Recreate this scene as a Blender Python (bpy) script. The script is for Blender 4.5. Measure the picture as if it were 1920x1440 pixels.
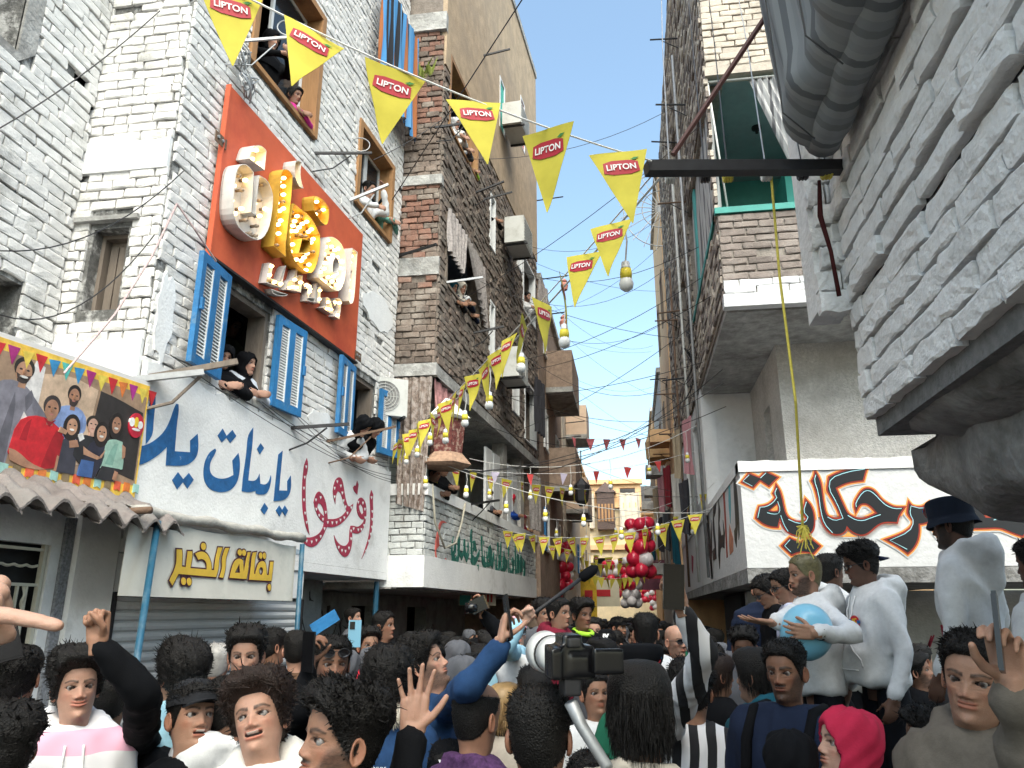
import bpy, bmesh, math, random
import numpy as np
from mathutils import Vector, Matrix, Euler
from mathutils.geometry import tessellate_polygon
random.seed(7); RNG = np.random.default_rng(7)
SC = bpy.context.scene
COL = SC.collection
for _o in list(bpy.data.objects): bpy.data.objects.remove(_o)
R = math.radians

# ------------------------------------------------------------------ camera, sky, sun, exposure
FPX = 1444.0; TH = math.atan(430/FPX); PS = math.atan(230/FPX*math.cos(TH)); CAMZ = 1.85
cam = bpy.data.cameras.new('camera'); cam_o = bpy.data.objects.new('camera', cam); COL.objects.link(cam_o)
cam.sensor_width = 36; cam.lens = FPX/1920*36; cam.clip_start = .05; cam.clip_end = 3000
cam_o.location = (0, 0, CAMZ); cam_o.rotation_euler = (math.pi/2+TH, 0, PS)
SC.camera = cam_o
SUN_EL, SUN_AZ = R(52), R(163)      # azimuth measured clockwise from +Y (down the street)
W = bpy.data.worlds.new('World'); SC.world = W; W.use_nodes = True
_nt = W.node_tree; _nt.nodes.clear()
_sky = _nt.nodes.new('ShaderNodeTexSky'); _sky.sky_type = 'NISHITA'; _sky.sun_disc = False
_sky.sun_elevation = SUN_EL; _sky.sun_rotation = SUN_AZ; _sky.air_density = 1.0; _sky.dust_density = 3.0; _sky.ozone_density = .8
_bg = _nt.nodes.new('ShaderNodeBackground'); _bg.inputs[1].default_value = .15
_out = _nt.nodes.new('ShaderNodeOutputWorld')
_tint = _nt.nodes.new('ShaderNodeVectorMath'); _tint.operation = 'MULTIPLY'; _tint.inputs[1].default_value = (1.06, 1.13, 1.02)
_nt.links.new(_sky.outputs[0], _tint.inputs[0]); _nt.links.new(_tint.outputs[0], _bg.inputs[0]); _nt.links.new(_bg.outputs[0], _out.inputs[0])
sl = bpy.data.lights.new('sun', 'SUN'); sun = bpy.data.objects.new('sun', sl); COL.objects.link(sun)
sl.energy = 1.3; sl.angle = R(55); sl.color = (1, .96, .9)
_sd = Vector((math.sin(SUN_AZ)*math.cos(SUN_EL), math.cos(SUN_AZ)*math.cos(SUN_EL), math.sin(SUN_EL)))
sun.rotation_euler = _sd.to_track_quat('Z', 'Y').to_euler(); sun.location = (0, 0, 30)
SC.view_settings.view_transform = 'Standard'; SC.view_settings.look = 'None'
SC.view_settings.exposure = 1.34; SC.view_settings.gamma = 1.0
try: SC.view_settings.use_curve_mapping = False
except Exception: pass

_cy = SC.cycles
_cy.max_bounces = 5; _cy.diffuse_bounces = 3; _cy.glossy_bounces = 2; _cy.transmission_bounces = 4; _cy.transparent_max_bounces = 6
_cy.caustics_reflective = False; _cy.caustics_refractive = False; _cy.sample_clamp_indirect = 6; _cy.use_denoising = True
_cy.use_adaptive_sampling = True; _cy.adaptive_threshold = .02

# ------------------------------------------------------------------ measuring the photograph: a pixel's ray met with a plane of the place
_ct, _st, _cp, _sp = math.cos(TH), math.sin(TH), math.cos(PS), math.sin(PS)
def ray(px, py):
    x = (px-960)/FPX; y = (720-py)/FPX; f = _ct-y*_st; u = y*_ct+_st
    return Vector((x*_cp-f*_sp, f*_cp+x*_sp, u))
EYE = Vector((0, 0, CAMZ))
def at(px, py, d): return EYE+ray(px, py)*d
def onplane(px, py, P, N):
    r = ray(px, py); return EYE+r*((Vector(P)-EYE).dot(N)/r.dot(N))
def onY(px, py, Y): return onplane(px, py, (0, Y, 0), Vector((0, 1, 0)))
def onX(px, py, X): return onplane(px, py, (X, 0, 0), Vector((1, 0, 0)))
def project(p):
    q = Vector(p)-EYE; x = q.x*_cp+q.y*_sp; f = -q.x*_sp+q.y*_cp
    z = f*_ct+q.z*_st; y = -f*_st+q.z*_ct
    return (960+FPX*x/max(z, .01), 720-FPX*y/max(z, .01), z)

# ------------------------------------------------------------------ materials
MATS = {}
def M(name, color, rough=.8, var=.12, scale=6., bump=0., bscale=60., metal=0., rand=0., dirt=None, dscale=1.2, dlo=.5, dhi=.7,
      emit=None, estr=0., spec=.5, attr=None, coat=0., alpha=None, trans=0., stretch=None):
    if name in MATS: return MATS[name]
    m = bpy.data.materials.new(name); m.use_nodes = True; nt = m.node_tree; b = nt.nodes['Principled BSDF']
    MATS[name] = m
    N = nt.nodes.new; L = nt.links.new
    b.inputs['Roughness'].default_value = rough; b.inputs['Metallic'].default_value = metal
    b.inputs['Specular IOR Level'].default_value = spec
    if coat: b.inputs['Coat Weight'].default_value = coat
    if trans: b.inputs['Transmission Weight'].default_value = trans
    if alpha is not None: b.inputs['Alpha'].default_value = alpha
    g = N('ShaderNodeNewGeometry'); vec = g.outputs['Position']
    if stretch:
        mp = N('ShaderNodeVectorMath'); mp.operation = 'MULTIPLY'; mp.inputs[1].default_value = stretch; L(vec, mp.inputs[0]); vec = mp.outputs[0]
    if attr:
        a = N('ShaderNodeAttribute'); a.attribute_name = attr; cur = a.outputs['Color']
    else:
        rgb = N('ShaderNodeRGB'); rgb.outputs[0].default_value = (*color, 1); cur = rgb.outputs[0]
    if var:
        n = N('ShaderNodeTexNoise'); n.inputs['Scale'].default_value = scale; n.inputs['Detail'].default_value = 6; n.inputs['Roughness'].default_value = .65
        L(vec, n.inputs['Vector'])
        mr = N('ShaderNodeMapRange'); mr.inputs[1].default_value = .3; mr.inputs[2].default_value = .7; mr.inputs[3].default_value = 1-var; mr.inputs[4].default_value = 1+var
        L(n.outputs[0], mr.inputs[0])
        f = mr.outputs[0]
        if rand:
            oi = N('ShaderNodeObjectInfo'); r2 = N('ShaderNodeMapRange'); r2.inputs[3].default_value = 1-rand; r2.inputs[4].default_value = 1+rand
            L(oi.outputs['Random'], r2.inputs[0]); mm = N('ShaderNodeMath'); mm.operation = 'MULTIPLY'; L(f, mm.inputs[0]); L(r2.outputs[0], mm.inputs[1]); f = mm.outputs[0]
        vm = N('ShaderNodeVectorMath'); vm.operation = 'SCALE'; L(cur, vm.inputs[0]); L(f, vm.inputs['Scale']); cur = vm.outputs[0]
    if dirt:
        n2 = N('ShaderNodeTexNoise'); n2.inputs['Scale'].default_value = dscale; n2.inputs['Detail'].default_value = 8; n2.inputs['Roughness'].default_value = .7
        L(vec, n2.inputs['Vector'])
        r3 = N('ShaderNodeMapRange'); r3.inputs[1].default_value = dlo; r3.inputs[2].default_value = dhi; L(n2.outputs[0], r3.inputs[0])
        mx = N('ShaderNodeMix'); mx.data_type = 'RGBA'; L(r3.outputs[0], mx.inputs[0]); L(cur, mx.inputs[6]); mx.inputs[7].default_value = (*dirt, 1); cur = mx.outputs[2]
    L(cur, b.inputs['Base Color'])
    if emit is not None:
        b.inputs['Emission Color'].default_value = (*emit, 1); b.inputs['Emission Strength'].default_value = estr
    if bump:
        n3 = N('ShaderNodeTexNoise'); n3.inputs['Scale'].default_value = bscale; n3.inputs['Detail'].default_value = 5; L(vec, n3.inputs['Vector'])
        bp = N('ShaderNodeBump'); bp.inputs['Strength'].default_value = bump; bp.inputs['Distance'].default_value = .02; L(n3.outputs[0], bp.inputs['Height']); L(bp.outputs[0], b.inputs['Normal'])
    return m
WHITE_BRICK = M('whitewashed_brick', (.74, .73, .71), .9, .10, 14, .35, 70, rand=.06, dirt=(.36, .355, .33), dscale=3.2, dlo=.54, dhi=.72)
MORTAR_W = M('grey_mortar', (.13, .13, .125), .95, .5, 18, .5, 60, dirt=(.5, .5, .49), dscale=5, dlo=.5, dhi=.6)
BROWN_BRICK = M('brown_brick', (.185, .145, .12), .92, .28, 9, .4, 70, rand=.3, dirt=(.36, .32, .28), dscale=2.2, dlo=.5, dhi=.7)
RED_BRICK = M('red_brick', (.25, .135, .10), .92, .3, 9, .4, 70, rand=.25, dirt=(.3, .24, .2), dscale=2.5, dlo=.5, dhi=.75)
MORTAR_B = M('brown_mortar', (.2, .17, .145), .95, .3, 12, .5, 50)
BEIGE_BRICK = M('beige_brick', (.52, .46, .39), .92, .18, 9, .35, 70, rand=.1, dirt=(.36, .32, .27), dscale=2.4)
TAN_WALL = M('tan_painted_wall', (.46, .345, .23), .9, .22, 5, .5, 45, dirt=(.36, .28, .2), dscale=1.4, dlo=.45, dhi=.68)
PLASTER_W = M('white_plaster', (.80, .81, .81), .9, .06, 8, .25, 45, dirt=(.5, .5, .48), dscale=1.7, dlo=.56, dhi=.76)
PLASTER_N = M('fresh_white_paint', (.64, .65, .66), .8, .06, 8, .35, 22, dirt=(.52, .52, .51), dscale=3.5, dlo=.58, dhi=.78)
PLASTER_G = M('rough_grey_plaster', (.50, .48, .45), .95, .2, 12, .8, 45, dirt=(.3, .28, .26), dscale=2, dlo=.5, dhi=.72)
PLASTER_S = M('speckled_plaster', (.62, .60, .57), .95, .25, 30, .9, 55, dirt=(.42, .40, .37), dscale=1.5, dlo=.45, dhi=.7)
CONCRETE = M('concrete', (.42, .42, .41), .95, .3, 9, .8, 25, dirt=(.17, .165, .155), dscale=2.6, dlo=.42, dhi=.7)
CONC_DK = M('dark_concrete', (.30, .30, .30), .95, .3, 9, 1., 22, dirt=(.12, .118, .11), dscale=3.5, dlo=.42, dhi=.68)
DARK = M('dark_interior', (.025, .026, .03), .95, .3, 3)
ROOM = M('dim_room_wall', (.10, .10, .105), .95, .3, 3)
ASPHALT = M('street_ground', (.07, .068, .065), .95, .3, 5, .4, 40)
BLUE_PAINT = M('blue_painted_wood', (.022, .17, .40), .6, .2, 10, .2, 50, dirt=(.16, .27, .36), dscale=7, dlo=.58, dhi=.72)
WHITE_PAINT = M('white_painted_slats', (.72, .74, .75), .6, .08, 10, dirt=(.5, .52, .52), dscale=6, dlo=.6, dhi=.85)
WOOD = M('varnished_wood', (.36, .19, .08), .6, .25, 9, .2, 60, stretch=(1, 1, .15))
WOOD_GREY = M('weathered_wood', (.2, .165, .135), .85, .3, 9, .3, 60, stretch=(1, 1, .2))
METAL_DK = M('dark_steel', (.022, .022, .025), .6, .3, 20, metal=.2)
METAL_RUST = M('rusty_steel', (.14, .085, .055), .8, .35, 20, .2, 80)
METAL_GREY = M('galvanised_pipe', (.36, .37, .38), .5, .15, 20, metal=.5)
RED_SIGN = M('orange_red_sign', (.58, .11, .045), .6, .10, 3, .05, 20, dirt=(.42, .06, .03), dscale=1.2)
CABLE = M('black_cable', (.02, .02, .022), .6, 0)
CABLE_W = M('pale_cable', (.55, .55, .53), .7, 0)
TEAL = M('teal_paint', (.08, .45, .38), .7, .1, 5, .1, 30)
TEAL_DK = M('teal_rail_paint', (.03, .27, .23), .6, .15, 8)
GLASS_DK = M('dark_glass', (.02, .025, .03), .12, 0)
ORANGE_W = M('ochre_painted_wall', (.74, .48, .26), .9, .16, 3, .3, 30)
YELLOW_W = M('yellow_painted_wall', (.80, .65, .42), .9, .16, 3, .3, 30)  # far yellow paint, paled so haze and bright sun sit in the colour

# ------------------------------------------------------------------ mesh building
class MB:
    def __init__(s): s.v = []; s.f = []; s.m = []
    def add(s, vs, fs, mi=0):
        o = len(s.v); s.v.extend(tuple(p) for p in vs); s.f.extend(tuple(i+o for i in f) for f in fs); s.m.extend([mi]*len(fs)); return s
    def box(s, c, size, mat=None, mi=0):
        hx, hy, hz = size[0]/2, size[1]/2, size[2]/2
        ps = [Vector((x, y, z)) for z in (-hz, hz) for x, y in ((-hx, -hy), (hx, -hy), (hx, hy), (-hx, hy))]
        if mat is not None: ps = [mat @ p for p in ps]
        ps = [p+Vector(c) for p in ps]
        return s.add(ps, [(3, 2, 1, 0), (4, 5, 6, 7), (0, 1, 5, 4), (1, 2, 6, 5), (2, 3, 7, 6), (3, 0, 4, 7)], mi)
    def bar(s, a, b, w, h, mi=0, up=(0, 0, 1)):
        a, b = Vector(a), Vector(b); d = (b-a); L = d.length; d.normalize(); u = Vector(up)
        if abs(d.dot(u)) > .98: u = Vector((0, 1, 0))
        x = d.cross(u).normalized(); z = x.cross(d)
        return s.box((a+b)/2, (w, L, h), Matrix((x, d, z)).transposed(), mi)
    def tube(s, pts, r, n=8, mi=0, caps=True):
        pts = [Vector(p) for p in pts]; k = len(pts); rs = r if hasattr(r, '__len__') else [r]*k
        prev = None; vs = []; 
        for i, p in enumerate(pts):
            t = (pts[min(i+1, k-1)]-pts[max(i-1, 0)])
            if t.length < 1e-7: t = Vector((0, 0, 1))
            t.normalize()
            if prev is None: x = t.orthogonal().normalized()
            else:
                x = prev-t*prev.dot(t)
                if x.length < 1e-6: x = t.orthogonal()
                x.normalize()
            prev = x; y = t.cross(x)
            for j in range(n):
                a = 2*math.pi*j/n; vs.append(p+(x*math.cos(a)+y*math.sin(a))*rs[i])
        fs = [(i*n+j, i*n+(j+1) % n, (i+1)*n+(j+1) % n, (i+1)*n+j) for i in range(k-1) for j in range(n)]
        if caps: fs += [tuple(range(n))[::-1], tuple((k-1)*n+j for j in range(n))]
        return s.add(vs, fs, mi)
    def sphere(s, c, r, nu=12, nv=8, mi=0, rot=None):
        c = Vector(c); rr = r if hasattr(r, '__len__') else (r, r, r); vs = []
        def P(x, y, z):
            q = Vector((x*rr[0], y*rr[1], z*rr[2])); return c+(rot @ q if rot is not None else q)
        vs.append(P(0, 0, 1))
        for i in range(1, nv):
            a = math.pi*i/nv
            for j in range(nu):
                b = 2*math.pi*j/nu; vs.append(P(math.sin(a)*math.cos(b), math.sin(a)*math.sin(b), math.cos(a)))
        vs.append(P(0, 0, -1)); e = len(vs)-1
        fs = [(0, 1+j, 1+(j+1) % nu) for j in range(nu)]
        for i in range(nv-2):
            for j in range(nu): fs.append((1+i*nu+j, 1+(i+1)*nu+j, 1+(i+1)*nu+(j+1) % nu, 1+i*nu+(j+1) % nu))
        fs += [(e, 1+(nv-2)*nu+(j+1) % nu, 1+(nv-2)*nu+j) for j in range(nu)]
        return s.add(vs, fs, mi)
    def lathe(s, c, prof, n=14, mi=0, rot=None):
        c = Vector(c); vs = []
        for r, z in prof:
            for j in range(n):
                b = 2*math.pi*j/n; q = Vector((r*math.cos(b), r*math.sin(b), z)); vs.append(c+(rot @ q if rot is not None else q))
        k = len(prof)
        fs = [(i*n+j, i*n+(j+1) % n, (i+1)*n+(j+1) % n, (i+1)*n+j) for i in range(k-1) for j in range(n)]
        fs += [tuple(range(n))[::-1], tuple((k-1)*n+j for j in range(n))]
        return s.add(vs, fs, mi)
    def grid(s, rows, mi=0, close=False):
        n = len(rows[0]); o = [p for r in rows for p in r]
        fs = [(i*n+j, i*n+(j+1) % n, (i+1)*n+(j+1) % n, (i+1)*n+j) for i in range(len(rows)-1) for j in range(n if close else n-1)]
        return s.add(o, fs, mi)
    def build(s, name, mats, parent=None, smooth=False, **tags):
        return mesh_obj(name, s.v, s.f, mats, parent, smooth, s.m, **tags)
def wloc(o):
    p = Vector((0, 0, 0))
    while o is not None: p = p+o.location; o = o.parent
    return p
def mesh_obj(name, v, f, mats, parent=None, smooth=False, midx=None, col=None, local=False, **tags):
    me = bpy.data.meshes.new(name)
    if parent is not None and not local:
        o = wloc(parent); v = [(p[0]-o.x, p[1]-o.y, p[2]-o.z) for p in v]
    if isinstance(v, np.ndarray): v = v.tolist()
    if isinstance(f, np.ndarray): f = f.tolist()
    me.from_pydata(v, [], f)
    for m in (mats if isinstance(mats, (list, tuple)) else [mats]): me.materials.append(m)
    if midx is not None and len(me.materials) > 1: me.polygons.foreach_set('material_index', np.array(midx, dtype=np.int32))
    if smooth: me.polygons.foreach_set('use_smooth', np.ones(len(me.polygons), dtype=bool))
    if col is not None:
        a = me.color_attributes.new('col', 'FLOAT_COLOR', 'POINT'); c4 = np.ones((len(v), 4), dtype=np.float32); c4[:, :3] = col; a.data.foreach_set('color', c4.ravel())
    me.update()
    return link(name, me, parent, **tags)
def link(name, me, parent=None, **tags):
    o = bpy.data.objects.new(name, me); COL.objects.link(o)
    if parent is not None: o.parent = parent
    for k, v in tags.items(): o[k] = v
    return o
def thing(name, loc, label, category, group=None, rz=0):
    o = bpy.data.objects.new(name, None); COL.objects.link(o); o.location = loc; o.rotation_euler = (0, 0, rz); o.empty_display_size = .1
    o['label'] = label; o['category'] = category
    if group: o['group'] = group
    return o
def tag(o, label, category, group=None):
    o['label'] = label; o['category'] = category
    if group: o['group'] = group
    return o
def copy_tree(o, parent=None, loc=None):
    c = o.copy(); COL.objects.link(c)
    if parent is not None: c.parent = parent
    if loc is not None: c.location = loc
    for ch in list(o.children): copy_tree(ch, c)
    return c

class Frame:
    """a wall plane: u runs along it, v is height, n points out of it"""
    def __init__(s, O, ang=0, u=None, flip=1):
        s.O = Vector(O); s.U = Vector(u).normalized() if u is not None else Vector((math.sin(R(ang)), math.cos(R(ang)), 0))
        s.N = Vector((s.U.y, -s.U.x, 0))*flip
    def p(s, u, v, d=0): return s.O+s.U*u+Vector((0, 0, v))+s.N*d
    def uv(s, px, py, d=0):
        q = onplane(px, py, s.O+s.N*d, s.N)-s.O; return q.dot(s.U), q.z
def slab(mb, fr, u0, u1, v0, v1, holes=(), d0=-.2, d1=0, mi=0, jag=0):
    us = sorted({u0, u1, *[h[0] for h in holes], *[h[1] for h in holes]}); vs = sorted({v0, v1, *[h[2] for h in holes], *[h[3] for h in holes]})
    us = [u for u in us if u0 <= u <= u1]; vs = [v for v in vs if v0 <= v <= v1]
    def solid(i, j):
        if i < 0 or j < 0 or i >= len(us)-1 or j >= len(vs)-1: return False
        cu, cv = (us[i]+us[i+1])/2, (vs[j]+vs[j+1])/2
        return not any(h[0] < cu < h[1] and h[2] < cv < h[3] for h in holes)
    P = fr.p
    for i in range(len(us)-1):
        for j in range(len(vs)-1):
            if not solid(i, j): continue
            a, b, c, e = us[i], us[i+1], vs[j], vs[j+1]
            for d in (d0, d1): mb.add([P(a, c, d), P(b, c, d), P(b, e, d), P(a, e, d)], [(0, 1, 2, 3)], mi)
            if not solid(i-1, j): mb.add([P(a, c, d0), P(a, c, d1), P(a, e, d1), P(a, e, d0)], [(0, 1, 2, 3)], mi)
            if not solid(i+1, j): mb.add([P(b, c, d0), P(b, c, d1), P(b, e, d1), P(b, e, d0)], [(0, 1, 2, 3)], mi)
            if not solid(i, j-1): mb.add([P(a, c, d0), P(a, c, d1), P(b, c, d1), P(b, c, d0)], [(0, 1, 2, 3)], mi)
            if not solid(i, j+1): mb.add([P(a, e, d0), P(a, e, d1), P(b, e, d1), P(b, e, d0)], [(0, 1, 2, 3)], mi)
    return mb
def fbox(mb, fr, u0, u1, v0, v1, d0, d1, mi=0): return slab(mb, fr, u0, u1, v0, v1, (), d0, d1, mi)

# unit bricks: u 0..1, v 0..1, depth 0..1 (front face at 1), worn and rounded
def unit_bricks(k, nu=4, nv=3, wear=.09, seed=1):
    rg = random.Random(seed); out = []
    for _ in range(k):
        vs = []; us = [0, .06, .5, .94, 1][:]; 
        us = [0]+[.08+.84*i/(nu-2) for i in range(nu-1)]+[1]; vv = [0]+[.16+.68*i/(nv-2) for i in range(nv-1)]+[1]
        nu1, nv1 = len(us), len(vv)
        for j, b in enumerate(vv):
            for i, a in enumerate(us):
                eu = (i in (0, nu1-1)); ev = (j in (0, nv1-1))
                d = 1-(.15 if (eu and ev) else .07 if (eu or ev) else 0)+rg.uniform(-wear, wear)
                vs.append((a+rg.uniform(-.02, .02)*(1 if not eu else 1), b+rg.uniform(-.07, .07), d))
        n = nu1*nv1
        fs = [(j*nu1+i, j*nu1+i+1, (j+1)*nu1+i+1, (j+1)*nu1+i) for j in range(nv1-1) for i in range(nu1-1)]
        per = [i for i in range(nu1)]+[j*nu1+nu1-1 for j in range(1, nv1)]+[(nv1-1)*nu1+i for i in range(nu1-2, -1, -1)]+[j*nu1 for j in range(nv1-2, 0, -1)]
        for i in per: vs.append((vs[i][0], vs[i][1], 0))
        m = len(per)
        fs += [(per[(q+1) % m], per[q], n+q, n+(q+1) % m) for q in range(m)]
        out.append((np.array(vs), fs))
    return out
UB = unit_bricks(14, 4, 3, .06, 3)
UBM = {}
def brick_wall(fr, u0, u1, v0, v1, holes, parent, mats, course=.075, blen=.215, gap=.012, proud=.028, limit=300, jit=.012, miss=.012, keep=None, name='brick', margin=.22, header=0, vgap=None):
    """courses of separate bricks proud of a wall; the largest in view are objects, the rest one joined part"""
    mats = mats if isinstance(mats, list) else [mats]; vgap = vgap or gap
    rows = int(round((v1-v0)/course)); lst = []
    for r in range(rows):
        vb, vt = v0+r*course+vgap/2, v0+(r+1)*course-vgap/2
        x = u0-(blen/2 if r % 2 else 0)+random.uniform(-.03, .03)
        while x < u1:
            L = blen*random.uniform(.85, 1.12)
            if header and random.random() < header: L *= .5
            a, b = max(x+gap/2, u0+.002), min(x+L-gap/2, u1-.002); x += L
            segs = [(a, b)]
            for h in holes:
                if vt > h[2]+.005 and vb < h[3]-.005:
                    ns = []
                    for (p, q) in segs:
                        if q <= h[0] or p >= h[1]: ns.append((p, q)); continue
                        if p < h[0]-.02: ns.append((p, h[0]-.004))
                        if q > h[1]+.02: ns.append((h[1]+.004, q))
                    segs = ns
            for (p, q) in segs:
                if q-p < .025 or random.random() < miss: continue
                c = fr.p((p+q)/2, (vb+vt)/2)
                if keep and not keep((p+q)/2, (vb+vt)/2): continue
                X, Y, Z = project(c)
                if Z < .3 or not (-1920*margin < X < 1920*(1+margin) and -1440*margin < Y < 1440*(1+margin)): continue
                lst.append((((q-p)*course)/(Z*Z), p, q, vb+random.uniform(-.005, .004), vt+random.uniform(-.004, .005), proud+random.uniform(-jit, jit)))
    inside = []
    lst.sort(key=lambda t: -t[0])
    Mx = Matrix((fr.U, Vector((0, 0, 1)), fr.N)).transposed()
    org = wloc(parent)
    big = lst[:limit]; rest = lst[limit:]
    for (_, p, q, vb, vt, pr) in big:
        k = random.randrange(len(UB)); mi = random.randrange(len(mats)); key = (k, mats[mi].name)
        if key not in UBM:
            me = bpy.data.meshes.new('brick'); me.from_pydata(UB[k][0].tolist(), [], UB[k][1]); me.materials.append(mats[mi]); me.update(); UBM[key] = me
        o = bpy.data.objects.new(name, UBM[key]); COL.objects.link(o); o.parent = parent
        T = Matrix.Translation(fr.p(p, vb, -.02)-org) @ Mx.to_4x4() @ Matrix.Diagonal((q-p, vt-vb, pr+.02, 1))
        o.matrix_local = T
    if rest:
        V = []; Fc = []; MI = []; off = 0
        Mn = np.array(Mx)
        for (_, p, q, vb, vt, pr) in rest:
            k = random.randrange(len(UB)); mi = random.randrange(len(mats))
            vv = UB[k][0]*np.array([q-p, vt-vb, pr+.02]); o = np.array(fr.p(p, vb, -.02))
            V.append(vv @ Mn.T+o); Fc.extend(tuple(i+off for i in f) for f in UB[k][1]); MI.extend([mi]*len(UB[k][1])); off += len(vv)
        mesh_obj(name+'_courses', np.concatenate(V), Fc, mats, parent, False, MI, kind='stuff')
def smooth_poly(pts, it=2, sharp=48):
    """corner-keeping smoothing of a closed outline"""
    P = [np.array(p, float) for p in pts]
    n = len(P); keep = []
    for i in range(n):
        a = P[i]-P[i-1]; b = P[(i+1) % n]-P[i]; la, lb = np.linalg.norm(a), np.linalg.norm(b)
        keep.append(la < 1e-9 or lb < 1e-9 or math.degrees(math.acos(max(-1, min(1, float(a@b)/(la*lb+1e-12))))) > sharp)
    for _ in range(it):
        Q = []; K = []; n = len(P)
        for i in range(n):
            p, q, r = P[i-1], P[i], P[(i+1) % n]
            if keep[i]: Q.append(q); K.append(True)
            else:
                Q.append(q*.75+p*.25); K.append(False); Q.append(q*.75+r*.25); K.append(False)
        P, keep = Q, K
    return P
def offset_poly(P, o):
    n = len(P); A = 0
    for i in range(n): A += P[i][0]*P[(i+1) % n][1]-P[(i+1) % n][0]*P[i][1]
    s = 1 if A > 0 else -1; out = []
    for i in range(n):
        a = np.array(P[i])-np.array(P[i-1]); b = np.array(P[(i+1) % n])-np.array(P[i])
        na = np.array([a[1], -a[0]])/(np.linalg.norm(a)+1e-9); nb = np.array([b[1], -b[0]])/(np.linalg.norm(b)+1e-9)
        m = na+nb; l = np.linalg.norm(m)
        m = m/l if l > 1e-6 else na
        k = 1/max(.45, float(m@na)); out.append(np.array(P[i])+m*o*k*s)
    return out
def plate(mb, fr, outer, holes=(), d0=0, d1=.003, mi=0):
    """a flat shape (u,v outlines) with thickness lying on a wall frame"""
    loops = [outer]+list(holes); flat = [p for l in loops for p in l]
    tris = tessellate_polygon([[Vector((p[0], p[1], 0)) for p in l] for l in loops])
    mb.add([fr.p(p[0], p[1], d1) for p in flat], [tuple(t) for t in tris], mi)
    for l in loops:
        n = len(l); mb.add([fr.p(p[0], p[1], d0) for p in l]+[fr.p(p[0], p[1], d1) for p in l], [(i, (i+1) % n, n+(i+1) % n, n+i) for i in range(n)], mi)
    return mb
def px_poly(fr, pts, ox, oy, sc, d=0, it=2, sharp=48):
    return smooth_poly([fr.uv(ox+x/sc, oy+y/sc, d) for x, y in pts], it, sharp)
def ribbon(pts, ws):
    """outline of a pen stroke: centre line points and widths"""
    P = [np.array(p, float) for p in pts]; n = len(P); Lf = []; Rt = []
    for i in range(n):
        t = P[min(i+1, n-1)]-P[max(i-1, 0)]; t = t/(np.linalg.norm(t)+1e-9); nn = np.array([-t[1], t[0]]); w = ws[i]/2 if hasattr(ws, '__len__') else ws/2
        Lf.append(P[i]+nn*w); Rt.append(P[i]-nn*w)
    return Lf+Rt[::-1]
def wire(mb, a, b, sag=.1, r=.004, n=10, mi=0, sides=5, kink=0):
    a, b = Vector(a), Vector(b); pts = []
    for i in range(n+1):
        t = i/n; p = a.lerp(b, t); p.z -= sag*4*t*(1-t)
        if kink: p += Vector((random.uniform(-kink, kink), random.uniform(-kink, kink), random.uniform(-kink, kink)))
        pts.append(p)
    mb.tube(pts, r, sides, mi); return pts
# ================================================================== THE SETTING
g = MB(); g.add([(-60, -40, 0), (60, -40, 0), (60, 120, 0), (-60, 120, 0)], [(0, 1, 2, 3)])
g.build('street', ASPHALT, kind='structure')

def core(fr, u0, u1, v0, v1, parent, depth=4, front=-.9, name='interior'):
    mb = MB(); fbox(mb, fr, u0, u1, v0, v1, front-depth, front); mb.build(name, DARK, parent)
    mb = MB(); fbox(mb, fr, u0, u1, v1-.05, v1+.1, front+.002, -.205); mb.build('roof', CONCRETE, parent)

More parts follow.
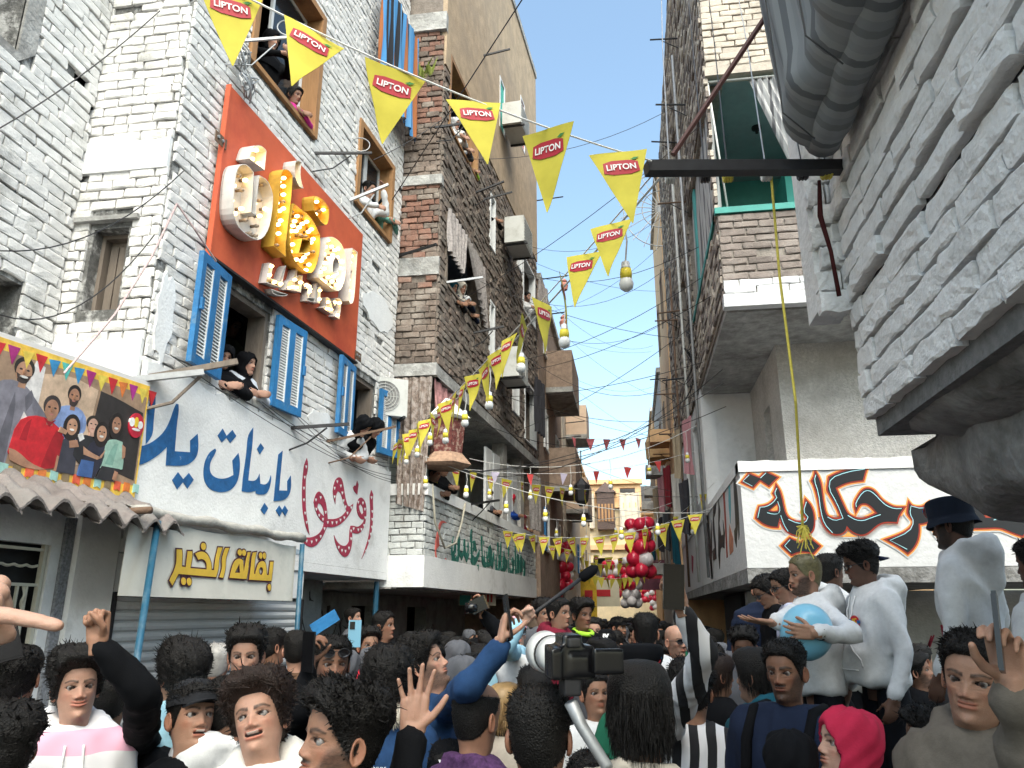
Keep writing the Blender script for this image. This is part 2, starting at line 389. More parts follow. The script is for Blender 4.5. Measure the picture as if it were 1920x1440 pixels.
def jag(u0, u1, v, n, amp):
    return [(u0+(u1-u0)*i/n, v+random.uniform(-amp, amp)) for i in range(n+1)]
def shutter_leaf(fr, parent, u0, u1, v0, v1, d, cols=2, slats=26, angle=0, hinge=None):
    """painted frame, two columns of pale louvre slats; may stand open at an angle about its hinge edge"""
    leaf = MB(); W_ = u1-u0; st = .055*W_/.45
    hu = u0 if hinge == 'l' else u1
    ca, sa = math.cos(R(angle)), math.sin(R(angle))
    def P(u, v, dd):
        x = u-hu; return fr.p(hu+x*ca-dd*sa*(1 if hinge == 'l' else -1), v, d+dd*ca+abs(x)*sa)
    def bx(mb, a, b, c, e, d0, d1):
        q = [P(u, v, dd) for dd in (d0, d1) for (u, v) in ((a, c), (b, c), (b, e), (a, e))]
        mb.add(q, [(3, 2, 1, 0), (4, 5, 6, 7), (0, 1, 5, 4), (1, 2, 6, 5), (2, 3, 7, 6), (3, 0, 4, 7)])
    xs = [u0, u0+st, (u0+u1)/2-st*.75, (u0+u1)/2+st*.75, u1-st, u1]
    bx(leaf, xs[0], xs[1], v0, v1, 0, .04); bx(leaf, xs[2], xs[3], v0+.07, v1-.07, .001, .039); bx(leaf, xs[4], xs[5], v0, v1, 0, .04)
    for a, b in ((xs[1], xs[4]),): 
        bx(leaf, a, b, v0, v0+.07, .002, .038); bx(leaf, a, b, v1-.07, v1, .002, .038)
    o = leaf.build('shutter', BLUE_PAINT, parent)
    for a, b in ((xs[1], xs[2]), (xs[3], xs[4])):
        sl_ = MB(); bx(sl_, a, b, v0+.07, v1-.07, .004, .010)
        fr_ = MB(); bx(fr_, a, a+.012, v0+.07, v1-.07, .011, .034); bx(fr_, b-.012, b, v0+.07, v1-.07, .011, .034)
        fr_.build('louvre_frame', WHITE_PAINT, o); sl_.build('louvre_back', WHITE_PAINT, o)
        n = slats
        for i in range(n):
            v = v0+.08+(v1-v0-.16)*(i+.5)/n; h = (v1-v0-.16)/n
            s_ = MB(); q = [P(a+.013, v-h*.45, .030), P(b-.013, v-h*.45, .030), P(b-.013, v+h*.45, .014), P(a+.013, v+h*.45, .014),
                           P(a+.013, v-h*.45, .024), P(b-.013, v-h*.45, .024), P(b-.013, v+h*.45, .011), P(a+.013, v+h*.45, .011)]
            s_.add(q, [(0, 1, 2, 3), (7, 6, 5, 4), (0, 4, 5, 1), (3, 2, 6, 7), (0, 3, 7, 4), (1, 5, 6, 2)]); s_.build('slat', WHITE_PAINT, o)
    h = MB(); c = P(u0+st*.5 if hinge == 'r' else u1-st*.5, (v0+v1)/2+.02, .055); h.box(c, (.02, .03, .09)); h.build('latch', BLUE_PAINT, o)
    return o
def window_frame(fr, parent, h, mat, t=.06, d0=-.16, d1=.03, sill=True, sash=None):
    mb = MB(); u0, u1, v0, v1 = h
    fbox(mb, fr, u0-.004, u0+t, v0, v1, d0, d1); fbox(mb, fr, u1-t, u1+.004, v0, v1, d0, d1)
    fbox(mb, fr, u0+t, u1-t, v1-t, v1+.004, d0, d1-.003); 
    if sill: fbox(mb, fr, u0+t, u1-t, v0-.004, v0+t*.6, d0, d1-.002)
    o = mb.build('window_frame', mat, parent)
    if sash:
        s = MB(); w = .035
        for a, b in sash:
            fbox(s, fr, a, a+w, v0+t, v1-t, d0+.02, d0+.05); fbox(s, fr, b-w, b, v0+t, v1-t, d0+.02, d0+.05); fbox(s, fr, a+w, b-w, v1-t-w, v1-t, d0+.022, d0+.048)
        s.build('sash', WHITE_PAINT, o)
        gl = MB()
        for a, b in sash: fbox(gl, fr, a+w, b-w, v0+t, v1-t-w, d0+.03, d0+.036)
        gl.build('pane', GLASS_DK, o)
    return o

# ------------------------------------------------------------------ left: white brick building
FA = Frame((-3.2, 4.49, 0), 4.4); LA = 4.38
wb = thing('white_brick_building', (-3.2, 4.49, 0), 'whitewashed brick house on the left with blue shutters and painted blue lettering', 'building')
HA = [(.74, 1.98, 6.5, 8.0), (2.97, 4.05, 6.35, 7.45), (.76, 1.5, 3.6, 4.4), (3.15, 3.86, 3.65, 4.4)]
mb = slab(MB(), FA, 0, LA, 2.34, 10.6, HA, -.2, 0); mb.build('wall', MORTAR_W, wb)
SIGN = (.46, 3.13, 4.47, 6.0)
TOPJ = 3.46
brick_wall(FA, .0, LA, 3.44, 10.6, HA+[(.5, 3.09, 4.5, 5.96)], wb, WHITE_BRICK, course=.079, blen=.225, limit=290, miss=.012, jit=.006, gap=.012, proud=.022)
# plaster band carrying the lettering: ragged upper edge
pl = [(0.002, 2.30), (LA-.005, 2.30)]+jag(0.002, LA-.005, TOPJ+.02, 40, .035)[::-1]
mb = MB(); plate(mb, FA, pl, (), .0, .045); mb.build('plaster_band', PLASTER_W, wb)
for (a, b, c, e) in ((2.2, 3.0, 3.5, 3.78), (3.3, 4.3, 5.05, 5.55), (0.02, .22, 3.5, 4.2), (1.55, 2.6, 3.47, 3.62)):
    q = [(a+(b-a)*(.5+.5*math.cos(t)*random.uniform(.75, 1.05)), c+(e-c)*(.5+.5*math.sin(t)*random.uniform(.7, 1.05))) for t in [i*2*math.pi/22 for i in range(22)]]
    mb = MB(); plate(mb, FA, q, (), .01, .033); mb.build('plaster_patch', PLASTER_W, wb)
mb = MB(); fbox(mb, FA, -.02, LA, 2.22, 2.298, -1.2, .047); mb.build('floor_slab', PLASTER_W, wb)
core(FA, -.7, LA-.02, 2.3, 10.6, wb)
window_frame(FA, wb, HA[0], WOOD, .07, -.19, .045, True, [(1.25, 1.9)])
window_frame(FA, wb, HA[1], WOOD, .07, -.19, .045, True, [(3.1, 3.55), (3.56, 3.98)])
window_frame(FA, wb, HA[2], WOOD_GREY, .045, -.19, -.02, False)
window_frame(FA, wb, HA[3], WOOD_GREY, .045, -.19, -.02, False)
mb = MB(); fbox(mb, FA, 1.32, 1.455, 3.62, 4.33, -.6, -.57); mb.build('door_leaf', WOOD_GREY, wb)
mb = MB(); fbox(mb, FA, 3.66, 3.81, 3.7, 4.34, -.5, -.47); mb.build('door_leaf', WOOD_GREY, wb)
shutter_leaf(FA, wb, .28, .75, 3.56, 4.42, .05, hinge='r', angle=8)
shutter_leaf(FA, wb, 1.51, 1.97, 3.56, 4.39, .05, hinge='l', angle=4)
shutter_leaf(FA, wb, 2.70, 3.14, 3.59, 4.41, .05, hinge='r', angle=6)
shutter_leaf(FA, wb, 3.88, 4.29, 3.62, 4.38, .05, hinge='l', angle=10)
# lower storey of the house: recessed wall, shutters, column
mb = slab(MB(), FA, 2.42, LA, 0, 2.215, [], -.95, -.75); mb.build('ground_wall', M('bluish_grey_plaster', (.36, .4, .42), .9, .2, 6, .4, 40, dirt=(.22, .24, .25), dscale=2), wb)
for a in (2.5, 2.78):
    mb = MB(); fbox(mb, FA, a, a+.22, 1.0, 2.0, -.748, -.70)
    o = mb.build('ground_shutter', M('grey_blue_shutter', (.25, .32, .36), .7, .15, 8), wb)
    for i in range(18):
        s_ = MB(); v = 1.08+i*.048; fbox(s_, FA, a+.04, a+.18, v, v+.03, -.699, -.688); s_.build('slat', MATS['grey_blue_shutter'], o)
# return wall that faces the viewer, with its small shuttered window
FB = Frame((-3.93, 4.49, 0), u=(1, 0, 0))
HB = [(.2, .475, 3.87, 4.5)]
mb = slab(MB(), FB, 0, .725, 2.45, 10.6, HB, -.25, -.004); mb.build('return_wall', MORTAR_W, wb)
brick_wall(FB, .0, .727, 3.62, 10.6, [(.17, .5, 3.84, 4.58)], wb, WHITE_BRICK, course=.079, blen=.215, limit=120, jit=.008, miss=.012, proud=.022, header=.2, keep=lambda u, v: not (4.93 < v < 5.22))
q = [(0.005, 2.46), (.722, 2.46)]+jag(.005, .722, 3.64, 14, .03)[::-1]
mb = MB(); plate(mb, FB, q, (), -.003, .03); mb.build('plaster_band', PLASTER_W, wb)
q = [(0.0, 4.95)]+[(.72, 4.95)]+jag(.0, .72, 5.2, 12, .012)[::-1]
mb = MB(); plate(mb, FB, q, (), -.003, .034); mb.build('concrete_lintel', PLASTER_W, wb)
mb = MB(); fbox(mb, FB, .06, .56, 4.545, 4.58, -.05, .05); mb.build('window_lintel', CONCRETE, wb)
window_frame(FB, wb, HB[0], WOOD_GREY, .03, -.2, -.1)
mb = MB(); fbox(mb, FB, .23, .445, 3.9, 4.47, -.2, -.17)
for i in range(3): fbox(mb, FB, .24+i*.07, .30+i*.07, 3.93, 4.43, -.169, -.155)
mb.build('closed_shutter', WOOD_GREY, wb)
# wing set back on the far left
FL = Frame((-3.9, 0, 0), 0)
lw = thing('left_wing', (-3.9, 3, 0), 'whitewashed brick side wing at far left, above the family banner', 'building')
HL = [(2.7, 3.72, 5.42, 6.7), (3.2, 4.14, 3.36, 3.92)]
mb = slab(MB(), FL, .8, 4.235, 2.4, 9.5, HL, -.3, 0); mb.build('wall', MORTAR_W, lw)
brick_wall(FL, .8, 4.46, 2.6, 9.5, [(2.66, 3.86, 5.38, 6.74)]+HL[1:], lw, WHITE_BRICK, course=.079, blen=.225, limit=260, jit=.007, miss=.015, gap=.012, proud=.022)
mb = MB(); q = [(2.6, 5.36), (3.74, 5.36), (3.86, 5.5), (3.84, 6.9), (2.6, 6.9)]
plate(mb, FL, q, [[(2.7, 5.42), (3.72, 5.42), (3.72, 6.7), (2.7, 6.7)]], -.01, .02); mb.build('window_surround', CONCRETE, lw)
mb = MB(); fbox(mb, FL, .8, 4.4, 2.4, 9.5, -4, -1.0); mb.build('interior', DARK, lw)
mb = MB(); fbox(mb, FL, .8, 4.4, 9.45, 9.6, -.998, -.305); mb.build('roof', CONCRETE, lw)
# ground floor block below the wing: plaster front, grille window, pillar
gb = thing('white_shopfront', tuple(FA.p(-1.2, 0)), 'white plastered ground floor at left with ironwork window under tiled awning', 'building')
HG = [(-2.0, -.5, 1.15, 2.22)]
mb = slab(MB(), FA, -2.6, -.02, 0, 2.44, HG, -.07, -.005); mb.build('wall', PLASTER_W, gb)
mb = MB(); fbox(mb, FA, -2.6, -.02, 2.442, 2.5, -.8, .02); mb.build('roof_slab', CONCRETE, gb)
mb = MB(); fbox(mb, FA, -.36, -.03, 0, 2.435, -.004, .05); mb.build('pillar', PLASTER_W, gb)
mb = MB(); fbox(mb, FA, -.43, -.365, 0, 2.38, -.004, .018); mb.build('dark_strip', M('speckled_grey_stone', (.22, .23, .25), .9, .5, 60, .4, 90), gb)
mb = MB(); fbox(mb, FA, -2.55, -.06, .05, 2.4, -.7, -.12); mb.build('interior', DARK, gb)  # near-black block close behind the grille; room shade put into its colour
gr = MB(); GR = M('cream_wrought_iron', (.62, .6, .5), .5, .1, 10)
u0, u1, v0, v1 = HG[0]
for a in (u0+.02, u1-.02): gr.bar(FA.p(a, v0, -.03), FA.p(a, v1, -.03), .025, .025)
for v in (v1-.03, v1-.22, 1.5, 1.25): gr.bar(FA.p(u0+.03, v, -.03), FA.p(u1-.03, v, -.03), .016, .016)
for u in (-.66, -.60, -1.0, -1.1, -1.5): gr.bar(FA.p(u, 1.5, -.03), FA.p(u, v1-.22, -.03), .014, .014)
for (cu, cv, ra, rb) in ((-.83, 1.86, .14, .09), (-.83, 1.66, .13, .13), (-.80, 1.62, .04, .04), (-1.25, 1.75, .12, .2)):
    gr.tube([FA.p(cu+ra*math.cos(t), cv+rb*math.sin(t), -.03) for t in [i*2*math.pi/20 for i in range(21)]], .007, 6)
for u in (-1.0,): 
    for s in (-1, 1): gr.bar(FA.p(u, v1-.24, -.03), FA.p(u+s*.2, 1.7, -.03), .012, .012)
for v in (v1-.12, 1.36):
    pts = [FA.p(u0+.05+(u1-u0-.1)*i/120, v+.004*math.sin(i*.9), -.03+.004*math.cos(i*.9)) for i in range(121)]; gr.tube(pts, .008, 5)
pts = [FA.p(-.61+.005*math.sin(i*.9), 1.5+.5*i/40, -.03+.005*math.cos(i*.9)) for i in range(41)]; gr.tube(pts, .009, 5)
gr.build('window_grille', GR, gb)
# roof tiles
ta = thing('tile_awning', tuple(FA.p(-.9, 2.4, .1)), 'row of curved grey clay roof tiles below the family banner', 'awning')
TILE = M('weathered_clay_tile', (.19, .165, .155), .9, .3, 9, .4, 60, rand=.15, dirt=(.2, .19, .18), dscale=4, dlo=.48, dhi=.68)
mb = MB(); fbox(mb, FA, -2.3, .0, 2.40, 2.44, .055, .3); mb.build('board', WOOD_GREY, ta)
for i in range(13):
    uc = -.06-i*.175; rows = []
    for k in range(9):
        t = k/8; 
        for_row = []
        for j in range(15):
            s = j/14; off = (s-.5)*.2; hgt = .038*math.cos((s-.5)*2*math.pi*.92)
            for_row.append(FA.p(uc+off, 2.56-.2*t+hgt+random.uniform(-.003, .003)+.012*math.sin(k*2+i), .03+.42*t))
        rows.append(for_row)
    mb = MB(); mb.grid(rows); mb.grid([[p+Vector((0, 0, -.016)) for p in r] for r in rows])
    e0 = rows[-1]; mb.grid([e0, [p+Vector((0, 0, -.016)) for p in e0]])
    mb.build('tile', TILE, ta, smooth=True)
# roller shutter of the grocery
rs = thing('roller_shutter', tuple(FA.p(1.2, 0, .02)), 'closed white roller shutter below the grocery banner', 'shutter')
SHUT = M('chalky_white_shutter', (.58, .59, .59), .6, .07, 5, .1, 20, dirt=(.38, .37, .35), dscale=5, dlo=.58, dhi=.74)
for i in range(30):
    v = 1.93-i*.064; mb = MB(); q = []
    prof = [(0, .0), (.01, .016), (.03, .022), (.05, .016), (.058, .0)]
    mb.grid([[FA.p(u, v-.062+a, .0+b) for u in (.02, 1.2, 2.38)] for a, b in prof]); mb.build('slat', SHUT, rs)
mb = MB(); fbox(mb, FA, .0, 2.4, 0, 1.95, -.05, -.004); mb.build('backing', SHUT, rs)
for a, b in ((-.015, .018), (2.385, 2.42)):
    mb = MB(); fbox(mb, FA, a, b, 0, 1.97, -.004, .05); mb.build('guide_rail', METAL_DK, rs)
mb = MB(); fbox(mb, FA, .0, 2.42, 1.98, 2.21, -.05, .03); mb.build('header_box', PLASTER_W, rs)

# ------------------------------------------------------------------ left: brown brick building
FD = Frame((-2.33, 8.9, 0), 4.4); LD = 6.6
FC = Frame((-2.97, 8.9, 0), u=(1, 0, 0)); LC = .64
bb = thing('brown_brick_building', (-2.33, 8.9, 0), 'tall brown brick apartment house with tan upper wall and white brick balcony', 'building')
HD = [(.25, 2.0, 6.05, 7.1), (.22, 1.75, 8.45, 9.65), (2.5, 2.85, 7.7, 8.7), (2.55, 2.85, 5.75, 6.75), (4.2, 4.7, 5.3, 6.4), (4.6, 5.0, 8.3, 9.3), (5.2, 6.3, 5.0, 6.2), (5.1, 6.3, 7.6, 8.8), (3.1, 3.5, 10.4, 11.5), (4.9, 5.3, 11.2, 12.4)]
mb = slab(MB(), FD, 0, LD, 4.8, 9.3, HD, -.2, 0); mb.build('wall', MORTAR_B, bb)
brick_wall(FD, 0, LD, 4.85, 9.3, HD, bb, [BROWN_BRICK, BROWN_BRICK, MATS['brown_mortar']], course=.085, blen=.22, limit=230, jit=.016, proud=.022, gap=.016)
mb = slab(MB(), FD, 0, LD, 9.3, 14.2, HD, -.2, .03); mb.build('upper_wall', TAN_WALL, bb)
mb = slab(MB(), FC, 0, LC, 4.8, 12.5, [], -.2, -.003); mb.build('side_wall', MORTAR_B, bb)
def fck(u, v): return not (6.05 < v < 6.3 or 7.36 < v < 7.5 or 9.85 < v)
brick_wall(FC, 0, LC-.005, 4.85, 12.4, [], bb, [BROWN_BRICK], course=.085, blen=.2, limit=80, keep=lambda u, v: fck(u, v) and (v < 5.9 or 7.5 < v < 8.35), jit=.016, gap=.016)
brick_wall(FC, 0, LC-.005, 4.85, 12.4, [], bb, [RED_BRICK, RED_BRICK, BROWN_BRICK], course=.085, blen=.2, limit=80, keep=lambda u, v: fck(u, v) and (5.9 < v < 7.36 or v > 8.35), jit=.014, gap=.016)
for (a, b, pr) in ((6.05, 6.3, .035), (7.36, 7.5, .06), (9.85, 10.15, .07)):
    mb = MB(); fbox(mb, FC, -.01, LC+pr*.5, a, b, -.05, pr); mb.build('concrete_band', CONCRETE, bb)
mb = MB(); fbox(mb, FC, -.02, LC+.03, 4.68, 4.84, -.2, .05); fbox(mb, FD, .05, LD, 4.68, 4.835, -1.6, .02); mb.build('bay_slab', CONCRETE, bb)
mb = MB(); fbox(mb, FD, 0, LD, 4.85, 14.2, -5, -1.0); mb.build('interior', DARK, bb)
mb = MB(); fbox(mb, FD, 0, LD, 14.1, 14.25, -5, .06); mb.build('roof', CONCRETE, bb)
for h in HD[:2]: window_frame(FD, bb, h, WOOD_GREY if h[2] < 8 else WOOD, .06, -.18, .03)
for h in HD[2:]:
    window_frame(FD, bb, h, WHITE_PAINT, .04, -.1, .04, True)
for (h, mt) in ((HD[4], WHITE_PAINT), (HD[8], TEAL), (HD[9], M('red_window_paint', (.5, .06, .05), .6))):
    mb = MB(); 
    for i in range(5): fbox(mb, FD, h[0]+.03+i*(h[1]-h[0]-.1)/4, h[0]+.07+i*(h[1]-h[0]-.1)/4, h[2]+.05, h[3]-.05, -.03, .02)
    mb.build('window_bars', mt, bb)
# first floor loggia behind the white balcony
FE = Frame(FD.p(0, 0, -1.0)-Vector((0, 0, 0)), 4.4)
mb = slab(MB(), FE, .0, LD, 2.3, 4.68, [(3.0, 3.7, 3.3, 4.3), (4.4, 5.1, 3.3, 4.4)], -.1, 0)
mb.build('loggia_wall', M('sage_green_plaster', (.36, .40, .38), .9, .15, 5, .3, 40, dirt=(.25, .27, .26), dscale=2), bb)
for (u, a, b) in ((2.55, -.75, -.55), (4.0, -.3, -.1), (5.4, -.3, -.1)):
    mb = MB(); fbox(mb, FD, u, u+.28, 3.2, 4.68, a, b); mb.build('loggia_pier', PLASTER_G, bb)
for (a, b) in ((2.95, 3.35), (3.45, 3.85), (4.45, 4.75), (4.8, 5.2)):
    mb = MB(); fbox(mb, FD, a, b, 3.25, 4.4, -.16, -.12); 
    o = mb.build('loggia_shutter', WHITE_PAINT, bb)
FW = Frame((-2.41, 8.9, 0), 4.4); FWc = Frame((-2.97, 8.9, 0), u=(1, 0, 0))
mb = slab(MB(), FW, 0, LD, 2.22, 3.27, [], -.18, 0); slab(mb, FWc, 0, .555, 2.22, 3.27, [], -.3, -.003); mb.build('balcony_parapet', MORTAR_W, bb)
brick_wall(FW, 0, LD, 2.5, 3.2, [], bb, M('dirty_white_brick', (.56, .58, .57), .92, .14, 10, .35, 60, rand=.08, dirt=(.3, .29, .26), dscale=2.2, dlo=.5, dhi=.72), course=.078, blen=.2, limit=250, proud=.015, jit=.006, gap=.012)
brick_wall(FWc, 0, .56, 2.5, 3.2, [], bb, MATS['dirty_white_brick'], course=.078, blen=.2, limit=60, proud=.018, jit=.008, gap=.012)
mb = MB(); fbox(mb, FW, -.03, LD, 3.2, 3.34, -.2, .05); fbox(mb, FWc, 0, .53, 3.2, 3.335, -.2, .045); mb.build('balcony_coping', PLASTER_W, bb)
lo = [FW.p(LD*i/60, 2.5-.02*math.sin(i*.7)-.015*random.random(), .035+.01*math.sin(i*1.3)) for i in range(61)]
mb = MB(); fbox(mb, FW, -.02, LD, 2.14, 2.5, -.3, .028); fbox(mb, FWc, 0, .575, 2.14, 2.5, -.3, .025); mb.build('balcony_slab_edge', PLASTER_W, bb)
mb = MB(); fbox(mb, FW, -.0, LD, 2.12, 2.2, -2.6, -.31); fbox(mb, FWc, -.6, .2, 2.125, 2.2, -1.6, .02); mb.build('balcony_soffit', PLASTER_G, bb)
FG = Frame(FW.p(0, 0, -1.4), 4.4)
mb = slab(MB(), FG, -.4, LD+2, 0, 2.11, [(1.2, 2.1, 0, 1.95), (3.3, 4.2, 0, 1.95)], -.2, 0); mb.build('ground_wall', M('stained_grey_wall', (.30, .32, .33), .95, .25, 5, .5, 40, dirt=(.14, .14, .15), dscale=2), bb)
mb = MB(); fbox(mb, FG, -.4, LD+2, 0, 2.1, -3, -.9); mb.build('ground_interior', DARK, bb)

# ------------------------------------------------------------------ left row farther down the street
def far_house(name, fr, L, H, wall_mat, label, floors, balc=True, seed=0, z0=0, rail=None, trim=None, depth=5, group='houses far down the left row'):
    rg = random.Random(seed); t = thing(name, tuple(fr.p(L/2, 0)), label, 'building')
    holes = []
    fh = (H-2.3)/floors
    for f in range(floors):
        zb = 2.3+f*fh; n = max(1, int(L/1.9))
        for i in range(n):
            u = (i+.5)*L/n-.35+rg.uniform(-.15, .15); holes.append((u, u+rg.uniform(.55, .8), zb+.8, zb+fh-.5))
    mb = slab(MB(), fr, 0, L, 0, H, holes, -.2, 0); mb.build('wall', wall_mat, t)
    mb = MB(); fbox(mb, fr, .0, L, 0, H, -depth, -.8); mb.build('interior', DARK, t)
    # the end wall facing the viewer
    fe = Frame(fr.p(0, 0, -depth), u=fr.N); mb = slab(MB(), fe, 0, depth-.005, 0, H, [], -.15, .004); mb.build('end_wall', wall_mat, t)
    mb = MB(); fbox(mb, fr, -.03, L, H, H+.15, -depth, .08); mb.build('roof_edge', trim or CONCRETE, t)
    for k, h in enumerate(holes):
        mb = MB(); w = .05
        fbox(mb, fr, h[0], h[0]+w, h[2], h[3], -.1, .03); fbox(mb, fr, h[1]-w, h[1], h[2], h[3], -.1, .03); fbox(mb, fr, h[0]+w, h[1]-w, h[3]-w, h[3], -.1, .028); fbox(mb, fr, h[0]+w, h[1]-w, h[2], h[2]+w, -.1, .05)
        o = mb.build('window', rg.choice([WHITE_PAINT, WOOD_GREY, WHITE_PAINT]), t)
        if rg.random() < .6:
            mb = MB(); fbox(mb, fr, h[0]-.3, h[0]-.01, h[2], h[3], .01, .05); mb.build('open_shutter', rg.choice([WHITE_PAINT, WOOD_GREY, BLUE_PAINT]), t)
    if balc:
        for f in range(1, floors):
            zb = 2.3+f*fh; u0 = rg.uniform(.2, L*.4); u1 = u0+rg.uniform(1.4, 2.4)
            mb = MB(); fbox(mb, fr, u0, u1, zb, zb+.12, .002, .62); mb.build('balcony_slab', CONCRETE, t)
            mb = MB(); fbox(mb, fr, u0, u1, zb+.12, zb+1.0, .55, .62); fbox(mb, fr, u0, u0+.07, zb+.12, zb+1.0, .01, .549); fbox(mb, fr, u1-.07, u1, zb+.12, zb+1.0, .01, .549); mb.build('balcony_parapet', rail or wall_mat, t)
    return t, holes
FAR1 = M('far_brown_wall', (.30, .22, .17), .95, .3, 8, .5, 40)
FAR2 = M('far_pale_wall', (.62, .56, .48), .95, .2, 6, .4, 40)
f3 = Frame((-1.80, 15.52, 0), 0); far_house('far_left_house', f3, 5.4, 8.9, FAR1, 'brown far house on the left with overhanging balconies behind the tall brick house', 3, seed=3, rail=FAR1)
f4 = Frame((-1.78, 21.0, 0), 0); far_house('far_left_house', f4, 6.5, 9.0, FAR2, 'pale far house on the left with beige balcony fronts, past the brown one', 3, seed=5, rail=M('beige_panel', (.66, .5, .38), .9, .1, 5))
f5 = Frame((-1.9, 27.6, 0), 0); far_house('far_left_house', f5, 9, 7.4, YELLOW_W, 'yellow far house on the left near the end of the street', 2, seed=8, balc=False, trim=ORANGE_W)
# end of the street: ochre building that faces the viewer
fe = Frame((-3.6, 41, 0), u=(1, 0, 0)); 
eb = thing('street_end_house', (0, 41, 0), 'sunlit orange and yellow house closing the street with dark wooden bay', 'building')
HE = [(1.6, 2.4, 3.2, 4.6), (2.9, 3.6, 3.2, 4.6), (4.2, 4.9, 3.2, 4.4)]
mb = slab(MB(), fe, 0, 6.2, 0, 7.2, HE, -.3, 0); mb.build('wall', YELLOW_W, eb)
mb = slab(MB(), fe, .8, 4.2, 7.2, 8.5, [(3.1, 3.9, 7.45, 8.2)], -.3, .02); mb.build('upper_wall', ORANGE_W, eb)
mb = MB(); fbox(mb, fe, 0, 6.2, 0, 8.4, -6, -.8); mb.build('interior', ROOM, eb)
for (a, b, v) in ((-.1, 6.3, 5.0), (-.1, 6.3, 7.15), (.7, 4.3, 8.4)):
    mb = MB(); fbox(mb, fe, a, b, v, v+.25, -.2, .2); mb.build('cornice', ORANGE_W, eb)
mb = MB(); fbox(mb, fe, 1.9, 2.8, 6.0, 7.9, .03, .6); mb.add([fe.p(1.8, 7.9, .65), fe.p(2.9, 7.9, .65), fe.p(2.9, 7.9, .02), fe.p(1.8, 7.9, .02), fe.p(2.35, 8.5, .3)], [(0, 1, 4), (1, 2, 4), (2, 3, 4), (3, 0, 4), (3, 2, 1, 0)])
o = mb.build('wooden_bay', M('bay_dark_wood', (.09, .06, .05), .8, .3, 12), eb)
for i in range(5):
    mb = MB(); fbox(mb, fe, 1.95+i*.17, 2.05+i*.17, 6.4, 7.3, .605, .63); mb.build('lattice', MATS['varnished_wood'], o)
for a, b in ((1.0, 1.75), (3.05, 4.1)):
    rows = [[fe.p(a+(b-a)*i/10, v, .25+.1*math.sin(i*2.1)) for i in range(11)] for v in (6.1, 6.9, 7.9)]
    mb = MB(); mb.grid(rows); mb.build('hanging_cloth', M('cream_cloth', (.7, .62, .5), .9, .1, 5), eb, smooth=True)
eb2 = thing('street_end_house', (3, 46, 0), 'pale yellow house at the street end, right of the orange one', 'building')
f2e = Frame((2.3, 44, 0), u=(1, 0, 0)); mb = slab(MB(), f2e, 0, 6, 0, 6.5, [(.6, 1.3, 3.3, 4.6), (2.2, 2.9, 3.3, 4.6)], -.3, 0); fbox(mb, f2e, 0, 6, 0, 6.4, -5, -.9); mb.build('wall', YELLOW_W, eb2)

# ------------------------------------------------------------------ right: house with the painted white balcony
FR = Frame((1.07, 7.7, 0), u=(1, 0, 0)); FS = Frame((1.07, 7.7, 0), 0, flip=-1)
rb = thing('painted_balcony_house', (1.07, 7.7, 0), 'right house with white balcony painted in large black Arabic lettering', 'building')
mb = slab(MB(), FR, 0, 6, 2.26, 3.17, [], -.18, 0); slab(mb, FS, .185, 9.5, 2.26, 3.17, [], -.18, 0); mb.build('lower_parapet', PLASTER_N, rb)
q = [(-.012, 3.17), (6, 3.17)]+jag(-.012, 6, 3.275, 90, .007)[::-1]
mb = MB(); plate(mb, FR, q, (), -.2, .02); fbox(mb, FS, .0, 9.5, 3.172, 3.27, -.2, .012); mb.build('lower_coping', PLASTER_W, rb)
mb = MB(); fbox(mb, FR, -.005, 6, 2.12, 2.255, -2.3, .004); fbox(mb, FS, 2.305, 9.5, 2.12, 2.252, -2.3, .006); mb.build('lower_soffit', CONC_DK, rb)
# recess between the two balconies
mb = slab(MB(), FR, .70, 4.5, 3.0, 4.88, [], -1.6, -1.23); mb.build('recess_wall', PLASTER_S, rb)
mb = slab(MB(), Frame((1.772, 9.305, 0), 0, flip=-1), .0, 1.7, 2.3, 4.88, [(.35, .8, 2.5, 4.35)], -.3, 0); mb.build('recess_side_wall', PLASTER_S, rb)
mb = MB(); fbox(mb, Frame((1.772, 9.305, 0), 0, flip=-1), .35, .8, 2.5, 4.35, -.25, -.2); mb.build('recess_door', WOOD_GREY, rb)
mb = slab(MB(), FR, .0, .9, 2.3, 4.88, [], -3.6, -3.31); mb.build('recess_back_wall', PLASTER_W, rb)
mb = slab(MB(), FS, 3.3, 9.5, 3.27, 5.0, [(4.2, 4.9, 3.5, 4.7), (6.2, 6.9, 3.5, 4.7)], -.2, -.002); mb.build('street_wall', PLASTER_W, rb)
# upper balcony
mb = slab(MB(), FR, 0, 3.2, 4.96, 5.97, [], -.2, -.002); slab(mb, FS, .2, 9.5, 4.96, 12.5, [(.2, 3.2, 6.0, 7.7), (4.3, 5.2, 6.0, 7.4), (6.6, 7.4, 6.0, 7.4), (4.3, 5.2, 8.8, 10.2)], -.2, -.002); mb.build('upper_parapet', M('grey_brown_mortar', (.27, .24, .21), .95, .3, 14, .5, 50), rb)
brick_wall(FR, 0, 3.2, 5.2, 5.96, [], rb, [M('mauve_brick', (.215, .18, .16), .92, .22, 9, .4, 70, rand=.22, dirt=(.36, .32, .29), dscale=3, dlo=.5, dhi=.75)], course=.0845, blen=.27, limit=80, proud=.016, jit=.007, gap=.018)
brick_wall(FR, 0, 3.2, 5.04, 5.2, [], rb, PLASTER_N, course=.08, blen=.3, limit=30, proud=.02, jit=.005, gap=.01)
mb = MB(); fbox(mb, FR, -.012, 3.2, 4.90, 5.04, -.1, .022); mb.build('upper_slab_edge', PLASTER_N, rb)
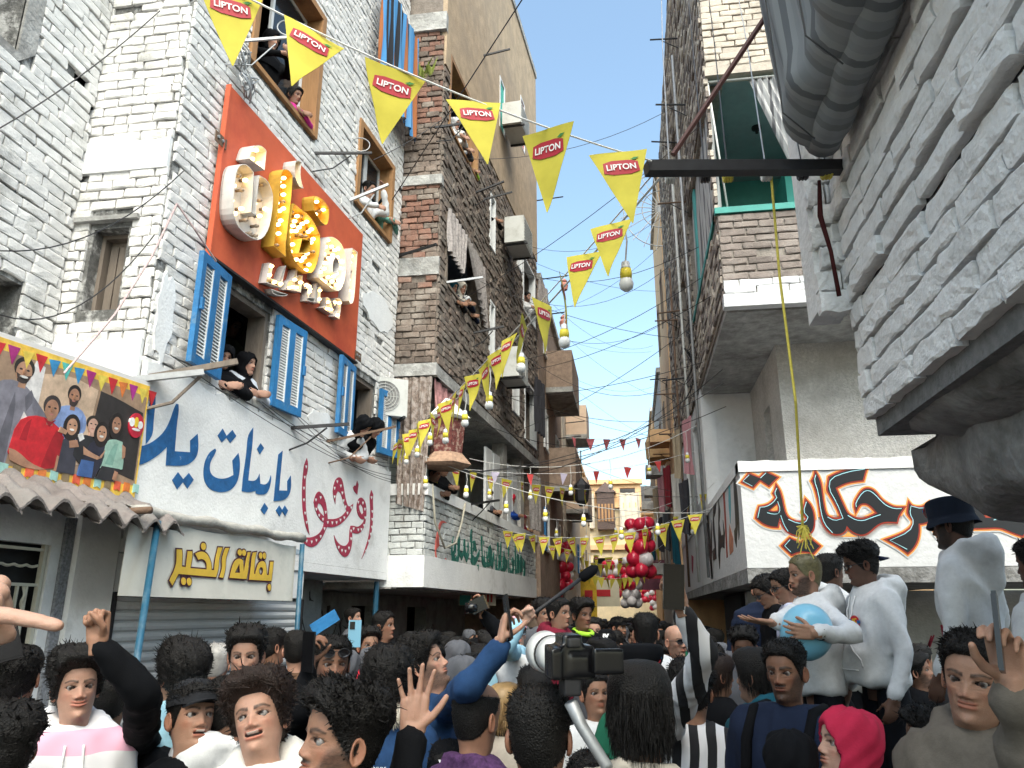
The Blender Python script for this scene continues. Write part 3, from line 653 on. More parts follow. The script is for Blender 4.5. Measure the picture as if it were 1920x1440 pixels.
brick_wall(FS, .02, 9.5, 5.02, 12.4, [(.2, 3.2, 5.95, 7.75), (4.3, 5.2, 6.0, 7.4), (6.6, 7.4, 6.0, 7.4), (4.3, 5.2, 8.8, 10.2)], rb, [BEIGE_BRICK, MATS['mauve_brick']], course=.085, blen=.25, limit=200, proud=.02, jit=.012, gap=.018)
mb = MB(); fbox(mb, FR, .02, 3.4, 4.88, 4.895, -3.3, -.11); fbox(mb, FR, 0.02, 3.4, 4.896, 4.955, -3.3, -.102); mb.build('upper_soffit', CONCRETE, rb)
mb = MB(); fbox(mb, FR, -.03, 3.2, 5.975, 6.045, -.22, .035); fbox(mb, FS, .04, 3.3, 5.975, 6.045, -.22, .03); mb.build('teal_rail', TEAL_DK, rb)
mb = slab(MB(), FR, 0.02, 3.2, 5.0, 7.8, [], -2.6, -2.4); mb.build('room_back', M('teal_shadow_wall', (.10, .38, .37), .9, .15, 4), rb)
mb = MB(); fbox(mb, FR, 1.02, 3.2, 6.0, 7.2, -2.39, -1.2); mb.build('teal_partition', TEAL, rb)
mb = MB(); fbox(mb, FR, 0.0, 3.3, 7.76, 7.9, -2.6, -.05); mb.build('room_ceiling', M('pale_ceiling', (.3, .36, .38), .9, .1, 5), rb)
mb = MB(); mb.lathe(FR.p(.72, 7.7, -1.1), [(.06, .06), (.06, .03), (.02, .02), (.02, -.03)], 12); mb.build('ceiling_lamp', METAL_DK, rb)
mb = slab(MB(), FR, 0, 3.2, 7.8, 12.5, [(1.0, 1.9, 8.98, 10)], -.2, -.004); mb.build('top_wall', MORTAR_B, rb)
brick_wall(FR, 0, 3.2, 7.85, 10.5, [(1.0, 1.9, 8.98, 10)], rb, [BEIGE_BRICK], course=.085, blen=.26, limit=170, proud=.018, jit=.01, gap=.014)
mb = MB(); fbox(mb, FR, -.01, 3.2, 7.745, 7.86, -.15, .012); mb.build('lintel_band', BEIGE_BRICK, rb)
mb = MB(); fbox(mb, FR, .6, 6, 4.9, 12.5, -7, -2.65); fbox(mb, FS, 3.3, 9.5, 5, 12.5, -5, -1.0); mb.build('interior', DARK, rb)
mb = MB(); fbox(mb, FR, 0, 6, 12.5, 12.6, -9.5, .05); mb.build('roof', CONCRETE, rb)
# ground floor under the painted balcony
mb = slab(MB(), FR, .3, 6, 0, 2.11, [(.5, 1.1, 0, 1.9)], -2.6, -2.4); mb.build('ground_wall', M('grey_shop_wall', (.42, .43, .44), .95, .2, 6, .4, 40), rb)
mb = slab(MB(), FS, 2.3, 9.5, 0, 2.11, [(3.2, 4.6, 0, 1.9)], -1.0, -.8); mb.build('ground_street_wall', MATS['stained_grey_wall'], rb)
mb = MB(); fbox(mb, FR, .3, 6, 0, 2.1, -5, -3.0); mb.build('ground_interior', DARK, rb)

fr2 = Frame((1.03, 17.25, 0), 0, flip=-1)
def right_house(name, fr, L, H, mat, label, seed, trim=None):
    rg = random.Random(seed); t = thing(name, tuple(fr.p(L/2, 0)), label, 'building'); holes = []
    n = max(1, int(L/1.7)); fl = int((H-2.3)/2.8)
    for f in range(fl):
        for i in range(n):
            u = (i+.5)*L/n-.35; holes.append((u, u+.75, 2.3+f*2.8+.9, 2.3+f*2.8+2.2))
    mb = slab(MB(), fr, 0, L, 0, H, holes, -.2, 0); mb.build('wall', mat, t)
    mb = MB(); fbox(mb, fr, 0, L, 0, H, -5, -.8); mb.build('interior', DARK, t)
    fe_ = Frame(fr.p(0, 0, 0), u=-fr.N); mb = slab(MB(), fe_, .005, 5, 0, H, [], -.15, .004); mb.build('end_wall', mat, t)
    mb = MB(); fbox(mb, fr, -.03, L, H, H+.15, -5, .08); mb.build('roof_edge', trim or CONCRETE, t)
    for h in holes:
        mb = MB(); fbox(mb, fr, h[0], h[0]+.05, h[2], h[3], -.1, .03); fbox(mb, fr, h[1]-.05, h[1], h[2], h[3], -.1, .03); fbox(mb, fr, h[0]+.05, h[1]-.05, h[3]-.05, h[3], -.1, .028); mb.build('window', WOOD_GREY, t)
        if rg.random() < .5:
            mb = MB(); fbox(mb, fr, h[0]-.02, h[1]+.02, h[2]-.3, h[2]+.0, .03, .5); mb.build('balcony', rg.choice([mat, CONCRETE]), t)
    return t
right_house('far_right_house', Frame((1.03, 17.0-4.4+4.6, 0), 0, flip=-1), 4.6, 12.5, M('peach_wall', (.72, .47, .26), .9, .16, 4, .3, 40), 'tall peach house edge on the right beyond the balconied one', 2)
right_house('far_right_house', Frame((1.0, 21.9, 0), 0, flip=-1), 6, 8.6, M('grey_render', (.42, .40, .37), .9, .2, 4, .3, 40), 'grey house with cables on the right, past the peach one', 4)
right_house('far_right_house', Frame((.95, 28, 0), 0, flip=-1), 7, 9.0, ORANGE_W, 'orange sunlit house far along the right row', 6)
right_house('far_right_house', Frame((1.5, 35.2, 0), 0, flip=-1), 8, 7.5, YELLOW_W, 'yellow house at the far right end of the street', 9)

# ------------------------------------------------------------------ right, close by: overhanging rough white brick bay
FN = Frame((.93, 0, 0), 0, flip=-1)
nb = thing('overhanging_brick_bay', (.95, 1.5, 0), 'rough white brick bay overhanging at upper right with concrete underside', 'building')
mb = slab(MB(), FN, -1.5, 3.06, 2.5, 6.5, [], -.3, -.02); mb.build('wall', M('deep_grey_mortar', (.2, .2, .2), .95, .3, 18, .5, 60), nb)
BIGB = M('thick_whitewashed_brick', (.80, .785, .765), .92, .09, 12, .55, 38, rand=.05, dirt=(.5, .49, .47), dscale=4, dlo=.54, dhi=.72)
UB = unit_bricks(14, 6, 4, .07, 11); UBM = {}
brick_wall(FN, .6, 3.06, 2.56, 3.02, [], nb, BIGB, course=.092, blen=.32, limit=70, proud=.022, jit=.008, gap=.014, vgap=.012, miss=0, margin=.35)
FN2 = Frame((.905, 0, 0), 0, flip=-1)
mb = slab(MB(), FN2, -1.5, 3.10, 3.03, 6.5, [], -.1, -.03); mb.build('upper_wall', MATS['deep_grey_mortar'], nb)
brick_wall(FN2, .6, 3.10, 3.03, 5.6, [], nb, BIGB, course=.092, blen=.33, limit=230, proud=.022, jit=.016, gap=.014, vgap=.02, miss=0, margin=.35)
FNe = Frame((.79, 3.06, 0), u=(1, 0, 0))
mb = slab(MB(), FNe, .005, .13, 3.035, 6.5, [], -.2, -.01); mb.build('end_pier', BIGB, nb)
brick_wall(FNe, .0, .145, 3.0, 4.6, [], nb, BIGB, course=.098, blen=.16, limit=40, proud=.03, jit=.012, gap=.008, vgap=.012, miss=0)
# concrete underside: lumpy stepped slab
def lumpy(name, u0, u1, d0, d1, z0, z1, mat, amp, nu=40, nd=12, seed=1):
    rg = np.random.default_rng(seed); mb = MB()
    def nz(a, b, s): return amp*(math.sin(a*7+s)+math.sin(a*17+b*9+s*2)*.6+math.sin(b*23+a*5+s*3)*.5)
    ring = []
    for i in range(nu+1):
        u = u0+(u1-u0)*i/nu; e = .5+.5*min(1, (nu-i)/3); row = []
        for k in range(nd+1):
            a = math.pi*k/nd          # bottom-half profile from street side to back
            dd = (d0+d1)/2+(d0-d1)/2*math.copysign(abs(math.cos(a))**.45, math.cos(a)); zz = z1-(z1-z0)*math.sin(a)**.5*e
            row.append(FN.p(u+nz(dd, zz, 4)*1.5, zz+nz(u, dd, 1), dd+nz(u, zz, 2)))
        ring.append(row)
    mb.grid(ring); mb.add(ring[-1], [tuple(range(nd+1))]); mb.add([ring[0][0], ring[0][-1], ring[-1][-1], ring[-1][0]], [(0, 1, 2, 3)])
    return mb.build(name, mat, nb, smooth=True)
0 and lumpy('slab_edge', -1.5, 3.07, .0, -.32, 2.44, 2.6, BIGB, .004, 50, 12)
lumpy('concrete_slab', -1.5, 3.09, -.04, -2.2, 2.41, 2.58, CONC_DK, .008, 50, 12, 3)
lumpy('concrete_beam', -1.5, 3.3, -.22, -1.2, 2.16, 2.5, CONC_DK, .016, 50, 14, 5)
UB = unit_bricks(14, 4, 3, .06, 3); UBM = {}
mb = MB(); fbox(mb, FN, -1.5, 2.9, 2.6, 6.5, -4, -.35); mb.build('interior', DARK, nb)
# ================================================================== PAINTED LETTERING AND SIGNS
def letters(name, fr, polys, crop, layers, parent, base=0., it=2, sharp=48):
    """polys: list of (outer, [holes]); layers: list of (material, outline offset) from the wall outwards"""
    ox, oy, sc = crop; n = 0
    for k, (mat, off) in enumerate(layers):
        for j, (outer, holes) in enumerate(polys):
            o = px_poly(fr, outer, ox, oy, sc, base, it, sharp); hs = [px_poly(fr, h, ox, oy, sc, base, it, sharp) for h in holes]
            if off: o = offset_poly(o, off); hs = [offset_poly(h, -off) for h in hs] if off < .012 else ([] if off > .02 else [offset_poly(h, -off*.7) for h in hs])
            mb = MB(); d = base+.0025*k+.0004*j+.001
            plate(mb, fr, o, hs, base+.0002, d+.0015); mb.build(name, mat, parent); n += 1
def ell(cx, cy, rx, ry, n=14, rot=0): return [(cx+rx*math.cos(t)*math.cos(rot)-ry*math.sin(t)*math.sin(rot), cy+rx*math.cos(t)*math.sin(rot)+ry*math.sin(t)*math.cos(rot)) for t in [i*2*math.pi/n for i in range(n)]]
INK = M('black_sign_paint', (.004, .006, .010), .5, .1, 5); INK_RED = M('dark_red_sign_paint', (.32, .03, .012), .6, .1, 5)
INK_OR = M('orange_sign_paint', (.9, .36, .08), .6, .1, 5); INK_CY = M('pale_blue_sign_paint', (.42, .78, .88), .6, 0); INK_GR = M('light_grey_shadow_paint', (.62, .65, .67), .8, .05, 5)
BLUE_INK = M('blue_wall_paint', (.014, .11, .30), .75, .28, 14, .15, 40, dirt=(.35, .42, .5), dscale=14, dlo=.66, dhi=.72); CRIM = M('crimson_wall_paint', (.36, .03, .07), .75, .25, 12, dirt=(.6, .45, .46), dscale=16, dlo=.64, dhi=.70); WHEART = M('white_heart_paint', (.8, .78, .78), .8, 0)
GREEN_INK = M('green_wall_paint', (.01, .13, .10), .85, .3, 14, dirt=(.35, .38, .36), dscale=14, dlo=.6, dhi=.66)
X2 = 1851
egypt = [
 ([(150,370),(235,265),(370,320),(450,245),(595,310),(490,415),(375,340),(285,435)], []),
 ([(585,415),(625,480),(655,580),(675,690),(700,780),(745,840),(810,875),(880,885),(950,875),(985,850),(960,800),(925,760),(945,700),(965,605),(1010,650),(1050,730),(1070,840),(1065,940),(1040,1010),(970,1050),(880,1060),(790,1040),(720,1000),(670,930),(645,860),(630,830),(615,880),(600,945),(520,940),(430,910),(370,865),(330,830),(345,760),(370,690),(440,680),(510,650),(560,600),(580,565),(550,515),(575,470)], [[(480,740),(540,690),(600,640),(620,690),(610,745),(540,755)]]),
 ([(665,1190),(760,1095),(895,1155),(1005,1085),(1140,1192),(1060,1280),(900,1250),(780,1300)], []),
 ([(1085,240),(1130,320),(1160,420),(1170,520),(1185,640),(1210,760),(1250,820),(1330,850),(1420,840),(1410,800),(1380,720),(1330,620),(1270,520),(1240,470),(1255,380),(1265,310),(1340,270),(1500,215),(1650,190),(1740,185),(1695,345),(1560,360),(1450,390),(1345,445),(1385,540),(1440,660),(1490,770),(1560,820),(1650,850),(1740,840),(1840,790),(1885,770),(1840,720),(1780,660),(1720,640),(1660,650),(1625,700),(1608,745),(1590,650),(1640,550),(1700,470),(1770,450),(1850,490),(X2+70,590),(X2+150,650),(X2+250,700),(X2+370,700),(X2+300,800),(X2+280,885),(X2+180,875),(X2+80,890),(1851,940),(1780,1010),(1700,1050),(1600,1030),(1520,970),(1490,930),(1470,1000),(1400,1040),(1310,1035),(1240,980),(1180,890),(1155,780),(1140,660),(1110,520),(1070,400),(1045,355),(1080,290)], []),
 ([(X2+x, y) for x, y in [(440,640),(470,680),(540,700),(620,695),(690,650),(720,720),(800,760),(900,700),(1000,600),(1120,530),(1240,520),(1330,570),(1380,650),(1370,740),(1420,830),(1520,830),(1590,800),(1640,690),(1710,600),(1790,570),(1870,590),(1930,650),(1990,760),(2010,880),(1960,1000),(1890,1060),(1800,1030),(1690,985),(1600,950),(1400,960),(1200,960),(1000,950),(870,1000),(800,1030),(740,950),(700,870),(620,900),(560,905),(565,1000),(540,1130),(480,1230),(420,1280),(300,1190),(150,1110),(300,1060),(420,1000),(490,930),(500,870),(440,800),(420,760)]], [[(X2+x, y) for x, y in [(1670,750),(1740,715),(1810,740),(1860,830),(1770,800)]]])]
CR = (1370, 850, 6.857)
letters('lettering', FR, egypt, CR, [(INK_GR, .040), (INK_OR, .027), (INK_RED, .015), (INK, 0)], rb, .003)
for pts, w in (([(235,280),(155,360),(275,425)], 7), ([(450,255),(380,320)], 7), ([(590,450),(560,515),(590,570),(540,640),(450,690),(375,695),(345,830)], 8), ([(600,620),(635,720),(610,780),(540,785),(465,765)], 7), ([(640,800),(680,920),(735,1005)], 7),
               ([(970,625),(930,750),(990,820),(960,890),(860,905),(735,850)], 8), ([(1090,280),(1070,350),(1125,510),(1155,760),(1200,910),(1305,1025)], 8), ([(1720,205),(1500,240),(1280,320),(1255,460),(1360,640),(1440,840),(1330,870),(1240,820)], 8),
               ([(1610,690),(1600,640),(1690,500),(1770,475),(1850,530),(1921,610),(2001,680),(2101,715),(2191,712)], 8), ([(1500,800),(1600,860),(1700,870),(1800,830),(1920,790)], 8), ([(X2+690,670),(X2+600,715),(X2+460,680),(X2+445,780),(X2+500,880),(X2+440,1010),(X2+190,1120),(X2+410,1235)], 8),
               ([(X2+1840,600),(X2+1750,605),(X2+1680,680),(X2+1610,830),(X2+1520,860)], 9), ([(760,1110),(690,1190),(770,1270)], 7)):
    q = smooth_poly(ribbon([FR.uv(1370+x/6.857, 850+y/6.857) for x, y in pts], w/6.857*.0053), 1, 60)
    mb = MB(); plate(mb, FR, q, (), .0155, .0165); mb.build('highlight', INK_CY, rb)
# lettering on the side of the same balcony (strong foreshortening): dark strokes
CS = (1290, 860, 5.76)
side = [[(490,170),(505,170),(525,400),(540,700),(525,960),(505,880),(500,780),(515,740),(508,560),(495,350)], [(515,200),(540,420),(560,800),(550,880),(540,720),(525,420)], [(410,230),(430,210),(455,280),(465,500),(460,700),(440,500),(440,300),(420,330)], [(450,710),(490,860),(490,1000),(455,1040),(445,900)], [(375,300),(390,280),(410,600),(430,1060),(420,1075),(395,600)],
        [(330,430),(350,560),(340,700),(360,830),(385,820),(380,660),(400,800),(395,970),(370,950),(350,980),(345,1190),(330,1050),(330,700)], [(290,450),(305,470),(300,580),(280,640),(300,900),(310,1080),(275,1100),(265,1000),(290,960),(270,760),(275,520)], [(255,660),(262,900),(255,1270),(240,1100),(218,1000),(225,900),(245,960)], [(205,700),(215,690),(240,940),(225,930)], [(40,1040),(60,1060),(55,1240),(45,1200)]]
smat = [INK, INK, M('faded_teal_paint', (.12, .42, .48), .7, .2, 8), M('faded_rust_paint', (.5, .2, .12), .7, .3, 12), INK_RED, INK, INK, INK, INK, CRIM]
for j, (q, m) in enumerate(zip(side, smat)):
    mb = MB(); plate(mb, FS, smooth_poly([FS.uv(CS[0]+x/CS[2], CS[1]+y/CS[2]) for x, y in q], 1), (), .0005, .003+.0004*j); mb.build('side_lettering', m, rb)
# blue words
CB, CB2 = (230, 730, 7.2), (380, 780, 7.2)
letters('blue_lettering', FA, [([(440,80),(440,200),(415,400),(405,620),(310,740),(315,560),(325,400),(340,210)], []),
 ([(90,800),(200,780),(350,740),(470,660),(560,570),(630,440),(690,260),(720,195),(750,200),(755,290),(730,450),(715,640),(700,835),(910,850),(910,690),(1010,600),(1020,740),(1010,880),(950,970),(850,1030),(720,1035),(580,1028),(590,870),(597,775),(480,890),(300,1000),(200,1025),(70,1015)], []),
 ([(665,1225),(745,1120),(815,1215),(890,1130),(955,1220),(870,1340),(812,1250),(732,1350)], [])], CB, [(BLUE_INK, 0)], wb, .0465)
letters('blue_lettering', FA, [([(165,440),(180,460),(165,510),(110,600),(90,680),(100,770),(160,830),(250,850),(340,835),(415,795),(400,600),(480,500),(500,590),(500,740),(470,880),(420,960),(350,1015),(240,1035),(120,1005),(50,940),(10,840),(8,720),(30,600),(90,490)], []),
 ([(200,265),(268,170),(320,270),(400,188),(450,270),(370,365),(318,290),(255,358)], []),
 ([(680,155),(670,380),(640,600),(612,870),(690,880),(735,850),(765,780),(775,915),(840,930),(890,890),(918,800),(925,850),(900,980),(850,1060),(760,1062),(715,1045),(715,1010),(620,1035),(525,1015),(545,800),(590,500),(605,260)], []),
 ([(730,445),(780,368),(825,432),(768,515)], []), ([(780,1265),(832,1175),(880,1245),(828,1330)], []),
 ([(1075,470),(1060,640),(1040,850),(1028,1005),(1140,1008),(1140,880),(1185,805),(1193,950),(1165,1070),(1090,1140),(955,1150),(970,1000),(1000,700),(1020,520)], []),
 ([(985,1275),(1030,1210),(1070,1270),(1105,1210),(1147,1275),(1110,1350),(1070,1285),(1033,1355)], [])], CB2, [(BLUE_INK, 0)], wb, .0465)
q = [(0.03, 2.44), (1.9, 2.42), (2.3, 2.4), (2.35, 2.36), (.03, 2.34)]; mb = MB(); plate(mb, FA, q, (), .0455, .049); mb.build('faded_blue_stripe', M('faded_blue_paint', (.36, .45, .52), .85, .2, 9), wb)
# crimson word with white hearts
CC = (550, 850, 6.859)
letters('crimson_lettering', FA, [([(172,60),(190,130),(180,250),(160,300),(155,500),(160,750),(185,900),(207,1050),(165,980),(130,830),(110,650),(110,400),(125,250),(135,150)], []),
 ([(340,490),(390,550),(425,660),(440,845),(540,845),(620,810),(680,740),(640,620),(600,500),(570,485),(545,540),(538,655),(510,560),(505,450),(535,340),(585,300),(625,330),(645,420),(665,560),(690,660),(720,690),(770,645),(755,720),(690,830),(600,920),(500,955),(430,945),(400,1020),(350,1120),(270,1205),(190,1205),(120,1140),(70,1090),(45,1015),(130,1075),(220,1085),(310,1050),(370,980),(390,895),(330,840),(280,740),(258,630),(280,540),(310,495)], [[(320,640),(360,660),(390,740),(395,815),(340,760),(305,690)]]),
 ([(860,560),(905,590),(935,660),(940,790),(915,940),(860,1025),(800,1035),(755,1015),(755,1150),(730,1270),(680,1340),(620,1320),(560,1220),(530,1130),(520,1050),(560,1140),(620,1190),(680,1190),(715,1130),(718,1000),(735,930),(770,930),(830,950),(890,900),(910,850),(870,850),(825,790),(808,700),(820,610)], [[(860,650),(890,690),(898,760),(880,790),(850,740),(840,680)]]),
 ([(1000,470),(1025,530),(1020,610),(1025,750),(1015,950),(990,1080),(940,1230),(875,1360),(930,1200),(975,1040),(990,850),(985,650),(977,550)], []),
 ([(818,350),(835,400),(820,530),(780,490),(765,440),(785,410),(800,420)], [])], CC, [(CRIM, 0)], wb, .0465)
for (x, y) in [(160,175),(140,310),(130,450),(130,600),(145,770),(165,890),(560,365),(605,420),(525,450),(525,560),(625,510),(640,610),(665,690),(690,770),(650,830),(600,860),(550,890),(495,895),(437,890),(375,850),(325,800),(290,720),(285,600),(345,570),(410,760),(395,970),(345,1070),(290,1120),(230,1140),(165,1130),(100,1085),(740,700),(830,630),(890,640),(915,720),(920,830),(905,930),(870,980),(830,985),(770,970),(738,1000),(738,1100),(710,1220),(665,1260),(620,1250),(578,1210),(1000,570),(1010,750),(1010,850),(1005,950),(990,1040),(965,1130),(930,1260)]:
    h = [(x-9, y-22), (x, y-14), (x+9, y-22), (x+11, y-5), (x, y+22), (x-10, y-3)]
    mb = MB(); plate(mb, FA, px_poly(FA, h, *CC, d=.0465, it=1), (), .051, .0522); mb.build('painted_heart', WHEART, wb)
# green writing on the brick balcony
CG = (800, 970, 9.143)
greens = [[(465,320),(440,450),(445,600),(468,560),(480,470),(505,430),(500,600),(470,650),(500,700),(535,640),(535,400),(555,310),(575,360),(570,560),(550,760),(490,880),(430,800),(420,600),(440,420)],
 [(640,380),(660,370),(665,560),(690,640),(700,450),(715,410),(730,640),(690,770),(640,640),(600,740),(570,660),(560,560),(590,600),(625,610)], [(755,210),(780,200),(780,420),(790,640),(840,700),(905,560),(910,640),(850,790),(800,850),(760,760),(752,420)], [(800,400),(835,400),(850,540),(870,560),(840,600),(820,560),(800,600),(790,480)],
 [(935,320),(955,320),(955,600),(975,760),(990,560),(1000,760),(1025,780),(1030,580),(1045,760),(1080,780),(1050,700),(1060,520),(1090,470),(1120,560),(1120,740),(1150,600),(1160,740),(1130,880),(1100,820),(1060,860),(1020,840),(1000,890),(970,860),(940,700)], [(970,400),(985,400),(985,470),(970,470)],
 [(1195,640),(1200,840),(1225,900),(1240,640),(1255,640),(1250,900),(1200,1000),(1180,900),(1180,700)], [(1215,430),(1230,430),(1228,640),(1218,640)], [(1265,430),(1278,430),(1275,860),(1300,880),(1310,640),(1325,560),(1350,700),(1385,740),(1380,860),(1320,960),(1265,900)], [(1400,500),(1410,500),(1412,1000),(1402,1000)],
 [(1470,680),(1500,760),(1490,960),(1460,1060),(1430,980),(1425,860),(1450,940),(1470,860),(1455,760)], [(1515,490),(1527,490),(1530,860),(1545,960),(1515,980)], [(1545,620),(1580,640),(1580,960),(1550,960)], [(1610,640),(1640,700),(1640,930),(1600,950),(1590,760)], [(1660,720),(1690,760),(1690,960),(1665,1090),(1655,1000),(1670,900),(1655,820)],
 [(565,770),(590,770),(585,880),(570,880)], [(605,790),(620,790),(618,900),(606,900)], [(645,810),(685,810),(685,860),(675,930),(645,860)], [(700,830),(725,830),(722,930),(705,930)], [(870,810),(890,810),(880,930),(866,880)]]
for j, q in enumerate(greens):
    mb = MB(); plate(mb, FW, px_poly(FW, q, *CG, d=.02, it=1), (), .012, .0225+.0003*j); mb.build('green_lettering', GREEN_INK, bb)
for q in ([(240,70),(290,55),(345,105),(300,90),(255,110),(215,250),(205,330),(215,480),(160,560),(165,640),(190,760),(240,810),(290,780),(330,700),(340,740),(290,810),(240,830),(180,780),(150,640),(150,480),(175,300),(205,160)],):
    mb = MB(); plate(mb, FW, px_poly(FW, q, *CG, d=.02, it=1), (), .012, .024); mb.build('red_crescent', M('faded_red_paint', (.55, .12, .1), .8, .2, 10), bb)
# dark graffiti on shaded ground walls
def scribble(fr, d, box, n, mat, parent, seed, w=.02):
    rg = random.Random(seed); u0, u1, v0, v1 = box
    for k in range(n):
        cu, cv = u0+(u1-u0)*(k+.5)/n, rg.uniform(v0, v1); pts = [(cu+rg.uniform(-.1, .1), cv+rg.uniform(-.18, .18)) for _ in range(4)]
        mb = MB(); plate(mb, fr, smooth_poly(ribbon(pts, [w*.4, w, w*1.2, w*.3]), 1, 70), (), d, d+.002+.0003*k); mb.build('graffiti_stroke', mat, parent)
scribble(FA, -.749, (3.1, 4.2, 1.7, 2.05), 7, INK, wb, 4); scribble(FG, .001, (.1, 1.1, 1.5, 1.9), 6, INK, bb, 6)
scribble(FR, -2.399, (2.2, 3.6, 1.35, 1.75), 6, CRIM, rb, 12, .035)

# ------------------------------------------------------------------ red sign board with bulb letters
sb = thing('marquee_sign', tuple(FA.p(1.8, 4.47, .06)), 'orange red signboard with glowing bulb letters above the blue shuttered windows', 'sign')
mb = MB(); u0, u1, v0, v1 = SIGN; fbox(mb, FA, u0, u1, v0, v1, .055, .075); o = mb.build('panel', RED_SIGN, sb)
mb = MB(); fbox(mb, FA, u0-.015, u0, v0-.015, v1, .045, .09); mb.build('edge_trim', RED_SIGN, o)
mb = MB(); fbox(mb, FA, u0, u1+.015, v0-.02, v0-.001, .02, .1); mb.build('edge_trim', METAL_DK, o)
for (u, v) in ((u0-.06, 5.45), (u1+.03, 4.55)):
    mb = MB(); fbox(mb, FA, u-.06, u+.09, v-.045, v+.045, .08, .088); mb.build('bracket', METAL_RUST, sb)
    for s in (-.03, .03):
        mb = MB(); mb.lathe(FA.p(u+s, v, .088), [(.014, 0), (.014, .012), (.004, .014)], 6, rot=FA.N.to_track_quat('Z', 'Y').to_matrix()); mb.build('bolt', METAL_GREY, sb)
def c6(x, y): return (400+x/6.857, 260+y/6.857)
def c7(x, y): return (470+x/7.58, 420+y/7.58)
ML_W = M('worn_white_metal', (.62, .60, .57), .5, .12, 8, .1, 30, dirt=(.3, .28, .26), dscale=5, dlo=.55, dhi=.75); ML_Y = M('mustard_metal', (.55, .33, .04), .5, .14, 8, .1, 30, dirt=(.35, .2, .03), dscale=5, dlo=.55, dhi=.75)
BULB_ON = M('lit_bulb', (1, .75, .4), .3, 0, emit=(1, .62, .22), estr=5); BULB_OFF = M('unlit_bulb', (.3, .25, .2), .2, 0); SOCKET = M('bulb_socket', (.16, .12, .09), .6, .2, 20)
LET = [('w', [c6(x, y) for x, y in [(350,325),(440,330),(522,435),(508,700),(490,940),(545,975),(560,700),(592,468),(700,530),(768,700),(768,850),(735,1090),(680,1230),(600,1310),(500,1285),(400,1215),(310,1120),(265,1000),(252,850),(270,600),(300,400)]], [], 21, .55),
 ('w', [c6(x, y) for x, y in [(490,150),(520,90),(600,80),(660,120),(685,160),(660,408),(570,340),(460,255)]], [], 5, 1),
 ('w', [c6(x, y) for x, y in [(1050,300),(1085,275),(1135,300),(1120,420),(1130,540),(1160,640),(1110,625),(1075,560),(1045,470)]], [], 2, .6),
 ('y', [c6(870, 470), c6(890, 410), c6(930, 388), c6(985, 415), c6(1020, 475), c6(1010, 700), c6(975, 1000), c6(940, 1300), c7(500, 300), c7(500, 470), c7(440, 415), c7(330, 310), c6(775, 1380), c6(800, 1150), c6(840, 800)], [], 17, .75),
 ('y', [c6(1035, 830), c6(1120, 900), c6(1220, 970), c6(1310, 1090), c6(1360, 1220), c7(985, 130), c7(990, 330), c7(960, 520), c7(900, 670), c7(850, 705), c7(780, 680), c7(680, 600), c7(600, 480), c7(560, 330), c7(555, 180), c6(985, 1120), c6(1000, 1000)], [[c7(x, y) for x, y in [(735,215),(845,240),(850,330),(830,410),(690,400)]]], 30, .8),
 ('y', [c6(x, y) for x, y in [(1285,780),(1300,735),(1350,740),(1440,810),(1490,900),(1490,1000),(1470,1110),(1420,1110),(1340,1010),(1290,920)]], [], 6, .85),
 ('w', [c7(x, y) for x, y in [(1080,230),(1110,180),(1170,180),(1250,230),(1310,310),(1350,450),(1360,650),(1340,800),(1290,930),(1240,960),(1150,920),(960,760),(970,680),(1030,560),(1050,400)]], [[c7(x, y) for x, y in [(1170,540),(1215,465),(1255,540),(1260,650),(1225,710),(1170,680)]]], 26, .8),
 ('w', [c7(x, y) for x, y in [(1445,340),(1520,400),(1500,700),(1480,1000),(1460,1120),(1420,1140),(1395,1090),(1410,800),(1435,500)]], [], 6, .6),
 ('w', [c7(x, y) for x, y in [(270,550),(325,575),(285,770),(350,795),(415,812),(465,640),(505,590),(435,905),(215,830)]], [], 4, 1), ('w', [c7(x, y) for x, y in [(290,920),(400,960),(530,1000),(500,1030),(330,1010)]], [], 2, 1),
 ('w', [c7(x, y) for x, y in [(640,640),(672,630),(655,760),(690,722),(745,730),(715,975),(620,950),(500,930),(530,800),(600,800)]], [], 5, 1), ('w', [c7(x, y) for x, y in [(750,850),(800,830),(850,860),(860,930),(830,1040),(905,1050),(930,860),(950,840),(915,1115),(800,1090),(815,920),(770,920)]], [], 4, 1),
 ('w', [c7(x, y) for x, y in [(955,900),(1002,880),(985,1130),(950,1120)]], [], 2, 1), ('w', [c7(x, y) for x, y in [(1060,1040),(1110,1040),(1150,1100),(1165,1200),(1185,1285),(1130,1270),(1020,1190),(1080,1160)]], [], 3, 1), ('w', [c7(x, y) for x, y in [(1170,1100),(1220,1040),(1285,1070),(1285,1200),(1260,1355),(1195,1310),(1240,1230),(1230,1120),(1195,1170)]], [], 3, 1)]
def inside(p, poly):
    r = False; n = len(poly)
    for i in range(n):
        a, b = poly[i], poly[(i+1) % n]
        if (a[1] > p[1]) != (b[1] > p[1]) and p[0] < (b[0]-a[0])*(p[1]-a[1])/(b[1]-a[1])+a[0]: r = not r
    return r
def edge_dist(p, poly):
    m = 9
    for i in range(len(poly)):
        a = np.array(poly[i]); b = np.array(poly[(i+1) % len(poly)]); t = max(0, min(1, float((np.array(p)-a)@(b-a))/(float((b-a)@(b-a))+1e-9))); m = min(m, float(np.linalg.norm(np.array(p)-a-(b-a)*t)))
    return m
NM = FA.N.to_track_quat('Z', 'Y').to_matrix(); rgl = random.Random(5)
bulb_me = {}
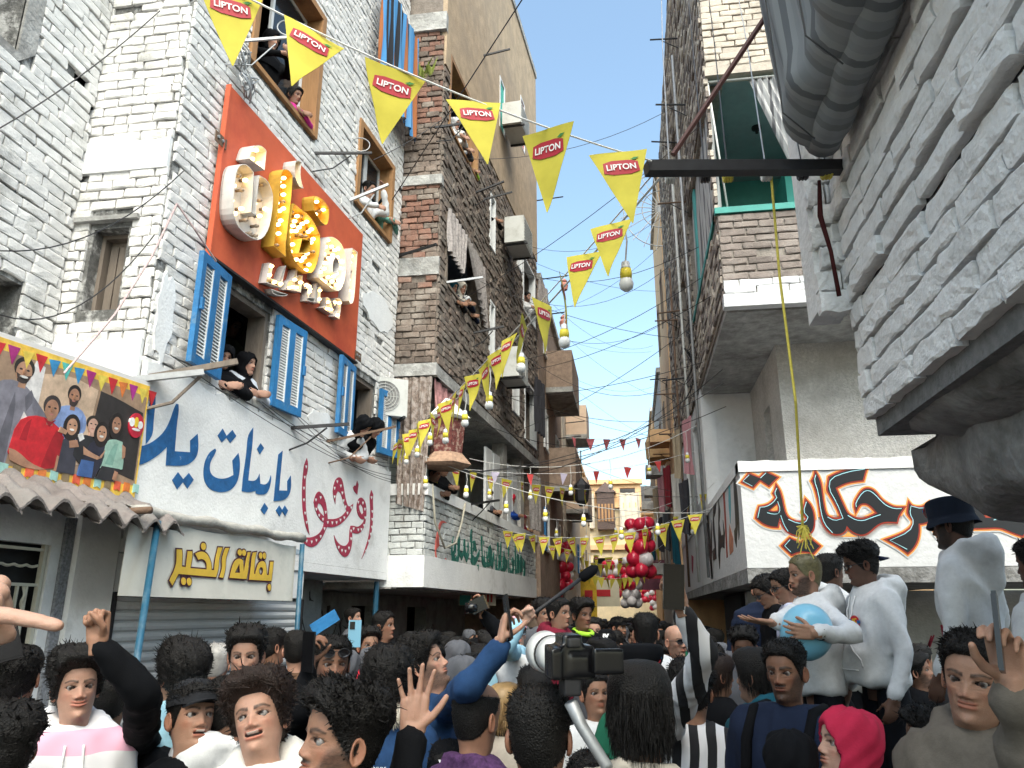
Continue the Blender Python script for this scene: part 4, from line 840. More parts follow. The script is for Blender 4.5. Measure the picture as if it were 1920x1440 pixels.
for k, (c, outer, holes, nb_, lit) in enumerate(LET):
    mat = ML_W if c == 'w' else ML_Y; dep = .20 if k < 8 else .15
    o2 = smooth_poly([FA.uv(x, y, dep) for x, y in outer], 1, 55); h2 = [smooth_poly([FA.uv(x, y, dep) for x, y in h], 1, 55) for h in holes]
    L = thing_part = MB(); plate(L, FA, o2, h2, .078, .098); lo_ = L.build('letter', mat, sb)
    rim = MB()
    for loop, s in [(o2, -1)]+[(h, 1) for h in h2]:
        inn = offset_poly(loop, .006*s); n = len(loop)
        for A_, B_ in ((loop, inn),):
            rim.add([FA.p(p[0], p[1], .079) for p in A_]+[FA.p(p[0], p[1], dep) for p in A_], [(i, (i+1) % n, n+(i+1) % n, n+i) for i in range(n)])
            rim.add([FA.p(p[0], p[1], .079) for p in B_]+[FA.p(p[0], p[1], dep) for p in B_], [(i, n+i, n+(i+1) % n, (i+1) % n) for i in range(n)])
            rim.add([FA.p(p[0], p[1], dep) for p in A_]+[FA.p(p[0], p[1], dep) for p in B_], [(i, (i+1) % n, n+(i+1) % n, n+i) for i in range(n)])
    rim.build('rim', mat, lo_)
    pts = []; ua = [p[0] for p in o2]; va = [p[1] for p in o2]; tries = 0; gap = .085
    while len(pts) < nb_ and tries < 4000:
        tries += 1
        if tries % 400 == 0: gap *= .8
        p = (rgl.uniform(min(ua), max(ua)), rgl.uniform(min(va), max(va)))
        if inside(p, o2) and not any(inside(p, h) for h in h2) and min([edge_dist(p, o2)]+[edge_dist(p, h) for h in h2]) > .022 and all(math.dist(p, q) > gap for q in pts): pts.append(p)
    for p in pts:
        on = rgl.random() < lit; r = .017 if k < 8 else .014
        for nm, key, m_, fn in (('socket', ('s', r), SOCKET, lambda mb: mb.lathe((0, 0, 0), [(r*.75, 0), (r*.75, .03), (r*.6, .032)], 8)), ('bulb', (on, r), BULB_ON if on else BULB_OFF, lambda mb: mb.lathe((0, 0, .03), [(r*.5, 0), (r*.9, .012), (r, .024), (r*.8, .038), (r*.3, .046)], 10))):
            if key not in bulb_me:
                mb = MB(); fn(mb); me = bpy.data.meshes.new(nm); me.from_pydata(mb.v, [], mb.f); me.materials.append(m_)
                me.polygons.foreach_set('use_smooth', np.ones(len(me.polygons), dtype=bool)); bulb_me[key] = me
            o = link(nm, bulb_me[key], lo_); o.matrix_local = Matrix.Translation(FA.p(p[0], p[1], .098)-wloc(lo_)) @ NM.to_4x4()

# ------------------------------------------------------------------ family banner (flat print) above the tiles
bn = thing('family_banner', tuple(FA.p(-1, 2.5, .06)), 'printed yellow bordered banner with a family group above tiled awning', 'banner')
def bp(u, v):   # banner coordinates 0..1 across the part in view, 0..1 up
    U0, U1 = -1.08, .03; uu = U0+(U1-U0)*u; lo_ = 2.50+.05*u; hi = 3.27+.06*u; return (uu, lo_+(hi-lo_)*v)
PR = {}
def prt(name, pts, color, lvl, it=1, parent=None, sharp=50):
    key = 'print_%02d%02d%02d' % tuple(int(c*99) for c in color)
    m = M(key, color, .45, .3, 14)
    mb = MB(); plate(mb, FA, smooth_poly([bp(*p) for p in pts], it, sharp), (), .0605, .0625+.0008*lvl); return mb.build(name, m, parent or bn)
mb = MB(); plate(mb, FA, [bp(-.9, -.01), bp(1, -.01), bp(1, 1.0), bp(-.9, 1.0)], (), .055, .0615); mb.build('sheet', M('banner_vinyl', (.78, .76, .74), .4, .04, 4), bn)
prt('yellow_border', [(-.9, .0), (.998, .0), (.998, .965), (-.9, .965)], (.85, .55, .08), 1, 0)
prt('backdrop', [(-.9, .11), (.985, .11), (.985, .86), (.85, .88), (-.9, .88)], (.36, .24, .16), 2, 0)
prt('backdrop_wall', [(.2, .15), (.56, .2), (.6, .8), (.4, .85), (.22, .8)], (.62, .45, .32), 3)
prt('backdrop_white', [(.14, .3), (.22, .3), (.23, .85), (.17, .88), (.12, .6)], (.75, .72, .7), 4)
prt('backdrop_dark', [(.58, .25), (.97, .15), (.97, .72), (.75, .78), (.62, .8)], (.035, .03, .03), 4)
rgp = random.Random(2); CLR = [(.4, .03, .2), (.8, .6, .1), (.6, .03, .04), (.05, .3, .6), (.1, .5, .45), (.05, .3, .6), (.4, .03, .2), (.75, .6, .1), (.6, .03, .04), (.7, .2, .05), (.4, .03, .25), (.75, .6, .1), (.6, .03, .04)]
for i in range(-8, 13):
    x = .03+i*.083; prt('printed_pennant', [(x-.035, .93-.01*(i % 2)), (x+.035, .93), (x+.005, .80)], CLR[i % 13], 6, 0)
for i in range(-12, 14):
    x = .02+i*.075; prt('printed_flag', [(x-.024, .125), (x+.024, .12), (x+.024, .045), (x, .06), (x-.024, .05)], [(.7, .2, .05), (.35, .6, .55), (.25, .18, .1), (.7, .12, .06)][i % 4], 7, 0)
SK1, SK2 = (.42, .22, .14), (.5, .28, .18)
def fig(body, head, hw, hh, cloth, skin, hair, lvl, beard=False, long=False):
    prt('printed_shirt', body, cloth, lvl); x, y = head
    prt('printed_neck', [(x-hw*.35, y-hh*.75), (x+hw*.35, y-hh*.75), (x+hw*.4, y-hh*1.45), (x-hw*.4, y-hh*1.45)], tuple(c*.85 for c in skin), lvl+.2, 0)
    if long: prt('printed_hair', ell(x, y-hh*.2, hw*1.35, hh*1.5), hair, lvl+.3)
    else: prt('printed_hair', ell(x, y+hh*.25, hw*1.08, hh*.95), hair, lvl+.3)
    prt('printed_face', ell(x, y-hh*.1, hw*.86, hh*.92), skin, lvl+.5)
    if beard: prt('printed_beard', [(x-hw*.8, y-hh*.25), (x, y-hh*.5), (x+hw*.8, y-hh*.25), (x+hw*.5, y-hh*.95), (x, y-hh*1.1), (x-hw*.5, y-hh*.95)], (.06, .04, .035), lvl+.7)
    for s in (-1, 1): prt('printed_eye', ell(x+s*hw*.38, y+hh*.1, hw*.18, hh*.09, 8), (.03, .02, .02), lvl+.9, 0)
    prt('printed_mouth', ell(x, y-hh*.5, hw*.3, hh*.08, 8), (.5, .2, .17), lvl+.9, 0)
fig([(-.05, .12), (-.06, .62), (.03, .70), (.12, .69), (.2, .62), (.26, .44), (.22, .4), (.15, .5), (.11, .3), (.1, .12)], (.11, .78), .055, .085, (.23, .22, .26), SK2, (.03, .025, .02), 5, True)
fig([(.28, .44), (.33, .58), (.42, .63), (.5, .62), (.55, .55), (.55, .44), (.45, .3), (.33, .3)], (.44, .70), .042, .075, (.25, .35, .62), SK1, (.02, .015, .015), 5, True)
fig([(.1, .2), (.12, .42), (.2, .49), (.3, .49), (.4, .42), (.42, .2), (.36, .12), (.16, .13)], (.31, .565), .05, .085, (.58, .02, .03), SK1, (.05, .04, .04), 8)
fig([(.4, .12), (.41, .36), (.46, .4), (.51, .36), (.52, .12)], (.455, .475), .042, .07, (.05, .05, .07), SK2, (.02, .015, .015), 10, long=True)
fig([(.49, .26), (.5, .4), (.57, .44), (.64, .4), (.63, .24), (.55, .2)], (.595, .52), .042, .062, (.025, .025, .03), (.56, .34, .26), (.03, .025, .02), 11)
fig([(.55, .14), (.58, .36), (.63, .41), (.7, .4), (.71, .26), (.66, .12)], (.665, .475), .042, .07, (.03, .03, .05), SK2, (.02, .015, .015), 12, long=True)
fig([(.69, .2), (.7, .4), (.75, .45), (.83, .44), (.86, .3), (.86, .22)], (.765, .57), .04, .075, (.33, .52, .43), SK1, (.02, .015, .015), 12, long=True)
prt('printed_jeans', [(.54, .115), (.64, .115), (.64, .24), (.55, .24)], (.06, .13, .33), 14); prt('printed_trousers', [(.67, .115), (.8, .115), (.84, .22), (.7, .22)], (.03, .03, .035), 13)
DKR, DKG = (.36, .012, .02), (.13, .125, .15)
for nm, q, c, l in (('printed_fold', [(.3, .13), (.41, .15), (.415, .38), (.36, .42), (.33, .3)], DKR, 9), ('printed_fold', [(.15, .3), (.17, .42), (.2, .46), (.19, .3)], DKR, 9), ('printed_collar', [(.27, .49), (.31, .43), (.345, .49), (.31, .465)], (.30, .01, .02), 9.2), ('printed_arm', [(.1, .23), (.15, .22), (.24, .15), (.33, .125), (.3, .112), (.2, .115), (.12, .15)], SK1, 9.4), ('printed_arm', [(.39, .24), (.43, .22), (.425, .125), (.385, .125)], SK1, 9.4),
    ('printed_fold', [(.02, .12), (.05, .4), (.08, .62), (.1, .5), (.09, .12)], DKG, 5.9), ('printed_fold', [(.14, .6), (.17, .66), (.2, .6), (.16, .5)], DKG, 5.9), ('printed_sleeve', [(.18, .63), (.24, .56), (.31, .47), (.27, .44), (.2, .5)], (.17, .165, .2), 6), ('printed_hand', [(.38, .45), (.43, .43), (.42, .40), (.37, .41)], SK2, 13), ('printed_fold', [(.47, .36), (.53, .46), (.52, .58), (.49, .5)], (.18, .26, .5), 6.2),
    ('printed_arm', [(.55, .34), (.60, .31), (.69, .28), (.71, .35), (.66, .26), (.56, .28)], SK2, 13.5), ('printed_arm', [(.83, .42), (.86, .4), (.865, .32), (.845, .3)], SK1, 13.5), ('printed_hand', [(.80, .2), (.83, .19), (.82, .12), (.79, .13)], SK1, 13.8), ('printed_fold', [(.72, .24), (.76, .4), (.8, .42), (.78, .24)], (.22, .40, .33), 12.8), ('printed_hand', [(.45, .36), (.5, .38), (.52, .33), (.46, .31)], SK1, 12.5), ('printed_sleeve', [(.5, .42), (.53, .44), (.55, .40), (.52, .37)], (.7, .68, .66), 11.5)):
    prt(nm, q, c, l)
for (x, y, w) in ((.11, .735, .022), (.765, .535, .016), (.665, .445, .015), (.455, .445, .014)): prt('printed_smile', ell(x, y, w, .009, 10), (.8, .78, .75), 14.5, 0)
for (x, y, w) in ((.11, .775, .008), (.44, .695, .007), (.31, .56, .008), (.765, .565, .006), (.665, .47, .006)): prt('printed_nose', ell(x, y, w, .02, 8), (.34, .18, .11), 14.5, 0)
prt('printed_badge', ell(.92, .60, .062, .105, 20), (.55, .02, .05), 15)
for (x, y, w, h, c) in ((.88, .62, .022, .04, (.85, .85, .85)), (.915, .625, .018, .045, (.85, .6, .05)), (.95, .61, .022, .035, (.85, .85, .85)), (.92, .565, .035, .012, (.85, .85, .85))):
    prt('printed_badge_letter', ell(x, y, w, h, 10), c, 17)

# ------------------------------------------------------------------ grocery banner, canopy, blue poles
CANV = M('cream_canvas', (.72, .71, .64), .85, .06, 5, .1, 20, dirt=(.45, .47, .42), dscale=2, dlo=.55, dhi=.8); GOLD = M('yellow_banner_paint', (.72, .48, .06), .6, .12, 8); PURP = M('dark_purple_outline', (.06, .012, .03), .6, 0)
cb = thing('grocery_banner', tuple(FA.p(.6, 1.93, .35)), 'cream canvas grocery banner with yellow Arabic lettering over roller shutter', 'banner')
rows = []
for i in range(9):
    v = i/8; rows.append([FA.p(-.34+2.0*j/30, 1.945+(.44+.01*math.sin(j*.4))*v, .345+.005*math.sin(j*.55+v*2)*(.3+v)) for j in range(31)])
mb = MB(); mb.grid(rows); mb.grid([[p-FA.N*.004 for p in r] for r in rows]); mb.build('canvas', CANV, cb, smooth=True)
CY = (300, 1000, 8.348)
gro = [([(250,245),(335,250),(345,330),(335,515),(395,525),(410,400),(425,275),(497,275),(500,360),(470,540),(720,560),(725,500),(700,430),(640,400),(590,420),(540,320),(620,275),(700,290),(760,360),(800,480),(800,570),(840,570),(850,430),(900,215),(975,220),(915,400),(910,560),(870,690),(280,640),(185,825),(135,740),(250,500)], []),
 ([(1015,225),(1080,225),(1020,390),(1020,560),(980,705),(920,690),(965,540),(955,390)], []), (ell(672, 205, 42, 62), []), (ell(358, 750, 40, 66), []), (ell(445, 757, 40, 66), []),
 ([(1075,700),(1120,500),(1170,410),(1240,385),(1290,420),(1300,610),(1330,430),(1365,290),(1410,290),(1380,430),(1370,600),(1340,720)], [[(1165,610),(1230,480),(1240,615)]]), (ell(1237, 300, 34, 54), []), (ell(1302, 305, 34, 54), []),
 ([(1380,730),(1405,560),(1415,420),(1440,300),(1500,290),(1470,420),(1460,630),(1480,630),(1510,500),(1550,440),(1610,425),(1650,480),(1660,650),(1690,650),(1700,560),(1715,440),(1765,440),(1750,600),(1730,750)], [ell(1570, 590, 32, 58)]), (ell(1562, 350, 28, 55), []), (ell(1620, 352, 28, 55), []), (ell(1698, 845, 28, 58), [])]
letters('lettering', FA, gro, CY, [(PURP, .0075), (GOLD, -.002)], cb, .3515)
cy = thing('shop_canopy', tuple(FA.p(.7, 2.4, .3)), 'rolled grey canvas canopy with blue poles above the grocery banner', 'canopy')
mb = MB(); mb.tube([FA.p(-.32+2.05*i/24, 2.425+.02*math.sin(i*.9)*.4+.02*i/24, .36) for i in range(25)], [.035+.006*math.sin(i*1.7) for i in range(25)], 10); mb.build('rolled_canvas', M('grey_canvas_roll', (.4, .39, .36), .9, .2, 14, .3, 50), cy, smooth=True)
rows = [[FA.p(-.3+2.0*j/12, 2.44+.07*k/4+.01*math.sin(j+k), .36-.3*k/4) for j in range(13)] for k in range(5)]
mb = MB(); mb.grid(rows); mb.build('canopy_sheet', MATS['grey_canvas_roll'], cy, smooth=True)
BLUEP = M('blue_painted_pipe', (.012, .085, .15), .5, .2, 14, dirt=(.1, .16, .2), dscale=8)
def up_(px, py, d): u, v = FA.uv(px, py, d); return FA.p(u, v, d)
for a, b in ((up_(296, 978, .4), FA.p(-.95, 0, .95)), (up_(567, 1020, .4), FA.p(1.68, 0, .42))):
    mb = MB(); mb.tube([a, b], .02, 10); mb.build('pole', BLUEP, cy, smooth=True)
mb = MB(); mb.tube([FA.p(-.36, 2.41, .06), FA.p(-.36, 2.42, .5)], .022, 10); mb.build('wall_bracket', METAL_RUST, cy, smooth=True)
mb = MB(); mb.tube([FA.p(4.25, 2.2, -.02), FA.p(4.25, 0, -.02)], .03, 10); o = mb.build('steel_post', BLUEP); tag(o, 'dark blue steel post under the crimson word', 'post')
# shop sign under the brick balcony
ss = thing('shop_sign', tuple(FG.p(1.6, 2, .5)), 'small teal and cream shop sign with red lettering under the brick balcony', 'sign')
us, vs_ = FW.uv(862, 1105, -.5); ue, ve = FW.uv(925, 1135, -.5)
FSs = Frame(FW.p(us, 0, -.5), u=(.62, .78, 0)); wS = .75
mb = MB(); fbox(mb, FSs, 0, wS, ve-.02, vs_, -.02, 0); mb.build('board', M('cream_sign', (.6, .55, .42), .6, .1, 8), ss)
mb = MB(); fbox(mb, FSs, .0, .22, ve-.015, vs_-.005, .001, .004); mb.build('teal_panel', M('teal_sign', (.05, .35, .33), .6), ss)
for i in range(6):
    mb = MB(); fbox(mb, FSs, .26+i*.075, .30+i*.075, ve+.03, vs_-.05+.02*(i % 2), .001, .004); mb.build('sign_letter', M('sign_red', (.5, .05, .04), .6), ss)
mb = MB(); fbox(mb, FSs, 0, wS, vs_, vs_+.03, -.03, .02); mb.build('sign_hood', METAL_RUST, ss)
# ================================================================== PEOPLE
SKIN = M('skin', (.4, .24, .16), .55, .10, 28, .12, 260, attr='col', spec=.35)
_b = SKIN.node_tree.nodes['Principled BSDF']; _b.inputs['Subsurface Weight'].default_value = .18; _b.inputs['Subsurface Radius'].default_value = (1, .35, .2); _b.inputs['Subsurface Scale'].default_value = .012
HAIR = M('black_hair', (.0045, .0036, .0032), .5, .3, 60, .5, 200, spec=.28)
HAIR_BR = M('dark_brown_hair', (.016, .008, .0055), .5, .3, 60, .5, 200, spec=.28)
HAIR_GY = M('grey_hair', (.34, .33, .32), .5, .2, 30)
HAIR_BL = M('blonde_hair', (.36, .23, .10), .45, .25, 30)
HAIR_GRN = M('green_blond_hair', (.13, .115, .055), .5, .35, 40)
TONES = {'light': (.40, .23, .165), 'tan': (.29, .155, .10), 'olive': (.33, .185, .125), 'brown': (.20, .102, .065), 'dark': (.115, .058, .038), 'pale': (.47, .29, .22)}
def sst(x, a, b):
    t = np.clip((x-a)/(b-a), 0, 1); return t*t*(3-2*t)
_HZ = np.array([-.13, -.10, -.06, -.02, .000, .010, .022, .036, .05, .065, .08, .10, .12, .14, .16, .18, .20, .215, .225, .231, .2325])
_HW = np.array([.070, .058, .0525, .051, .0515, .053, .0555, .0585, .0615, .0645, .067, .0705, .0735, .0755, .0755, .0725, .064, .052, .037, .018, .0005])
_HF = np.array([-.036, -.036, -.037, -.042, -.072, -.084, -.0875, -.0855, -.0865, -.088, -.0875, -.087, -.0875, -.0915, -.0915, -.086, -.073, -.055, -.036, -.016, -.001])
_HB = np.array([.070, .064, .060, .058, .058, .059, .061, .066, .073, .081, .088, .096, .101, .104, .104, .1, .089, .072, .052, .027, .002])
_HT = np.array([.0, .0, .0, .05, .40, .50, .48, .40, .31, .24, .18, .12, .08, .05, .03, .02, .02, .02, .02, .02, .0])
_zz = np.linspace(-.13, .2325, 400); _ker = np.exp(-np.linspace(-2, 2, 13)**2); _ker /= _ker.sum()
def _sm(a):
    y = np.interp(_zz, _HZ, a); e = np.concatenate([np.full(6, y[0]), y, np.full(6, y[-1])]); return np.convolve(e, _ker, 'valid')
_SW, _SF, _SB, _ST = (_sm(a) for a in (_HW, _HF, _HB, _HT))
_SW[-7:] = np.linspace(_SW[-8], .0005, 7)
_ar = np.where(_zz > .03, _SW*np.sqrt(np.gradient(_SW)**2+np.gradient(_zz)**2), 0); _AC = np.cumsum(_ar); _AC = _AC/_AC[-1]+np.arange(400)*1e-9
def head_surf(t, z, off=0.):
    w = np.interp(z, _zz, _SW)+off; f = np.interp(z, _zz, _SF)-off; b = np.interp(z, _zz, _SB)+off; tp = np.interp(z, _zz, _ST)
    s, c = np.sin(t), np.cos(t); fr = np.clip(c, 0, 1)
    x = w*np.sign(s)*np.abs(s)**.9*(1-tp*fr**1.2); y = (f+b)/2-(b-f)/2*np.sign(c)*np.abs(c)**.92
    return x, y, z+0*t
def head_grid(nt, nz, P):
    s = np.linspace(-1, 1, nt, endpoint=False); t = np.pi*np.sign(s)*np.abs(s)**1.35
    zl = np.concatenate([np.linspace(-.13, -.004, max(4, nz//9), endpoint=False), np.linspace(-.004, .15, int(nz*.66), endpoint=False), np.linspace(.15, .2318, max(5, nz//5))])
    T, Z = np.meshgrid(t, zl); X, Y, Z = head_surf(T, Z)
    front = sst(np.cos(T), .12, .55); ax = np.abs(X)
    D = np.zeros_like(X)
    # nose
    nw, nl = P.get('nw', 1), P.get('nl', 1)
    prof = np.interp(Z, [.070, .0745, .079, .085, .091, .102, .115, .127, .137], [0, .005, .0155, .0205, .0195, .0135, .0075, .0035, 0])*nl
    sig = np.interp(Z, [.075, .088, .1, .127], [.0135, .0118, .0095, .0085])*nw
    D += prof*np.exp(-(X/sig)**2)
    for sx in (-1, 1):
        D += .0085*np.exp(-((X-sx*.0135*nw)/.0062)**2-((Z-.0805)/.0062)**2)
        D += -.006*np.exp(-((X-sx*.0075)/.003)**2-((Z-.0735)/.0022)**2)
        ex, ez = sx*.0315, .1165
        D += -.0075*np.exp(-((X-ex)/.017)**2-((Z-ez)/.0115)**2)
        al = ((X-ex)/.0148)**2+((Z-ez-.0012*(1-((X-ex)/.0148)**2))/(.0051*P.get('eye', 1)))**2
        D += -.0095*(1-sst(al, .75, 1.3)); D += .0028*np.exp(-((al-1.75)/.55)**2)*(1+.4*(Z > ez)); D += .0016*np.exp(-((X-ex)/.016)**2-((Z-.1045)/.0035)**2)-.0015*np.exp(-((X-ex)/.016)**2-((Z-.101)/.003)**2)
        D += .0045*np.exp(-((X-sx*.030)/.018)**2-((Z-.1345)/.0065)**2)
        D += .0045*np.exp(-((X-sx*.047)/.016)**2-((Z-.094)/.014)**2)*P.get('cheek', 1)
        D += -.003*np.exp(-((X-sx*.026)/.006)**2-((Z-.066)/.012)**2)
    mo = P.get('mouth', 0); sm = P.get('smile', 0); mw = .0235+.006*sm
    mz = .0585+sm*.006*(ax/mw)**2-.004*mo
    up, lo_ = mz+.0055+.006*mo, mz-.0062-.009*mo
    lipw = 1-sst(ax, mw*.75, mw*1.12)
    D += .0055*lipw*np.exp(-((Z-up)/.0042)**2)+.0062*lipw*np.exp(-((Z-lo_)/.0048)**2)
    gapf = np.exp(-((Z-mz)/(.0016+.0065*mo))**2)*(1-sst(ax, mw*.8, mw*1.05)); D += -(.004+.012*mo)*gapf
    D += .0055*np.exp(-(X/.02)**2-((Z-.016)/.011)**2)-.003*np.exp(-(X/.018)**2-((Z-.037)/.006)**2)
    D += -.0016*np.exp(-(X/.004)**2-((Z-.070)/.005)**2)+.003*np.exp(-((ax-.052)/.012)**2-((Z-.03)/.014)**2)-.003*np.exp(-((ax-.05)/.014)**2-((Z-.062)/.014)**2)*P.get('cheek', 1)
    D += .00035*(np.random.default_rng(6).random(X.shape)-.5)
    bd = P.get('beard', 0)
    Y = Y-D*front; X = X*(1+.0)
    jaw = sst(Z, -.014, .006)*(1-sst(Z, .040+.05*sst(ax, .028, .064), .064+.06*sst(ax, .028, .064)))
    bmask = jaw*sst(np.cos(T), -.3, .15)
    must = np.exp(-((Z-.0695)/.0045)**2)*(1-sst(ax, .018, .027))*front
    if bd > .6: Y = Y-.006*bmask*bd*front; X = X+np.sign(X)*.004*bmask*bd
    # colour (pigment)
    skin = np.array(P['skin']); C = np.tile(skin, X.shape+(1,)).astype(float)
    def mix(mask, c, k=1.):
        nonlocal C
        m = np.clip(mask*k, 0, 1)[..., None]; C = C*(1-m)+np.array(c)*m
    mix(np.exp(-((ax-.045)/.02)**2-((Z-.088)/.018)**2)*front, skin*np.array([1.12, .82, .78]), .5)
    mix(np.exp(-(X/.014)**2-((Z-.085)/.01)**2)*front, skin*np.array([1.1, .82, .78]), .5)
    mix(lipw*(np.exp(-((Z-up)/.005)**4)+np.exp(-((Z-lo_)/.006)**4))*front, skin*np.array([.95, .55, .52]), .85)
    dk = np.array([.012, .009, .008]); nzp = np.random.default_rng(5).random(X.shape)
    for sx in (-1, 1):
        ex, ez = sx*.0315, .1165; al = ((X-ex)/.0148)**2+((Z-ez-.0012)/(.0062*P.get('eye', 1)))**2
        mix((al < 2.1)*(Z > ez)*front, dk, .55*P.get('lash', 1)); mix((al < 1.3)*front, np.array([.1, .05, .04]), .5)
        mix(np.exp(-((X-ex)/.02)**2-((Z-.107)/.006)**2)*front, skin*.72, .55)
        u = (ax-.0125)/.038; bz = .1355+.0055*np.sin(np.clip(u, 0, 1)*2.2)-.004*sst(u, .6, 1)
        mix((np.exp(-((Z-bz)/(.0046*(1.15-.5*np.clip(u, 0, 1))*P.get('brow', 1)))**4)*(u > -.08)*(u < 1.03))*front*(X*sx > 0)*(.75+.25*nzp), dk, .95)
    hm = hair_mask(T, Z, P); mix(hm, P.get('haircol', dk), P.get('scalp', .93))
    mix(np.clip(bmask+must, 0, 1)*(.6+.4*nzp), skin*np.array([.62, .66, .72]), .35 if P.get('stubble', 1) and not P.get('young') else 0)
    if bd: mix(np.clip(bmask+must, 0, 1)*(.7+.3*nzp), dk*1.2, [.0, .45, .8, .96][min(3, int(bd*3+.5))] if bd < 1 else .96)
    if P.get('must'): mix(must, dk, P['must'])
    if mo > .05:
        mix((gapf > .35)*front, (.05, .012, .012), 1); mix((np.exp(-((Z-mz-.004-.003*mo)/.0032)**4)*(ax < mw*.62))*front*(mo > .3), (.72, .68, .62), .95)
    elif sm > .7: pass
    n = nt; rows = len(zl); V = np.stack([X, Y, Z], -1).reshape(-1, 3); C = C.reshape(-1, 3)
    I, J = np.meshgrid(np.arange(rows-1), np.arange(n), indexing='ij'); J2 = (J+1) % n
    F = np.stack([I*n+J, I*n+J2, (I+1)*n+J2, (I+1)*n+J], -1).reshape(-1, 4)
    return V, F, C
def hair_mask(T, Z, P):
    """1 where hair grows: hairline height by angle round the head"""
    st = P.get('hairline', 0); a = np.abs((T+np.pi) % (2*np.pi)-np.pi)
    hl = np.interp(a, [0, .45, .8, 1.02, 1.2, 1.45, 1.75, 2.2, 2.6, 3.15], [.186, .184, .168, .135, .110, .082, .075, .055, .042, .038])
    if P.get('bald'): hl = np.interp(a, [0, .9, 1.3, 1.6, 2.1, 2.5, 3.15], [.26, .26, .14, .10, .06, .045, .04]); return sst(Z, hl-.004, hl+.006)*(1-sst(Z, .176, .2))
    return sst(Z, hl-.005+st, hl+.007+st)
def ear_mesh(sx, skin):
    V = []; rings = [(1.0, 0.), (1.08, .007), (1.0, .012), (.8, .009), (.5, .003)]; n = 12
    for r, d in rings:
        for j in range(n):
            a = 2*math.pi*j/n; y, z = .0165*math.cos(a)*r, .0305*math.sin(a)*r*(1-.12*math.cos(a))
            V.append((sx*(.0705+d+.008*max(0, math.cos(a))), .012+y, .103+z+.12*y))
    V.append((sx*.0715, .010, .1)); F = []
    for i in range(len(rings)-1):
        for j in range(n): F.append((i*n+j, i*n+(j+1) % n, (i+1)*n+(j+1) % n, (i+1)*n+j))
    F += [((len(rings)-1)*n+j, (len(rings)-1)*n+(j+1) % n, len(V)-1) for j in range(n)]
    C = np.tile(np.array(skin)*np.array([1.02, .88, .85]), (len(V), 1)); return np.array(V), F, C
def eye_mesh(sx, gx, gz, n=12):
    mb = MB(); mb.sphere((0, 0, 0), .0122, n, 10); V = np.array(mb.v); g = np.array([gx, -1, gz]); g = g/np.linalg.norm(g)
    dt = (V/.0122)@g; C = np.where((dt > .83)[:, None], np.array([.012, .006, .004]), np.array([.27, .25, .24])); C = np.where((dt > .77)[:, None] & (dt <= .83)[:, None], np.array([.10, .06, .045]), C)
    return V+np.array([sx*.0315, -.0668, .1165]), mb.f, C
# ---- voxel union of simple shapes (garments, hands)
_TS = bpy.data.scenes.new('scratch')
def scratch_eval(o):
    _TS.collection.objects.link(o); vl = _TS.view_layers[0]; vl.update(); return o.evaluated_get(vl.depsgraph)
def remesh(mb, vox, smooth=4, fac=.5):
    me = bpy.data.meshes.new('tmp'); me.from_pydata([tuple(p) for p in mb.v], [], mb.f); o = bpy.data.objects.new('tmp', me)
    m = o.modifiers.new('r', 'REMESH'); m.mode = 'VOXEL'; m.voxel_size = vox
    if smooth: s = o.modifiers.new('s', 'SMOOTH'); s.iterations = smooth; s.factor = fac
    ev = scratch_eval(o); m2 = ev.to_mesh()
    V = np.empty(len(m2.vertices)*3); m2.vertices.foreach_get('co', V); V = V.reshape(-1, 3)
    F = [tuple(p.vertices) for p in m2.polygons]; ev.to_mesh_clear(); bpy.data.objects.remove(o); bpy.data.meshes.remove(me)
    return V, F
def text_mesh(txt, size, bold=0.):
    cu = bpy.data.curves.new('t', 'FONT'); cu.body = txt; cu.size = size; cu.align_x = 'CENTER'; cu.offset = bold; o = bpy.data.objects.new('t', cu)
    me = bpy.data.meshes.new_from_object(scratch_eval(o)); V = np.array([v.co[:] for v in me.vertices]); F = [tuple(p.vertices) for p in me.polygons]
    bpy.data.objects.remove(o); bpy.data.curves.remove(cu); bpy.data.meshes.remove(me); return V, F
def capsule(mb, a, b, r0, r1, n=10):
    a, b = Vector(a), Vector(b); d = (b-a); L = max(d.length, 1e-5); d = d/L; pts = []; rs = []
    for k in (-.95, -.7, -.35): pts.append(a+d*(r0*k)); rs.append(r0*math.sqrt(max(.02, 1-k*k)))
    pts += [a, b]; rs += [r0, r1]
    for k in (.35, .7, .95): pts.append(b+d*(r1*k)); rs.append(r1*math.sqrt(max(.02, 1-k*k)))
    mb.tube(pts, rs, n)
